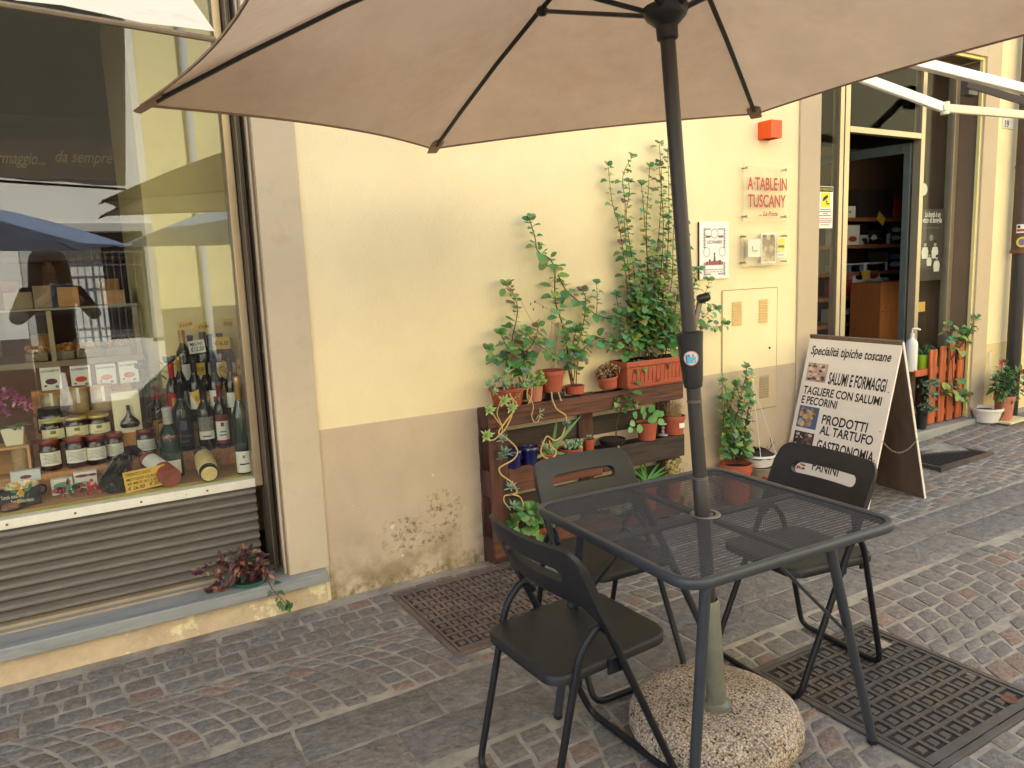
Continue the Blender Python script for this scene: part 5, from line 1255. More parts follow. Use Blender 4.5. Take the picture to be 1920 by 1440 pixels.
for a, b_, l, dx, dz in ((1195, 775, .05, -.9, .5), (1205, 770, .05, -.2, 1), (1218, 768, .052, .3, 1), (1225, 775, .05, .8, .6), (1232, 786, .045, 1, .1), (1215, 785, .055, .5, .3), (1190, 785, .045, -1, -.2), (1200, 790, .05, -.4, -.7), (1185, 795, .04, -.9, -.6), (1210, 778, .05, -.6, .8), (1222, 782, .05, .2, .5), (1236, 776, .04, .6, 1)):
    q.col = rnd.choice([S(116, 170, 96), S(98, 154, 84), S(128, 178, 108)]); q.leaf(PY(a, b_+6, -.115+rnd.uniform(-.02, .02)), (dx, -.35, dz), (0, -1, .3), l, l*.85, .08, 'round')
q.build('leaves', M_suc, t, angle=80)
t = thing('glass_candlestick', 'small clear glass candlestick between two terracotta pots on the shelf', 'candlestick', PY(1243, 816, -.09)); P = PY(1243, 816, -.09)
MB().lathe([(0, 0), (.03, .001), (.028, .005), (.007, .012), (.011, .022), (.006, .03), (.012, .042), (.007, .05), (.022, .062), (.02, .07), (0, .066)], P, 20).build('stick', mat('grey glass', S(150, 148, 150), .1, spec=.8, coat=.5), t)
t, top, R = pot('terracotta pot of dry straw with a white label, right end of the middle shelf', 1264, 813, 778, 21, 17, -.09, M_ter)
q = MB(); st = MB()
for k in range(150):
    c = top+V((rnd.uniform(-.03, .03), rnd.uniform(-.03, .02), 0)); h = rnd.uniform(.03, .1); e = c+V((rnd.uniform(-.03, .03), rnd.uniform(-.03, .03), h)); m_ = c.lerp(e, .5)+V((rnd.uniform(-.02, .02), rnd.uniform(-.02, .02), .01)); q.tube([c, m_, e, e+V((rnd.uniform(-.02, .02), rnd.uniform(-.02, .02), rnd.uniform(-.02, .01)))], .0009, 4, cap=False)
q.build('straw', mat('dry straw', S(172, 146, 104), .9, ns=30, na=.3), t)
P = PY(1264, 813, -.09); k = MPP(P); lab = MB(); rr = 20.2*k
lab.add([(P.x+rr*math.cos(a), P.y+rr*math.sin(a), P.z+z) for a in [math.radians(-105+6*i) for i in range(8)] for z in (14*k, 23*k)], [(2*i, 2*i+2, 2*i+3, 2*i+1) for i in range(7)]); lb = lab.build('label', M_pap, t)
# lower shelf
t, top, R = pot('terracotta pot of a spider plant on the lowest pallet shelf', 1212, 938, 905, 20, 16, -.11, M_ter, z=.101)
q = MB()
for k in range(26):
    a = rnd.uniform(0, 2*PI); L = rnd.uniform(.1, .2); d = V((math.cos(a), math.sin(a)*.5-.25, rnd.uniform(.5, 1.2))).normalized(); q.col = rnd.choice([S(84, 150, 70), S(110, 170, 90), S(70, 130, 60)]); q.leaf(top, d, (0, -.3, 1), L, .016, .3, 'blade')
q.build('leaves', M_lf, t, angle=80)
t, top, R = pot('small terracotta pot of a pale dried cactus on the lowest shelf near the right end', 1262, 925, 900, 15, 12, -.1, M_ter, z=.101)
q = MB()
for k in range(60): q.col = rnd.choice([S(170, 156, 100), S(150, 140, 90), S(190, 170, 120)]); c = top+V((rnd.uniform(-.05, .05), rnd.uniform(-.03, .03), rnd.uniform(.03, .13))); q.sphere(c, rnd.uniform(.006, .012), 6)
q.tube([top, top+V((0, 0, .1))], .014, 8); q.build('cactus', M_dry, t)
t, top, R = pot('wide low terracotta bowl on the lowest shelf, seen through the table mesh', 1165, 985, 960, 36, 28, -.1, M_terd, z=.101)
q = MB()
for k in range(12): q.col = rnd.choice(SUCC); q.rosette(top+V((rnd.uniform(-.08, .08), rnd.uniform(-.05, .02), .01)), (rnd.uniform(-.4, .4), -.3, 1), .035, 10, .3)
q.build('foliage', M_suc, t, angle=80)
t, top, R = pot('terracotta pot of round leaved plants at the lower left corner of the pallet', 1012, 1010, 985, 18, 15, -.1, M_ter, z=.101)
p = Plant()
for b_ in (((1010, 985), (1000, 975), (985, 960), (972, 955)), ((1012, 985), (1005, 965), (990, 950)), ((1012, 985), (1015, 970), (1010, 955)), ((1014, 985), (1018, 1000), (1018, 1030)), ((1008, 985), (980, 985), (960, 985)), ((1016, 985), (1025, 970), (1030, 975))): p.branch(PL(-.15, *b_), .002, .042, 5, .25, cols=[S(84, 130, 70), S(104, 150, 84), S(128, 164, 90)], shape='round', wd=1.05)
p.done(t)
# on the ground right of the pallet
t, top, R = pot('terracotta pot of a bushy climbing plant on the ground below the meter cupboard', 1380, 912, 868, 29, 22, -.12, M_ter, z=.004)
p = Plant()
for b_ in (((1378, 868), (1362, 820), (1366, 770), (1360, 730), (1352, 715)), ((1382, 868), (1372, 820), (1384, 770), (1392, 730), (1400, 700), (1398, 688)), ((1376, 868), (1368, 830), (1362, 790), (1372, 750), (1378, 720)), ((1384, 868), (1388, 830), (1378, 790), (1386, 750), (1380, 715)), ((1380, 868), (1394, 830), (1398, 800), (1404, 760), (1405, 740)), ((1380, 868), (1364, 850), (1356, 800), (1358, 760), (1350, 745)), ((1386, 868), (1394, 850), (1398, 815)), ((1376, 868), (1370, 800), (1358, 780)), ((1382, 868), (1380, 810), (1390, 780), (1402, 720))):
    p.branch([PY(a, c, -.11+rnd.uniform(-.03, .05)) for a, c in b_], .003, .036, 14, .15)
p.done(t)
pot('empty terracotta pot half hidden beside the grey bucket', 1398, 905, 868, 18, 14, -.06, M_terd, z=.004)
t = thing('bucket', 'grey bucket with a painted red flower under the white hanging pot', 'bucket', (PY(1424, 900, -.1).x, -.1, .003)); P = V(t.location); k = MPP(P)
MB().lathe([(0, 0), (20*k, 0), (26*k, .175), (27.5*k, .18), (27.5*k, .186), (25*k, .184), (20*k, .01), (0, .008)], P, 24).build('bucket_body', mat('grey enamel', S(150, 146, 128), .45, ns=9, na=.1), t)
q = MB(); aa = -2.05
for da, dz in ((0, .11), (.18, .12), (-.16, .118), (.08, .13), (-.06, .132)): c = P+V((23.9*k*math.cos(aa+da), 23.9*k*math.sin(aa+da), dz)); q.sphere(c, .010, 7, (1, 1, 1))
q.build('flower_print', mat('red flower paint', S(150, 44, 40), .5), t)
def hanging(label, px, pyb, pyt, r, y, hook, loc_z, dry):
    t, top, R = pot(label, px, pyb, pyt, r, r*.72, y, mat('white pot plastic', S(232, 228, 222), .4, ns=12, na=.05), 'white hanging pots', 'hanging_pot', 'hanging pot', z=loc_z, soil=.82)
    hk = hook; q = MB()
    for a in (-2.3, -.6, 1.2): c = top+V((R*.97*math.cos(a), R*.97*math.sin(a), .01)); q.tube([c, hk], .0022, 6)
    q.build('hanger_cord', mat('white cord', S(226, 222, 212), .5), t); MB().tube([hk+V((0, 0, -.012)), hk+V((0, 0, .012)), hk+V((.01, -.004, .022)), hk+V((.004, -.01, .034))], .005, 7).build('hanger_hook', M_white, t)
    return t, top, R
t, top, R = hanging('white hanging pot with a heap of brown soil standing on the grey bucket', 1422, 872, 849, 33, -.1, PY(1411, 716, -.06), .192, True)
q = MB(); vs = [top+V((0, 0, .045))]; n = 22
for rr, zz in ((.3, .04), (.6, .028), (.85, .008), (.95, -.006)):
    for i in range(n): a = 2*PI*i/n; f = rnd.uniform(.88, 1.1); vs.append(top+V((R*rr*f*math.cos(a)-.006, R*rr*f*math.sin(a), zz*rnd.uniform(.7, 1.25))))
q.add(vs, [(0, 1+i, 1+(i+1) % n) for i in range(n)]+[(1+j*n+i, 1+j*n+(i+1) % n, 1+(j+1)*n+(i+1) % n, 1+(j+1)*n+i) for j in range(3) for i in range(n)], True); q.build('soil_heap', M_soil, t, angle=180)
q = MB()
for b_ in (((1440, 850), (1446, 835), (1444, 820)), ((1446, 838), (1452, 828)), ((1442, 848), (1438, 836))): q.tube(PL(-.11, *b_), .0018, 5)
q.build('twig', M_stem, t)
q = MB(); c = PY(1411, 712, -.055); q.sphere(c, .018, 10, (1, .5, 1)); lo = tag(q.build('plastic_clip', mat('yellow clip plastic', S(222, 206, 60), .4)), 'yellow plastic clip holding the hanging cords by the climbing plant', 'clip')
# left: purple plant on the sill
t, top, R = pot('dark green pot lying low on the grey sill with purple trailing leaves', 470, 1102, 1084, 32, 30, .02, mat('dark green plastic', S(34, 96, 78), .35, ns=20, na=.1), z=.157, soil=.7)
p = Plant(); PUR = [S(104, 48, 74), S(84, 60, 60), S(60, 76, 52), S(120, 80, 60), S(70, 44, 58), S(176, 120, 84)]
for b_ in (((470, 1085), (440, 1060), (410, 1055), (385, 1070), (370, 1075)), ((475, 1085), (450, 1045), (425, 1040), (415, 1055)), ((478, 1085), (470, 1040), (455, 1035)), ((480, 1085), (490, 1050), (485, 1042)), ((462, 1085), (430, 1070), (405, 1090), (392, 1108)), ((466, 1085), (440, 1075), (420, 1090), (410, 1105)), ((476, 1085), (496, 1060), (498, 1080)), ((472, 1085), (445, 1050), (430, 1060))):
    p.branch(PL(.0, *b_, wob=.03), .0024, .030, 8, .2, cols=PUR, shape='leaf', wd=.5)
p.branch(PL(-.085, (490, 1046), (497, 1070), (508, 1100), (520, 1115), (534, 1130), (540, 1140)), .0024, .034, 4, .5, cols=[S(76, 110, 62), S(90, 120, 70)], shape='leaf', wd=.6); p.done(t)

# ------------------------------------------------------------------ window display
M_cork = mat('cork board', S(196, 140, 88), .85, ns=40, na=.3, bs=60, bst=.4, ns2=16, col2=S(160, 108, 66), thr=(.5, .62)); M_lite = mat('pale wood', S(196, 150, 98), .6, ns=12, na=.2, stretch=(1, 6, 6))
FZ = .578
t = thing('display_stand', 'stepped cork display stand inside the shop window', 'display stand', (.1, .5, FZ))
q = MB(); q.box(-1.2, .615, .215, .86, FZ-.02, FZ-.002); q.build('floor_board', M_lite, t)
q = MB(); q.box(-1.2, .614, .168, .214, FZ-.02, FZ-.004); q.build('front_ledge', mat('yellow green ledge', S(208, 200, 120), .6, ns=20, na=.1), t)
def step(x0, x1, y0, y1, z): q = MB(); q.box(x0, x1, y0, y1, FZ-.001, z); q.build('step', M_cork, t)
step(-.20, .30, .43, .56, .66); step(-.19, .22, .561, .68, .765); step(-.18, .22, .681, .78, .865); step(-.18, .22, .781, .857, .962)
step(.301, .612, .45, .57, .66); step(.30, .612, .571, .69, .785); step(.30, .612, .691, .855, .91)
M_paper = mat('label paper', S(236, 232, 218), .6, ns=20, na=.04); M_yp = mat('ochre price card', S(222, 180, 66), .7, ns=15, na=.06); M_mk = mat('marker ink', S(30, 30, 40), .6)
M_gld = mat('gold foil', S(196, 150, 70), .3, metal=.6); M_rcap = mat('red foil', S(190, 26, 34), .35, metal=.2); M_kcap = mat('black foil', S(20, 18, 20), .35); M_sil = mat('silver foil', S(206, 206, 204), .3, metal=.5, ns=50, na=.2)
M_gdk = mat('dark wine bottle', S(16, 18, 16), .08, spec=.7, coat=.4); M_ggr = mat('green bottle', S(26, 46, 26), .08, spec=.7, coat=.4); M_grose = mat('rose wine bottle', S(150, 70, 52), .1, spec=.7, coat=.4)
def facing(P): d = CAM-P; return math.atan2(d.y, d.x)
def band(P, r, z0, z1, a, da, m, par, name='label', n=12, tilt=None):
    q = MB(); vs = []
    for i in range(n+1):
        aa = a-da+2*da*i/n; p = [V((r*math.cos(aa), r*math.sin(aa), z)) for z in (z0, z1)]; vs += [P+(tilt @ v if tilt else v) for v in p]
    q.add(vs, [(2*i, 2*i+2, 2*i+3, 2*i+1) for i in range(n)], True); return q.build(name, m, par)
def bottle(label, px, pyb, pyt, z, rpx, glassm, cap, lab, y=None, shoulder=.58, name='wine_bottle', grp='wine bottles in the shop window', prints=(), capf=.22):
    P = PZ(px, pyb, z) if y is None else V((PY(px, pyb, y).x, y, z)); k = MPP(P); H = PY(px, pyt, P.y).z-P.z; r = rpx*k
    t = thing(name, label, 'bottle', P, grp); nk = r*.36
    prof = [(0, 0), (r*.92, 0), (r, .006)] + [(r, H*shoulder*.5), (r, H*shoulder), (r*.93, H*(shoulder+.05)), (r*.6, H*(shoulder+.13)), (nk*1.1, H*(shoulder+.19)), (nk, H*(shoulder+.23)), (nk*.95, H*.94), (nk*1.15, H*.945), (nk*1.15, H*.985), (nk*.8, H), (0, H)]
    MB().lathe(prof, P, 22).build('bottle_glass', glassm, t)
    if cap: MB().lathe([(nk*1.12, H*(1-capf)), (nk*1.2, H*.94), (nk*1.28, H*.95), (nk*1.28, H*.99), (nk, H*1.004), (0, H*1.004)], P, 18).build('capsule', cap, t)
    a = facing(P)
    for (z0, z1, da, m) in lab:
        o = band(P, r*1.012, H*z0, H*z1, a, da, m, t)
        for (b0, b1, dd, mm, rr) in prints:
            if z0 <= b0 <= z1: band(P, r*(1.014+rr), H*b0, H*b1, a, dd, mm, o, 'print')
    return t, P, r, H, a
Mor = mat('orange label', S(214, 156, 60), .6); Mrl = mat('red label', S(178, 24, 36), .5); Mbl = mat('black label', S(30, 30, 38), .5); Mgl = mat('grey engraving', S(130, 128, 122), .6, ns=70, na=.5); Mbu = mat('plum label', S(120, 34, 48), .5); Mvio = mat('dusk blue print', S(96, 92, 120), .5, ns=90, na=.5)
def ptext(P, a, r, z, body, w, h, m, par, up=ZA, tiltx=0):
    n_ = V((math.cos(a), math.sin(a), 0)); ux = V((-n_.y, n_.x, 0)); q = MB(); q.text(body, P+n_*(r)-ux*(w/2)+ZA*z, ux, up, w, h, .1, .01); return q.build('lettering', m, par)
# front right
bt = bottle('sparkling wine bottle with silver foil neck and red band, standing beside the lying rosé bottle', 326, 893, 762, FZ, 20, M_ggr, M_sil, ((.06, .26, .8, M_paper),), capf=.32, name='sparkling_bottle')
band(bt[1], bt[2]*1.0, bt[3]*.545, bt[3]*.60, bt[4], 3.14, M_rcap, bt[0], 'neck_band')
bt = bottle('sparkling wine bottle with white label at the right edge of the window', 460, 886, 705, FZ, 14.5, M_ggr, M_gld, ((.02, .24, 1.2, M_paper),), name='sparkling_bottle', capf=.42, prints=((.1, .115, .6, M_mk, .004), (.17, .2, .15, M_olv, .004)))
bottle('dark wine bottle with red capsule and orange label, left of the step', 304, 838, 722, .66, 12.5, M_gdk, M_rcap, ((.1, .46, 1.0, Mor),), prints=((.3, .34, .3, Mrl, .006),))
bt = bottle('broad black wine bottle with dark flower label in the middle of the step', 349, 843, 718, .66, 17, M_gdk, M_kcap, ((.08, .50, .95, Mbl),), prints=((.32, .46, .35, Mvio, .006), (.14, .16, .5, Mvio, .006))); ptext(bt[1], bt[4], bt[2]*1.03, bt[3]*.22, 'ELLIANO', bt[2]*1.4, .008, M_gy, bt[0])
bottle('dark wine bottle with black and white engraved label on the step', 391, 841, 722, .66, 15, M_gdk, M_kcap, ((.17, .30, 1.0, M_paper), (.30, .52, 1.0, Mgl)), prints=((.21, .23, .5, M_mk, .006),))
bottle('dark wine bottle with white and dark red label, rightmost on the step', 421, 838, 716, .66, 13, M_gdk, Mbu, ((.07, .13, 1.0, Mbu), (.13, .42, 1.0, M_paper), (.42, .52, 1.0, Mbu)), prints=((.2, .215, .5, M_mk, .006), (.25, .265, .4, M_mk, .006), (.34, .40, .2, Mbu, .006)))
# middle tier
bottle('dark wine bottle with bright red capsule and red label on the middle tier', 331, 790, 680, .785, 12, M_gdk, M_rcap, ((.2, .5, 1.0, Mrl),), prints=((.28, .42, .3, M_gld, .006),), capf=.26)
bottle('dark wine bottle with gold capsule behind the red labelled one', 345, 775, 668, .785, 11, M_gdk, M_gld, ((.2, .45, 1., M_paper),), y=.655)
bottle('dark wine bottle with white label behind the ochre diamond price card', 373, 788, 672, .785, 12.5, M_gdk, M_kcap, ((.2, .48, 1.1, M_paper),), prints=((.4, .45, .4, Mor, .006),))
bottle('dark wine bottle with pale label behind the right ochre price card', 410, 786, 672, .785, 13, M_gdk, M_kcap, ((.18, .5, 1.1, M_paper),), prints=((.3, .4, .4, Mbu, .006),))
bottle('dark wine bottle half hidden by the window post on the middle tier', 440, 784, 672, .785, 12, M_gdk, M_kcap, ((.2, .45, 1., M_paper),))
# top tier
bottle('green glass wine bottle with pale label, leftmost on the top tier', 350, 720, 618, .91, 13, M_ggr, M_gld, ((.15, .42, 1., M_paper),), y=.775)
bottle('dark wine bottle with a black capsule in the middle of the top tier', 388, 720, 622, .91, 13, M_gdk, M_kcap, ((.15, .45, 1., M_paper),), y=.765)
bottle('dark wine bottle at the right end of the top tier', 420, 718, 624, .91, 13, M_gdk, M_kcap, ((.15, .45, 1., M_paper),), y=.765)
for px, pt, z_, y_, lab in ((369, 628, .91, .80, 'dark wine bottle behind the white handwritten price card on the top tier'), (405, 626, .91, .80, 'dark wine bottle behind the ochre €16.50 price card on the top tier'), (438, 632, .91, .80, 'dark wine bottle against the window post on the top tier'),
                       (392, 676, .785, .64, 'dark wine bottle between the two ochre price cards of the middle tier'), (427, 680, .785, .66, 'dark wine bottle behind the corner turned price card')):
    bottle(lab, px, 760, pt, z_, 12, M_gdk, M_kcap, ((.2, .46, 1., M_paper),), y=y_)
# lying bottles
def lying(label, nx, ny, bx, by, rpx, gm, cap, labm, name='wine_bottle', z=FZ):
    A0 = PZ(bx, by, z+.045); k = MPP(A0); r = rpx*k; A0.z = z+r*.9; B0 = PZ(nx, ny, z+.11); d = (B0-A0); H = d.length; M = rot_to(d); t = thing(name, label, 'bottle', A0, 'lying bottles in the shop window'); nk = r*.36
    MB().lathe([(0, .012), (r*.5, .002), (r*.92, 0), (r, .006), (r, H*.55), (r*.9, H*.62), (r*.55, H*.70), (nk, H*.78), (nk, H*.95), (nk*1.2, H*.955), (nk*1.2, H*.99), (0, H)], A0, 22, M).build('bottle_glass', gm, t)
    if cap: MB().lathe([(nk*1.1, H*.74), (nk*1.15, H*.94), (nk*1.3, H*.95), (nk*1.3, H), (0, H*1.005)], A0, 16, M).build('capsule', cap, t)
    if labm: band(A0, r*1.01, H*.22, H*.5, math.radians(labm[1]), .9, labm[0], t, tilt=M)
    return t, A0, r, H, M
lying('dark bottle lying with its base towards the glass beside the red berries', 243, 842, 208, 906, 21, M_gdk, M_kcap, None)
lying('rosé wine bottle lying with its base towards the glass behind the ochre price card', 250, 842, 322, 893, 19, M_grose, M_kcap, (M_paper, 60))
t, A0, r, H, M = lying('straw covered wine flask lying with its base towards the glass', 371, 826, 392, 884, 17, M_ggr, M_gld, None, 'straw_flask')
q = MB(); q.lathe([(0, -.001), (r*.8, -.002), (r*.95, .004), (r*.98, .012), (r*.8, .018), (r*1.04, .03), (r*1.1, H*.3), (r*1.02, H*.46), (r*.75, H*.56), (r*.5, H*.6)], A0, 28, M); q.build('straw_cover', mat('pale straw', S(224, 196, 136), .7, ns=80, na=.15, bs=160, bst=.5), t)
# jars
def jar(label, px, pyb, pyt, z, rpx, body, lid, lab, grp, lidf=.16, y=None, prints=(), name='jar'):
    P = PZ(px, pyb, z) if y is None else V((PY(px, pyb, y).x, y, z)); k = MPP(P); H = PY(px, pyt, P.y).z-P.z; r = rpx*k; t = thing(name, label, 'jar', P, grp)
    MB().lathe([(0, 0), (r*.9, 0), (r, .006), (r, H*.68), (r*.9, H*(.80)), (r*.84, H*(1-lidf)), (0, H*(1-lidf))], P, 22).build('jar_glass', body, t)
    MB().lathe([(r*.9, H*(1-lidf)), (r*.93, H*(1-lidf)+.002), (r*.93, H-.003), (r*.88, H), (0, H)], P, 22).build('lid', lid, t)
    a = facing(P)
    if lab: o = band(P, r*1.012, H*.18, H*.62, a, 1.1, lab, t); 
    for k_, (z0, z1, da, m) in enumerate(prints): band(P, r*1.03, H*z0, H*z1, a, da, m, o, 'print')
    return t, P, r, H, a
M_jam = mat('dark jam', S(44, 22, 24), .1, spec=.6, coat=.5); M_rlid = mat('dark red lid', S(130, 44, 36), .3, metal=.3); M_glid = mat('gold lid', S(206, 190, 110), .3, metal=.3); M_cl = mat('filled pale glass', S(176, 150, 112), .12, ns=30, na=.3, coat=.4); M_cream = mat('cream label', S(230, 222, 186), .6)
M_txt = mat('grey label print', S(130, 134, 144), .6)
lines = tuple((.26+.045*i, .275+.045*i, .75-(i % 3)*.12, M_txt) for i in range(7))
for px, b_, tp, lab in ((98, 880, 823, 'leftmost of the four red lidded jam jars on the first step'), (146, 874, 818, 'second from the left of the four red lidded jam jars on the first step'), (183, 868, 815, 'third from the left of the four red lidded jam jars on the first step'), (217, 860, 810, 'rightmost of the four red lidded jam jars on the first step'), (277, 850, 803, 'single red lidded jam jar right of the cream gift box')):
    jar(lab, px, b_, tp, .66, 18 if px < 200 else 17, M_jam, M_rlid, M_paper, 'red lidded jam jars', prints=lines)
for px, b_, tp, lab in ((102, 828, 786, 'left of the three gold lidded jars with cream labels'), (147, 822, 780, 'middle one of the three gold lidded jars with cream labels'), (188, 816, 776, 'right of the three gold lidded jars with cream labels')):
    jar(lab, px, b_, tp, .765, 20, M_jam, M_glid, M_cream, 'gold lidded jars', .12, prints=((.42, .56, .22, M_olv), (.26, .30, .4, mat('mustard print', S(190, 160, 60), .6))))
for px, b_, tp, lab in ((100, 775, 734, 'squat preserving jar with a paper strip over its lid, left of three'), (150, 772, 724, 'pale glass preserving jar in the middle of the third step'), (197, 768, 720, 'pale glass preserving jar beside the cream gift box')):
    j = jar(lab, px, b_, tp, .865, 18, M_cl, M_lite, None, 'clear preserving jars', .1); P, r, H, a = j[1:]
    q = MB(); n_ = V((math.cos(a), math.sin(a), 0)); ux = V((-n_.y, n_.x, 0)); q.poly([P+n_*r*1.03+ux*s_*.006+ZA*z for s_, z in ((-1, H*.4), (1, H*.4), (1, H*.98), (-1, H*.98))]); q.build('paper_seal', M_paper, j[0])
t, P, r, H, a = jar('low oval jar with a pale green label in front of the preserving jars', 100, 790, 764, .80, 26, M_jam, M_kcap, mat('pale green label', S(206, 216, 170), .6), None, .2, y=.62)
# boxes
def carton(name, label, px0, px1, pyb, pyt, y, z, depth, m, prints, grp=None, cat='box'):
    A0, B0 = PY(px0, pyb, y), PY(px1, pyb, y); H = PY(px0, pyt, y).z-PY(px0, pyb, y).z; zz = z if z is not None else A0.z; t = thing(name, label, cat, ((A0.x+B0.x)/2, y, zz), grp)
    bx = MB().box(A0.x, B0.x, y, y+depth, zz, zz+H).build('carton', m, t, bevel=.0015); w_ = B0.x-A0.x
    for pr in prints:
        if isinstance(pr[0], str): MB().text(pr[0], (A0.x+w_*pr[1], y-.0012, zz+H*pr[2]), XA, ZA, w_*pr[3], H*pr[4], 0, .01).build('lettering', pr[5], bx)
        else:
            u, v, ru, rv, mm = pr; q = MB(); q.poly([(A0.x+w_*(u+ru*math.cos(k)), y-.001, zz+H*(v+rv*math.sin(k))) for k in [2*PI*i/14 for i in range(14)]]); q.build('print', mm, bx)
    return t
Mfr = [mat('plum print', S(96, 50, 56), .6, ns=90, na=.5), mat('tomato print', S(200, 70, 40), .6, ns=90, na=.4), mat('orange print', S(214, 110, 60), .6, ns=90, na=.3), mat('coral print', S(206, 84, 50), .6, ns=90, na=.4)]
for i, (a_, b_, yb, yt, nm) in enumerate(((79, 118, 733, 690, 'dark plum'), (135, 173, 726, 685, 'red tomato'), (183, 220, 721, 682, 'orange'), (226, 262, 718, 678, 'coral'))):
    carton('preserve_carton', 'white CONSERVA carton printed with %s fruit on the top step' % nm, a_, b_, yb, yt, .785, .963, .05, M_white, (('leCONSERVE', .06, .8, .86, .10, M_mk), (.5, .38, .3, .13, Mfr[i]), (.75, .14, .09, .07, M_txt), (.2, .2, .07, .05, Mfr[i])), 'white preserve cartons')
t = carton('gift_box', 'open cream gift box holding a dark teardrop bottle with a white label', 216, 268, 806, 728, .56, .765, .07, mat('cream carton', S(236, 228, 190), .6), ())
P = PY(243, 790, .548); q = MB(); k = MPP(P); q.lathe([(0, 0), (14*k, .002), (17*k, .012), (15*k, .03), (6*k, .052), (3.2*k, .07), (3*k, .095), (3.6*k, .1), (0, .102)], V((P.x, .545, .79)), 20, Matrix.Diagonal((1, .45, 1))); bo = q.build('teardrop_bottle', M_gdk, t)
q = MB(); q.poly([(P.x+.016*math.cos(a)*(.55 if math.sin(a) > .5 else 1), .5335-.001, .812+.02*math.sin(a)) for a in [2*PI*i/16 for i in range(16)]]); q.build('label', M_paper, bo)
carton('dark_carton', 'black carton of small spreads with white script at the lower left of the window', -20, 78, 938, 905, .27, FZ, .05, M_black, (('Tartufo dolce nero', .22, .55, .45, .2, M_white), ('Tartufo dolce bianco', .4, .25, .45, .2, M_white)))
carton('spread_carton', 'white carton with a green and dark red print behind the berries, left one', 98, 140, 930, 900, .36, FZ, .04, M_white, ((.5, .55, .4, .25, mat('teal print', S(110, 150, 130), .6)), (.4, .3, .3, .2, Mbu)))
carton('spread_carton', 'white carton with a dark red top print behind the berries, right one', 142, 186, 925, 890, .375, FZ, .04, M_white, ((.35, .8, .3, .08, Mbu), (.8, .8, .2, .07, Mbu), (.4, .45, .3, .03, M_txt), (.4, .35, .3, .03, M_txt)))
carton('leaflet_box', 'pale box with a dark red mark standing on the small wooden crate at the left', 16, 74, 872, 850, .42, .64, .03, mat('pale blue carton', S(206, 212, 216), .5), ((.5, .45, .2, .16, Mbu),))
t = thing('wooden_crate', 'small open wooden crate with a jar inside at the left of the window', 'crate', (-.32, .5, FZ)); xa, xb = PY(-40, 850, .5).x, PY(57, 850, .5).x
q = MB(); q.box(xa, xb, .48, .6, .64, .65).box(xa, xb, .48, .6, .77, .78).box(xb-.01, xb, .48, .6, .65, .77).box(xa, xa+.01, .48, .6, .65, .77).box(xa+.01, xb-.01, .59, .6, .65, .77).box(xa, xb, .50, .6, FZ, .64); q.build('crate_body', M_lite, t)
jar('brown paper topped jar inside the small wooden crate', 38, 848, 815, .651, 15, M_cl, M_lite, None, None, .2, y=.535)
t = thing('painted_jug', 'ceramic bowl painted with yellow and green fruit at the lower left of the window', 'bowl', PY(40, 903, .33)); P = V((PY(38, 903, .33).x, .33, FZ)); t.location = P
M_maj = mat('painted majolica', S(232, 222, 190), .15, ns=30, na=.1, ns2=26, col2=S(206, 150, 50), thr=(.5, .54), coat=.5); q = MB(); q.lathe([(0, 0), (.03, 0), (.05, .02), (.062, .05), (.06, .075), (.056, .078), (.05, .05), (0, .02)], P, 24); q.build('bowl', M_maj, t)
q = MB()
for s_ in (-1, 1): q.tube(fillet([P+V((s_*.055, -.01, .065)), P+V((s_*.085, -.015, .06)), P+V((s_*.08, -.015, .03)), P+V((s_*.054, -.01, .03))], .02), .004, 6)
q.build('handles', mat('dark glaze', S(50, 40, 34), .2), t)
q = MB()
for k in range(9): q.col = rnd.choice([S(70, 130, 96), S(90, 150, 110), S(206, 170, 60)]); a = -2.2+k*.16; q.leaf(P+V((.0625*math.cos(a), .0625*math.sin(a), .03+.03*(k % 2))), (rnd.uniform(-1, 1), 0, rnd.uniform(-1, 1)), (math.cos(a), math.sin(a), 0), .026, .016, .02, 'leaf')
q.build('painted_leaves', M_suc, t)
t = thing('plate', 'brown glazed plate with food at the lower left corner of the window', 'plate', (PY(18, 948, .24).x, .255, FZ)); P = V(t.location); MB().lathe([(0, .004), (.03, .004), (.05, .014), (.054, .016), (.055, .012), (.035, 0), (0, 0)], P, 26).build('dish', mat('brown glaze', S(80, 44, 34), .2, coat=.5), t)
q = MB(); q.sphere(P+V((0, 0, .012)), .03, 12, (1, .8, .4)); q.build('food', mat('brown cream', S(160, 104, 70), .6, ns=40, na=.3), t)
# berries
t = thing('berry_sprig', 'sprig of artificial red berries lying in front of the cartons', 'decoration', PZ(160, 922, FZ)); c = PZ(165, 918, FZ)
for k in range(34):
    px, py = (rnd.gauss(172, 15), rnd.gauss(916, 6)) if k < 26 else (rnd.uniform(98, 130), rnd.uniform(918, 934)); MB().sphere(PY(px, min(py, 930), .262+rnd.uniform(-.01, .02)), rnd.uniform(.0052, .0072), 8).build('berry', mat('red berry', S(196, 20, 30), .15, coat=.5), t)
q = MB()
for k in range(14): q.col = rnd.choice([S(50, 84, 60), S(90, 130, 100), S(40, 70, 50)]); q.leaf(PY(rnd.uniform(110, 160), rnd.uniform(905, 930), .28), (rnd.uniform(-1, 1), -.3, rnd.uniform(-.4, .8)), (0, -1, .3), .035, .014, .1, 'leaf')
q.tube(smooth([PY(100, 932, .27), PY(135, 920, .27), PY(190, 912, .27)]), .0015, 5); q.build('sprig_leaves', M_lf, t)
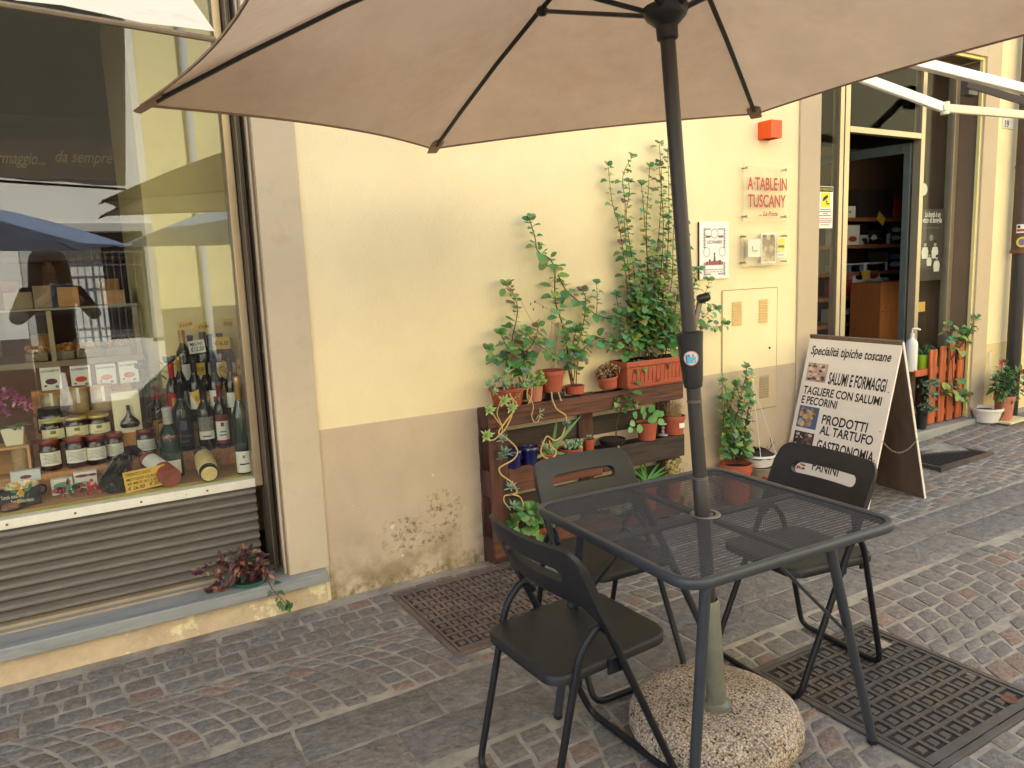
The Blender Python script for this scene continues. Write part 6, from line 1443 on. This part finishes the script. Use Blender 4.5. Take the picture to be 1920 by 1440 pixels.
# price cards
def pcard(label, px, py, wpx, hpx, y, rot, m, rows, lean=0):
    P = PY(px, py, y); k = MPP(P); u = V((math.cos(rot), 0, math.sin(rot))); v = V((-math.sin(rot), .12, math.cos(rot))); w_, h_ = wpx*k, hpx*k; n_ = v.cross(u).normalized()
    if n_.y > 0: n_ = -n_
    q = MB(); q.obox(P-u*w_/2-v*h_/2, u*w_, v*h_, -n_*.0008); o = tag(q.build('price_card', m), label, 'price card', 'handwritten price cards')
    for (b_, cu, cv, ww, hh) in rows: MB().text(b_, P+u*(w_*(cu-.5))+v*(h_*(cv-.5))+n_*.0014, u, v, w_*ww, h_*hh, .25, .012).build('lettering', M_mk, o)
pcard('large ochre price card reading TRENTO DOC in front of the lying rosé bottle', 273, 897, 72, 38, .225, .07, M_yp, (('TRENTO DOC', .05, .76, .62, .15), ('METODO CLASSICO', .05, .53, .9, .13), ('48 MESI SU LIEVITI', .05, .33, .9, .12), ('€ 26.00', .05, .08, .4, .17), ('€ 20.00', .56, .12, .38, .16)))
pcard('white price card €16,50 on the neck of the right sparkling bottle', 451, 776, 31, 25, .375, -.05, M_paper, (('€16.50', .1, .3, .85, .4),))
pcard('white handwritten price card high on the top tier', 369, 650, 29, 24, .70, .08, M_paper, (('MELINI', .1, .6, .75, .25), ('€12.50', .1, .15, .8, .35)))
for px, py, ww, hh, y, r_, txt, lab in ((348, 609, 28, 15, .72, .18, '€12.00', 'small tilted ochre price card above the leftmost top bottle'), (382, 612, 25, 15, .72, 0, '€9.00', 'small level ochre price card above the middle top bottle'), (427, 607, 18, 20, .72, -.15, '€9.90', 'narrow ochre price card above the right top bottle'), (415, 643, 31, 23, .70, -.02, '€16.50', 'ochre price card €16.50 below the narrow card near the window post'),
                                        (375, 692, 18, 23, .585, 0, '€11.00', 'upright ochre price card on the middle tier bottle neck'), (422, 694, 27, 26, .58, -.75, '€13.00', 'ochre price card turned on its corner on the middle tier'), (376, 743, 26, 27, .48, .45, '€13.50', 'tilted ochre price card between the bottles on the step'), (413, 735, 18, 26, .48, -.1, '€11.50', 'narrow bent ochre price card on the white and red labelled bottle'), (452, 688, 14, 28, .56, 0, '€15', 'ochre price card half hidden by the window post')):
    pcard(lab, px, py, ww, hh, y, r_, M_yp, ((txt, .1, .32, .8, .34),))
# plant, orchid, stand
t = thing('orchid', 'pink potted flowers in a white square pot at the left edge of the window', 'flowers', (PY(24, 812, .5).x, .53, .781)); P = V(t.location)
q = MB(); q.add([P+V((a, b_, 0)) for a, b_ in ((-.03, -.03), (.03, -.03), (.03, .03), (-.03, .03))]+[P+V((a, b_, .075)) for a, b_ in ((-.042, -.04), (.042, -.04), (.042, .04), (-.042, .04))], [(3, 2, 1, 0), (4, 5, 6, 7), (0, 1, 5, 4), (1, 2, 6, 5), (2, 3, 7, 6), (3, 0, 4, 7)]); q.build('pot', mat('cream pot', S(232, 224, 200), .3), t, bevel=.004)
q = MB()
for c in ((8, 765), (30, 745), (12, 735), (48, 752), (-5, 745)):
    for k in range(26): q.col = rnd.choice([S(214, 140, 180), S(226, 170, 200), S(200, 116, 164)]); q.leaf(PY(c[0], c[1], .5)+V((rnd.gauss(0, .012), rnd.gauss(0, .01), rnd.gauss(0, .012))), (rnd.uniform(-1, 1), -.8, rnd.uniform(-1, 1)), ZA, .03, .014, .1, 'leaf')
q.build('blossom', M_suc, t)
q = MB()
for k in range(7): q.col = rnd.choice(GREENS); a = rnd.uniform(0, 6); q.leaf(P+V((0, 0, .07)), (math.cos(a), math.sin(a)-.5, .25), ZA, .07, .03, .2, 'leaf')
q.build('leaves', M_lf, t)
t = thing('olive_branch', 'thin olive branch with dark leaves beside the red capsule bottle', 'branch', PZ(292, 850, FZ)); p = Plant(); p.branch(PL(.45, (290, 850), (292, 780), (285, 730), (300, 700), (318, 678)), .0016, .042, 9, .25, cols=[S(54, 66, 44), S(70, 80, 56)], shape='blade', wd=.28); p.branch(PL(.45, (288, 760), (275, 710), (262, 690)), .0014, .035, 5, .3, cols=[S(54, 66, 44)], shape='blade', wd=.28); p.done(t)
t = thing('bottle_stand', 'dark metal upright stand left of the wine bottles', 'stand', (PY(284, 850, .6).x, .6, FZ)); P = V(t.location); q = MB(); q.tube([P, P+V((0, 0, .40))], .009, 10); q.build('post', M_black, t); q = MB(); q.lathe([(0, 0), (.05, 0), (.05, .008), (.012, .012), (0, .012)], P, 20); q.build('foot', M_black, t)

# ------------------------------------------------------------------ inside the shop behind the window
M_ctr = mat('beige counter laminate', S(150, 130, 104), .5, ns=6, na=.08); CY = 1.5
t = thing('deli_counter', 'glass topped deli counter behind the window display', 'counter', (-.2, CY+.2, .1)); cz = PY(150, 655, CY).z
q = MB(); q.box(-1.6, .34, CY, CY+.6, .1, cz-.08); q.build('counter_body', mat('brown counter front', S(110, 70, 50), .5, ns=5, na=.1), t)
q = MB(); q.box(-1.6, .34, CY-.03, CY+.6, cz-.08, cz-.05); q.build('counter_top', M_ctr, t)
gz_ = PY(150, 575, CY).z; q = MB(); q.box(-1.6, .34, CY+.05, CY+.5, gz_-.012, gz_); q.build('glass_shelf', mat('glass shelf edge', S(150, 150, 130), .2), t)
q = MB(); q.box(-1.6, .34, CY-.02, CY-.014, cz-.05, gz_-.013); q.build('sneeze_guard', M_pane, t)
for xx in (PY(95, 620, CY).x, .32, -.9): q = MB(); q.box(xx-.012, xx+.012, CY-.012, CY+.012, cz-.05, gz_-.013); q.build('post', M_alu, t)
M_snk = mat('golden snack', S(206, 132, 56), .7, attr='Col'); 
for i, (a_, b_, lab) in enumerate(((48, 92, 'tray of orange snacks at the left end of the deli counter'), (100, 142, 'tray of golden snacks in the middle left of the counter'), (146, 196, 'tray of golden snacks in the middle right of the counter'), (200, 250, 'tray of pale pasta nests at the right end of the counter'))):
    xa, xb = PY(a_, 680, CY-.0).x, PY(b_, 680, CY).x; t = thing('food_tray', lab, 'tray', ((xa+xb)/2, CY+.12, cz-.049), 'food trays on the deli counter'); z = cz-.049
    q = MB(); q.box(xa, xb, CY+.02, CY+.22, z, z+.045); q.build('tray', M_ctr, t, bevel=.006); q = MB()
    for k in range(40): q.col = rnd.choice([S(206, 132, 56), S(226, 160, 84), S(190, 110, 40), S(230, 186, 120)]); q.sphere((rnd.uniform(xa+.01, xb-.01), CY+rnd.uniform(.03, .2), z+.05+rnd.uniform(0, .02)), rnd.uniform(.009, .016), 6)
    q.build('snacks', M_snk, t)
for a_, b_, yb, yt, lab in ((8, 62, 572, 540, 'wide grey carton on the glass shelf of the counter, left one'), (64, 98, 570, 528, 'tall grey carton on the glass shelf beside the wide one'), (110, 150, 572, 535, 'brown carton on the glass shelf of the counter'), (196, 236, 572, 545, 'low tan carton at the right of the glass shelf')):
    carton('carton', lab, a_, b_, yb, yt, CY+.12, gz_+.001, .16, M_ctr if 'grey' in lab else M_lite, (), 'cartons on the glass shelf')
t = thing('back_shelf', 'brown wall shelf with the painted script sign at the back of the shop', 'shelf', (-.5, 2.6, .1)); SY = 2.6
M_brd = mat('brown fascia', S(100, 68, 50), .6, ns=4, na=.1)
za, zb = PY(120, 336, SY).z, PY(120, 264, SY).z; q = MB(); q.box(-2.2, .95, SY, SY+.06, za, zb); fas = q.build('fascia', M_brd, t)
M_cre = mat('cream script paint', S(206, 176, 120), .6)
for body, a_, b_, py in (('Salumi e formaggio...', -118, 84, 302), ('da sempre', 104, 212, 303)): A0, B0 = PY(a_, py, SY-.004), PY(b_, py, SY-.004); q = MB(); q.text(body, A0, XA, ZA, B0.x-A0.x, .075, .45, .004, sp=1.0); q.build('lettering', M_cre, fas)
for zz in (.9, 1.25, 1.6): q = MB(); q.box(-2.2, .95, SY+.05, SY+.4, zz, zz+.025); q.build('shelf_board', M_brd, t)
q = MB(); q.box(-2.2, .95, SY+.4, SY+.42, .1, za); q.build('back_panel', mat('brown panel', S(84, 60, 48), .7), t)
for i in range(14):
    xx = -1.1+i*.145; zz = (.925, 1.275)[i % 2]; c = rnd.choice([S(40, 70, 120), S(150, 40, 40), S(206, 150, 60), S(200, 196, 186), S(110, 70, 46)]); h = rnd.uniform(.14, .22)
    o = tag(MB().box(xx, xx+.12, SY+.08, SY+.25, zz, zz+h).build('packet', mat('packet %d' % i, c, .5), bevel=.004), '%s packet on the %s board of the back shelf' % (('blue', 'red', 'yellow', 'white', 'brown')[[S(40, 70, 120), S(150, 40, 40), S(206, 150, 60), S(200, 196, 186), S(110, 70, 46)].index(c)], ('lower', 'upper')[i % 2]), 'packet', 'packets on the back shelf')

# ------------------------------------------------------------------ seen through the door
QY = .95
t = thing('product_shelf', 'dark wooden product shelf seen through the open shop door', 'shelf', (7, QY, .1)); M_shf = mat('orange brown shelf wood', S(150, 92, 54), .5, ns=6, na=.2, stretch=(1, 6, 6))
lev = [PY(1640, y, QY).z for y in (600, 552, 508, 458, 408)]
for zz in lev: q = MB(); q.box(5.35, 7.6, QY, QY+.35, zz-.03, zz); q.build('shelf_board', M_shf, t)
q = MB(); q.box(5.35, 7.6, QY+.35, QY+.37, .1, 2.4); q.build('back_panel', mat('dark panel', S(112, 84, 62), .7), t)
for xx in (5.32, 7.6): q = MB(); q.box(xx, xx+.03, QY, QY+.36, .1, 2.4); q.build('side_panel', M_shf, t)
Wh, Rd, Bk, Gy, Bn = mat('white carton', S(226, 222, 214), .5), mat('red carton', S(170, 46, 44), .5), mat('dark carton', S(50, 40, 38), .5), mat('grey carton', S(176, 180, 184), .5), mat('blue grey carton', S(110, 124, 150), .5)
items = [('carton', 'two part dark brown box on the top shelf seen through the door', 1608, 1674, 407, 352, 4, Bk, ()), ('carton', 'small white box left of the dark brown box', 1586, 1604, 404, 382, 4, Wh, ((.4, .5, .2, .1, M_txt),)),
         ('carton', 'tall white panettone style carton on the second shelf', 1585, 1611, 470, 433, 3, Wh, ((.5, .3, .3, .15, Bn and Rd),)), ('carton', 'dark carton lying on the second shelf', 1628, 1662, 458, 432, 3, Bk, ((.3, .5, .15, .2, Wh),)), ('carton', 'flat white carton with dark print on the second shelf', 1618, 1656, 464, 451, 3, Wh, ((.7, .5, .2, .3, Bk),)), ('carton', 'pale carton at the right of the second shelf', 1655, 1676, 460, 440, 3, Gy, ()),
         ('carton', 'white oblong carton with small lettering on the middle shelf', 1622, 1664, 500, 484, 2, Wh, (('CESARE', .25, .35, .5, .3, M_mk),)), ('carton', 'small white carton left of the oblong one', 1596, 1612, 496, 481, 2, Wh, ((.7, .5, .2, .3, Bk),)), ('carton', 'dark blue tray on the middle shelf', 1585, 1620, 480, 466, 2, Bn, ()),
         ('carton', 'white and red biscuit carton with brown rounds, left', 1598, 1620, 598, 552, 1, Wh, ((.5, .35, .35, .16, Rd), (.5, .75, .35, .12, Bk))), ('carton', 'white and red biscuit carton with brown rounds, right', 1622, 1648, 596, 550, 1, Wh, ((.5, .35, .35, .16, Bk), (.5, .75, .35, .12, Rd))), ('carton', 'low red carton under the biscuit cartons', 1578, 1606, 606, 590, 0, Rd, ()), ('carton', 'wide pale blue box with a dark red stripe on the lowest shelf', 1576, 1640, 628, 603, 0, Gy, ((.45, .55, .35, .1, Rd),)),
         ('carton', 'dark packet of small jars by the open door leaf, upper', 1668, 1690, 462, 424, 3, Bk, ((.5, .3, .4, .12, Gy), (.5, .7, .4, .12, Gy))), ('carton', 'dark packet of small jars by the open door leaf, lower', 1664, 1690, 520, 484, 2, Bk, ((.5, .3, .4, .14, Gy), (.5, .7, .4, .14, Bn)))]
items += [('carton', 'narrow red carton at the right of the top shelf', 1678, 1690, 407, 372, 4, Rd, ()), ('carton', 'low white carton behind the dark carton on the second shelf', 1612, 1627, 462, 444, 3, Gy, ((.5, .5, .3, .2, Bk),)), ('carton', 'flat blue carton on top of the oblong white carton', 1626, 1660, 484, 470, 2, Bn, ((.4, .5, .08, .2, Bk),)), ('carton', 'pale carton at the right of the biscuit cartons', 1650, 1664, 596, 566, 1, Gy, ()), ('carton', 'dark red carton left of the biscuit cartons', 1582, 1596, 598, 566, 1, Rd, ())]
for nm, lab, a_, b_, yb, yt, l, m_, pr in items: carton(nm, lab, a_, b_, yb, yt, QY+.02, lev[l] if l else lev[0], .2, m_, pr, 'cartons on the product shelf')
for px, py, lab in ((1652, 410, 'yellow price note turned on its corner at the top shelf edge'), (1624, 516, 'wide yellow price note on the middle shelf edge')):
    pcard(lab, px, py, 24, 18, QY-.01, -.6 if px > 1640 else .02, M_yp, ())
t = thing('wooden_cabinet', 'orange wooden cabinet just inside the door beside the glass leaf', 'cabinet', (6.2, .7, .1)); xa, xb = PY(1650, 600, .62).x, PY(1757, 600, .62).x
q = MB(); q.box(xa, xb, .62, .9, .1, PY(1680, 528, .62).z); q.build('cabinet_body', mat('orange pine', S(166, 102, 58), .45, ns=6, na=.15, stretch=(5, 5, .6)), t, bevel=.004)
q = MB(); zz = PY(1680, 580, .62).z; q.box(xa+.02, xb-.02, .608, .62, zz-.01, zz); q.build('cabinet_rail', M_shf, t)
# poster in the right pane
PYY = DY+.028
def ppanel(px0, px1, py0, py1, y): a_, b_ = PY(px0, py1, y), PY(px1, py0, y); return a_.x, b_.x, a_.z, b_.z
x0, x1, z0, z1 = ppanel(1724, 1772, 392, 527, PYY); x0 = max(x0, 5.55)
t = thing('family_poster', 'dark poster with white slogan and four people in white shirts behind the right door pane', 'poster', ((x0+x1)/2, PYY, z0)); sh_ = MB().box(x0, x1, PYY, PYY+.002, z0, z1).build('sheet', mat('charcoal paper', S(64, 58, 56), .6), t)
TP = lambda u, v, l=.001: V((x0+(x1-x0)*u, PYY-l, z0+(z1-z0)*v))
for bdy, u, v, ww in (('La bontà è un', .12, .89, .68), ('vizio di famiglia', .03, .81, .84)): MB().text(bdy, TP(u, v), XA, ZA, (x1-x0)*ww, .04, .25, .02).build('lettering', M_white, sh_)
MB().poly([TP(.1, .735), TP(.75, .735), TP(.75, .742), TP(.1, .742)]).build('print', M_gy, sh_)
q = MB(); q.poly([TP(.44+.09*math.cos(k), .60+.045*math.sin(k)) for k in [2*PI*i/12 for i in range(12)]]); q.build('print', mat('crest grey', S(150, 140, 124), .6), sh_)
for u, v, s_ in ((.18, .33, 1.), (.62, .33, 1.), (.38, .22, .75), (.72, .14, .95)):
    q = MB(); q.poly([TP(u+a*s_, v+b_*s_) for a, b_ in ((-.12, -.02), (.12, -.02), (.15, .08), (.10, .14), (-.10, .14), (-.15, .08))]); q.build('print', M_white, sh_); q = MB(); q.poly([TP(u+.06*s_*math.cos(k), v+.18*s_+.035*s_*math.sin(k)) for k in [2*PI*i/10 for i in range(10)]]); q.build('print', mat('print skin', S(190, 160, 146), .6), sh_); q = MB(); q.poly([TP(u-.07*s_, v+.195*s_, .0016), TP(u+.07*s_, v+.195*s_, .0016), TP(u+.04*s_, v+.23*s_, .0016), TP(u-.04*s_, v+.23*s_, .0016)]); q.build('print', M_ink, sh_)
x0, x1, z0, z1 = ppanel(1722, 1762, 277, 376, .9); t = thing('framed_drawing', 'framed line drawing hanging inside behind the right door pane', 'picture', (x0, .9, z0)); MB().box(x0-.02, x1+.02, .902, .92, z0-.02, z1+.02).build('frame', M_shf, t); shh = MB().box(x0, x1, .9, .9018, z0, z1).build('sheet', Gy, t)
for k in range(7): MB().tube(smooth([(x0+(x1-x0)*rnd.uniform(.3, .7), .898, z0+(z1-z0)*rnd.uniform(.15, .8)) for _ in range(5)]), .003, 4).build('drawing', M_ink, shh)
x0, x1, z0, z1 = ppanel(1712, 1728, 566, 586, PYY); tag(MB().box(max(x0, 5.548), x1+.05, PYY, PYY+.002, z0, z1).build('yellow_note', M_yp), 'yellow note stuck low on the right door pane', 'note')
P = PY(1728, 355, PYY); tag(MB().lathe([(0, .001), (.045, .001), (.045, 0)], V((5.60, PYY+.001, P.z)), 20, rot_to((0, -1, 0))).build('round_sticker', M_white), 'small round white sticker on the right door pane', 'sticker')

# ------------------------------------------------------------------ right of the door
RY = .02; ZB = .143
t = thing('slatted_rack', 'orange stained slatted wooden plant rack on the door threshold', 'rack', (5.7, RY, ZB)); M_or = wood('orange stained slat', S(190, 96, 50), S(150, 72, 40), (6, 6, .7))
def rx(px): return PY(px, 720, RY).x
for a_, b_, yt in ((1739, 1752, 652), (1758, 1769, 648), (1774, 1785, 646), (1791, 1802, 645)): q = MB(); q.box(rx(a_), rx(b_), RY-.014, RY, ZB+.01, PY(1770, yt, RY).z); q.build('slat', M_or, t, bevel=.003)
for py in (692, 772): zz = PY(1770, py, RY).z; q = MB(); q.box(rx(1716), rx(1803), RY+.001, RY+.016, zz-.025, zz+.025); q.build('rail', M_or, t, bevel=.003)
zz = PY(1760, 690, RY).z; q = MB(); q.box(rx(1716), rx(1803), RY+.017, RY+.12, zz-.012, zz); q.build('shelf', M_or, t); 
for xx in (rx(1718), rx(1800)): q = MB(); q.box(xx-.015, xx+.015, RY+.09, RY+.118, ZB, zz-.0125); q.build('post', M_or, t)
M_lime = mat('lime pot', S(150, 190, 40), .4)
for px, lab in ((1729, 'lime green pot of dark leaves on the left of the orange rack'), (1753, 'lime green pot of dark leaves on the right of the orange rack')):
    tt_, top, R = pot(lab, px, 690, 664, 12, 9.5, RY+.065, M_lime, 'lime pots on the rack', z=zz, rim=False); q = MB()
    for k in range(22): q.col = rnd.choice([S(60, 92, 62), S(84, 120, 74), S(44, 74, 52)]); a = rnd.uniform(0, 6.3); q.leaf(top+V((rnd.uniform(-.03, .03), rnd.uniform(-.03, .03), 0)), (math.cos(a)*.7, math.sin(a)*.7, 1), (0, -1, 0), rnd.uniform(.06, .11), .026, .2, 'leaf')
    q.build('leaves', M_lf, tt_)
tt_, top, R = pot('black pot of a sprawling plant whose stem reaches up right over the rack', 1783, 690, 672, 12, 9, RY+.06, M_blk, z=zz)
p = Plant(); p.branch(PL(RY-.02, (1783, 674), (1800, 650), (1815, 630), (1823, 610), (1826, 595)), .006, .06, 5, .5, cols=GREENS); p.branch(PL(RY, (1783, 674), (1795, 660), (1790, 635), (1800, 625)), .004, .06, 6, .2); p.branch(PL(RY-.03, (1785, 674), (1786, 700), (1790, 735), (1800, 745), (1812, 742)), .004, .06, 7, .3); p.branch(PL(RY-.03, (1780, 674), (1776, 720), (1770, 740)), .004, .05, 4, .5); p.branch(PL(RY-.02, (1783, 674), (1780, 640), (1776, 610)), .003, .05, 5, .3); p.done(tt_)
t = thing('pump_bottle', 'white pump bottle of hand gel standing on the rack rail', 'bottle', (rx(1719), RY+.05, zz)); P = V(t.location); H = PY(1719, 613, P.y).z-zz; r = 10.5*MPP(P)
MB().lathe([(0, 0), (r*.95, 0), (r, .006), (r, H*.6), (r*.9, H*.68), (r*.35, H*.76), (r*.33, H*.80), (0, H*.80)], P, 20).build('bottle_body', mat('white plastic', S(232, 230, 226), .35), t)
q = MB(); q.tube([P+V((0, 0, H*.79)), P+V((0, 0, H*.97))], .006, 8); q.tube([P+V((0, 0, H*.97)), P+V((.03, -.02, H*.97)), P+V((.05, -.03, H*.94))], .007, 8); q.lathe([(0, H*.8), (r*.4, H*.8), (r*.4, H*.86), (0, H*.87)], P, 14); q.build('pump', M_white, t)
tt_, top, R = pot('small black pot of grey green foliage on the threshold left of the rack', 1728, 790, 762, 10, 8, -.02, M_blk, z=.143); q = MB()
for k in range(60): q.col = rnd.choice([S(110, 140, 120), S(90, 126, 100), S(70, 110, 80)]); q.leaf(top+V((rnd.uniform(-.05, .07), rnd.uniform(-.06, .02), rnd.uniform(-.05, .22))), (rnd.uniform(-1, 1), -.6, rnd.uniform(-.6, 1)), (0, -1, 0), .06, .022, .2, 'leaf')
q.build('foliage', M_lf, tt_)
zg_ = gh(6.05, -.11)
t, top, R = hanging('white hanging pot with dark soil on the paving at the far right', 1849, 797, 764, 27, -.11, PY(1856, 664, -.02), zg_+.004, False)
q = MB(); q.tube([PY(1843, 790, -.3)*0+V(t.location)+V((-.02, -.098, .02)), V(t.location)+V((.02, -.106, .055)), V(t.location)+V((.075, -.088, .085))], .003, 6); q.build('crack', M_black, t)
xx = PY(1885, 778, -.17).x; zt_ = gh(xx, -.17)+.004; t = tag(MB().prism([(-.12, -.1), (.17, -.09), (.17, .1), (-.12, .1)], (xx, -.17, zt_), XA, YA, (0, 0, .018)).build('tray', mat('cream slab', S(222, 206, 160), .6, ns=12, na=.1), bevel=.004), 'cream square slab under the pot of red flowers', 'slab')
t, top, R = pot('terracotta pot of red flowering plant by the brown drainpipe', 1882, 776, 742, 18, 13, -.17, M_ter2, z=zt_+.019)
p = Plant()
for b_ in (((1880, 745), (1876, 715), (1878, 690), (1880, 680)), ((1882, 745), (1888, 715), (1884, 695)), ((1884, 745), (1896, 720), (1908, 705), (1915, 700)), ((1878, 745), (1868, 725), (1866, 708)), ((1884, 745), (1900, 735), (1918, 722)), ((1880, 745), (1884, 720), (1894, 700)), ((1880, 745), (1872, 730), (1880, 705))): p.branch(PL(-.17, *b_, wob=.05), .003, .052, 10, .15, shape='leaf', wd=.5, cols=[S(60, 104, 44), S(80, 124, 54), S(50, 92, 44)])
p.done(t); q = MB()
for px, py in ((1874, 682), (1880, 678), (1914, 697), (1920, 700), (1868, 706)):
    c = PY(px, py, -.18)
    for k in range(6): q.col = rnd.choice([S(200, 34, 50), S(176, 20, 40)]); a = k*1.05; q.leaf(c, (math.cos(a), -.5, math.sin(a)), (0, -1, 0), .026, .02, .1, 'round')
q.build('blossom', M_suc, t)
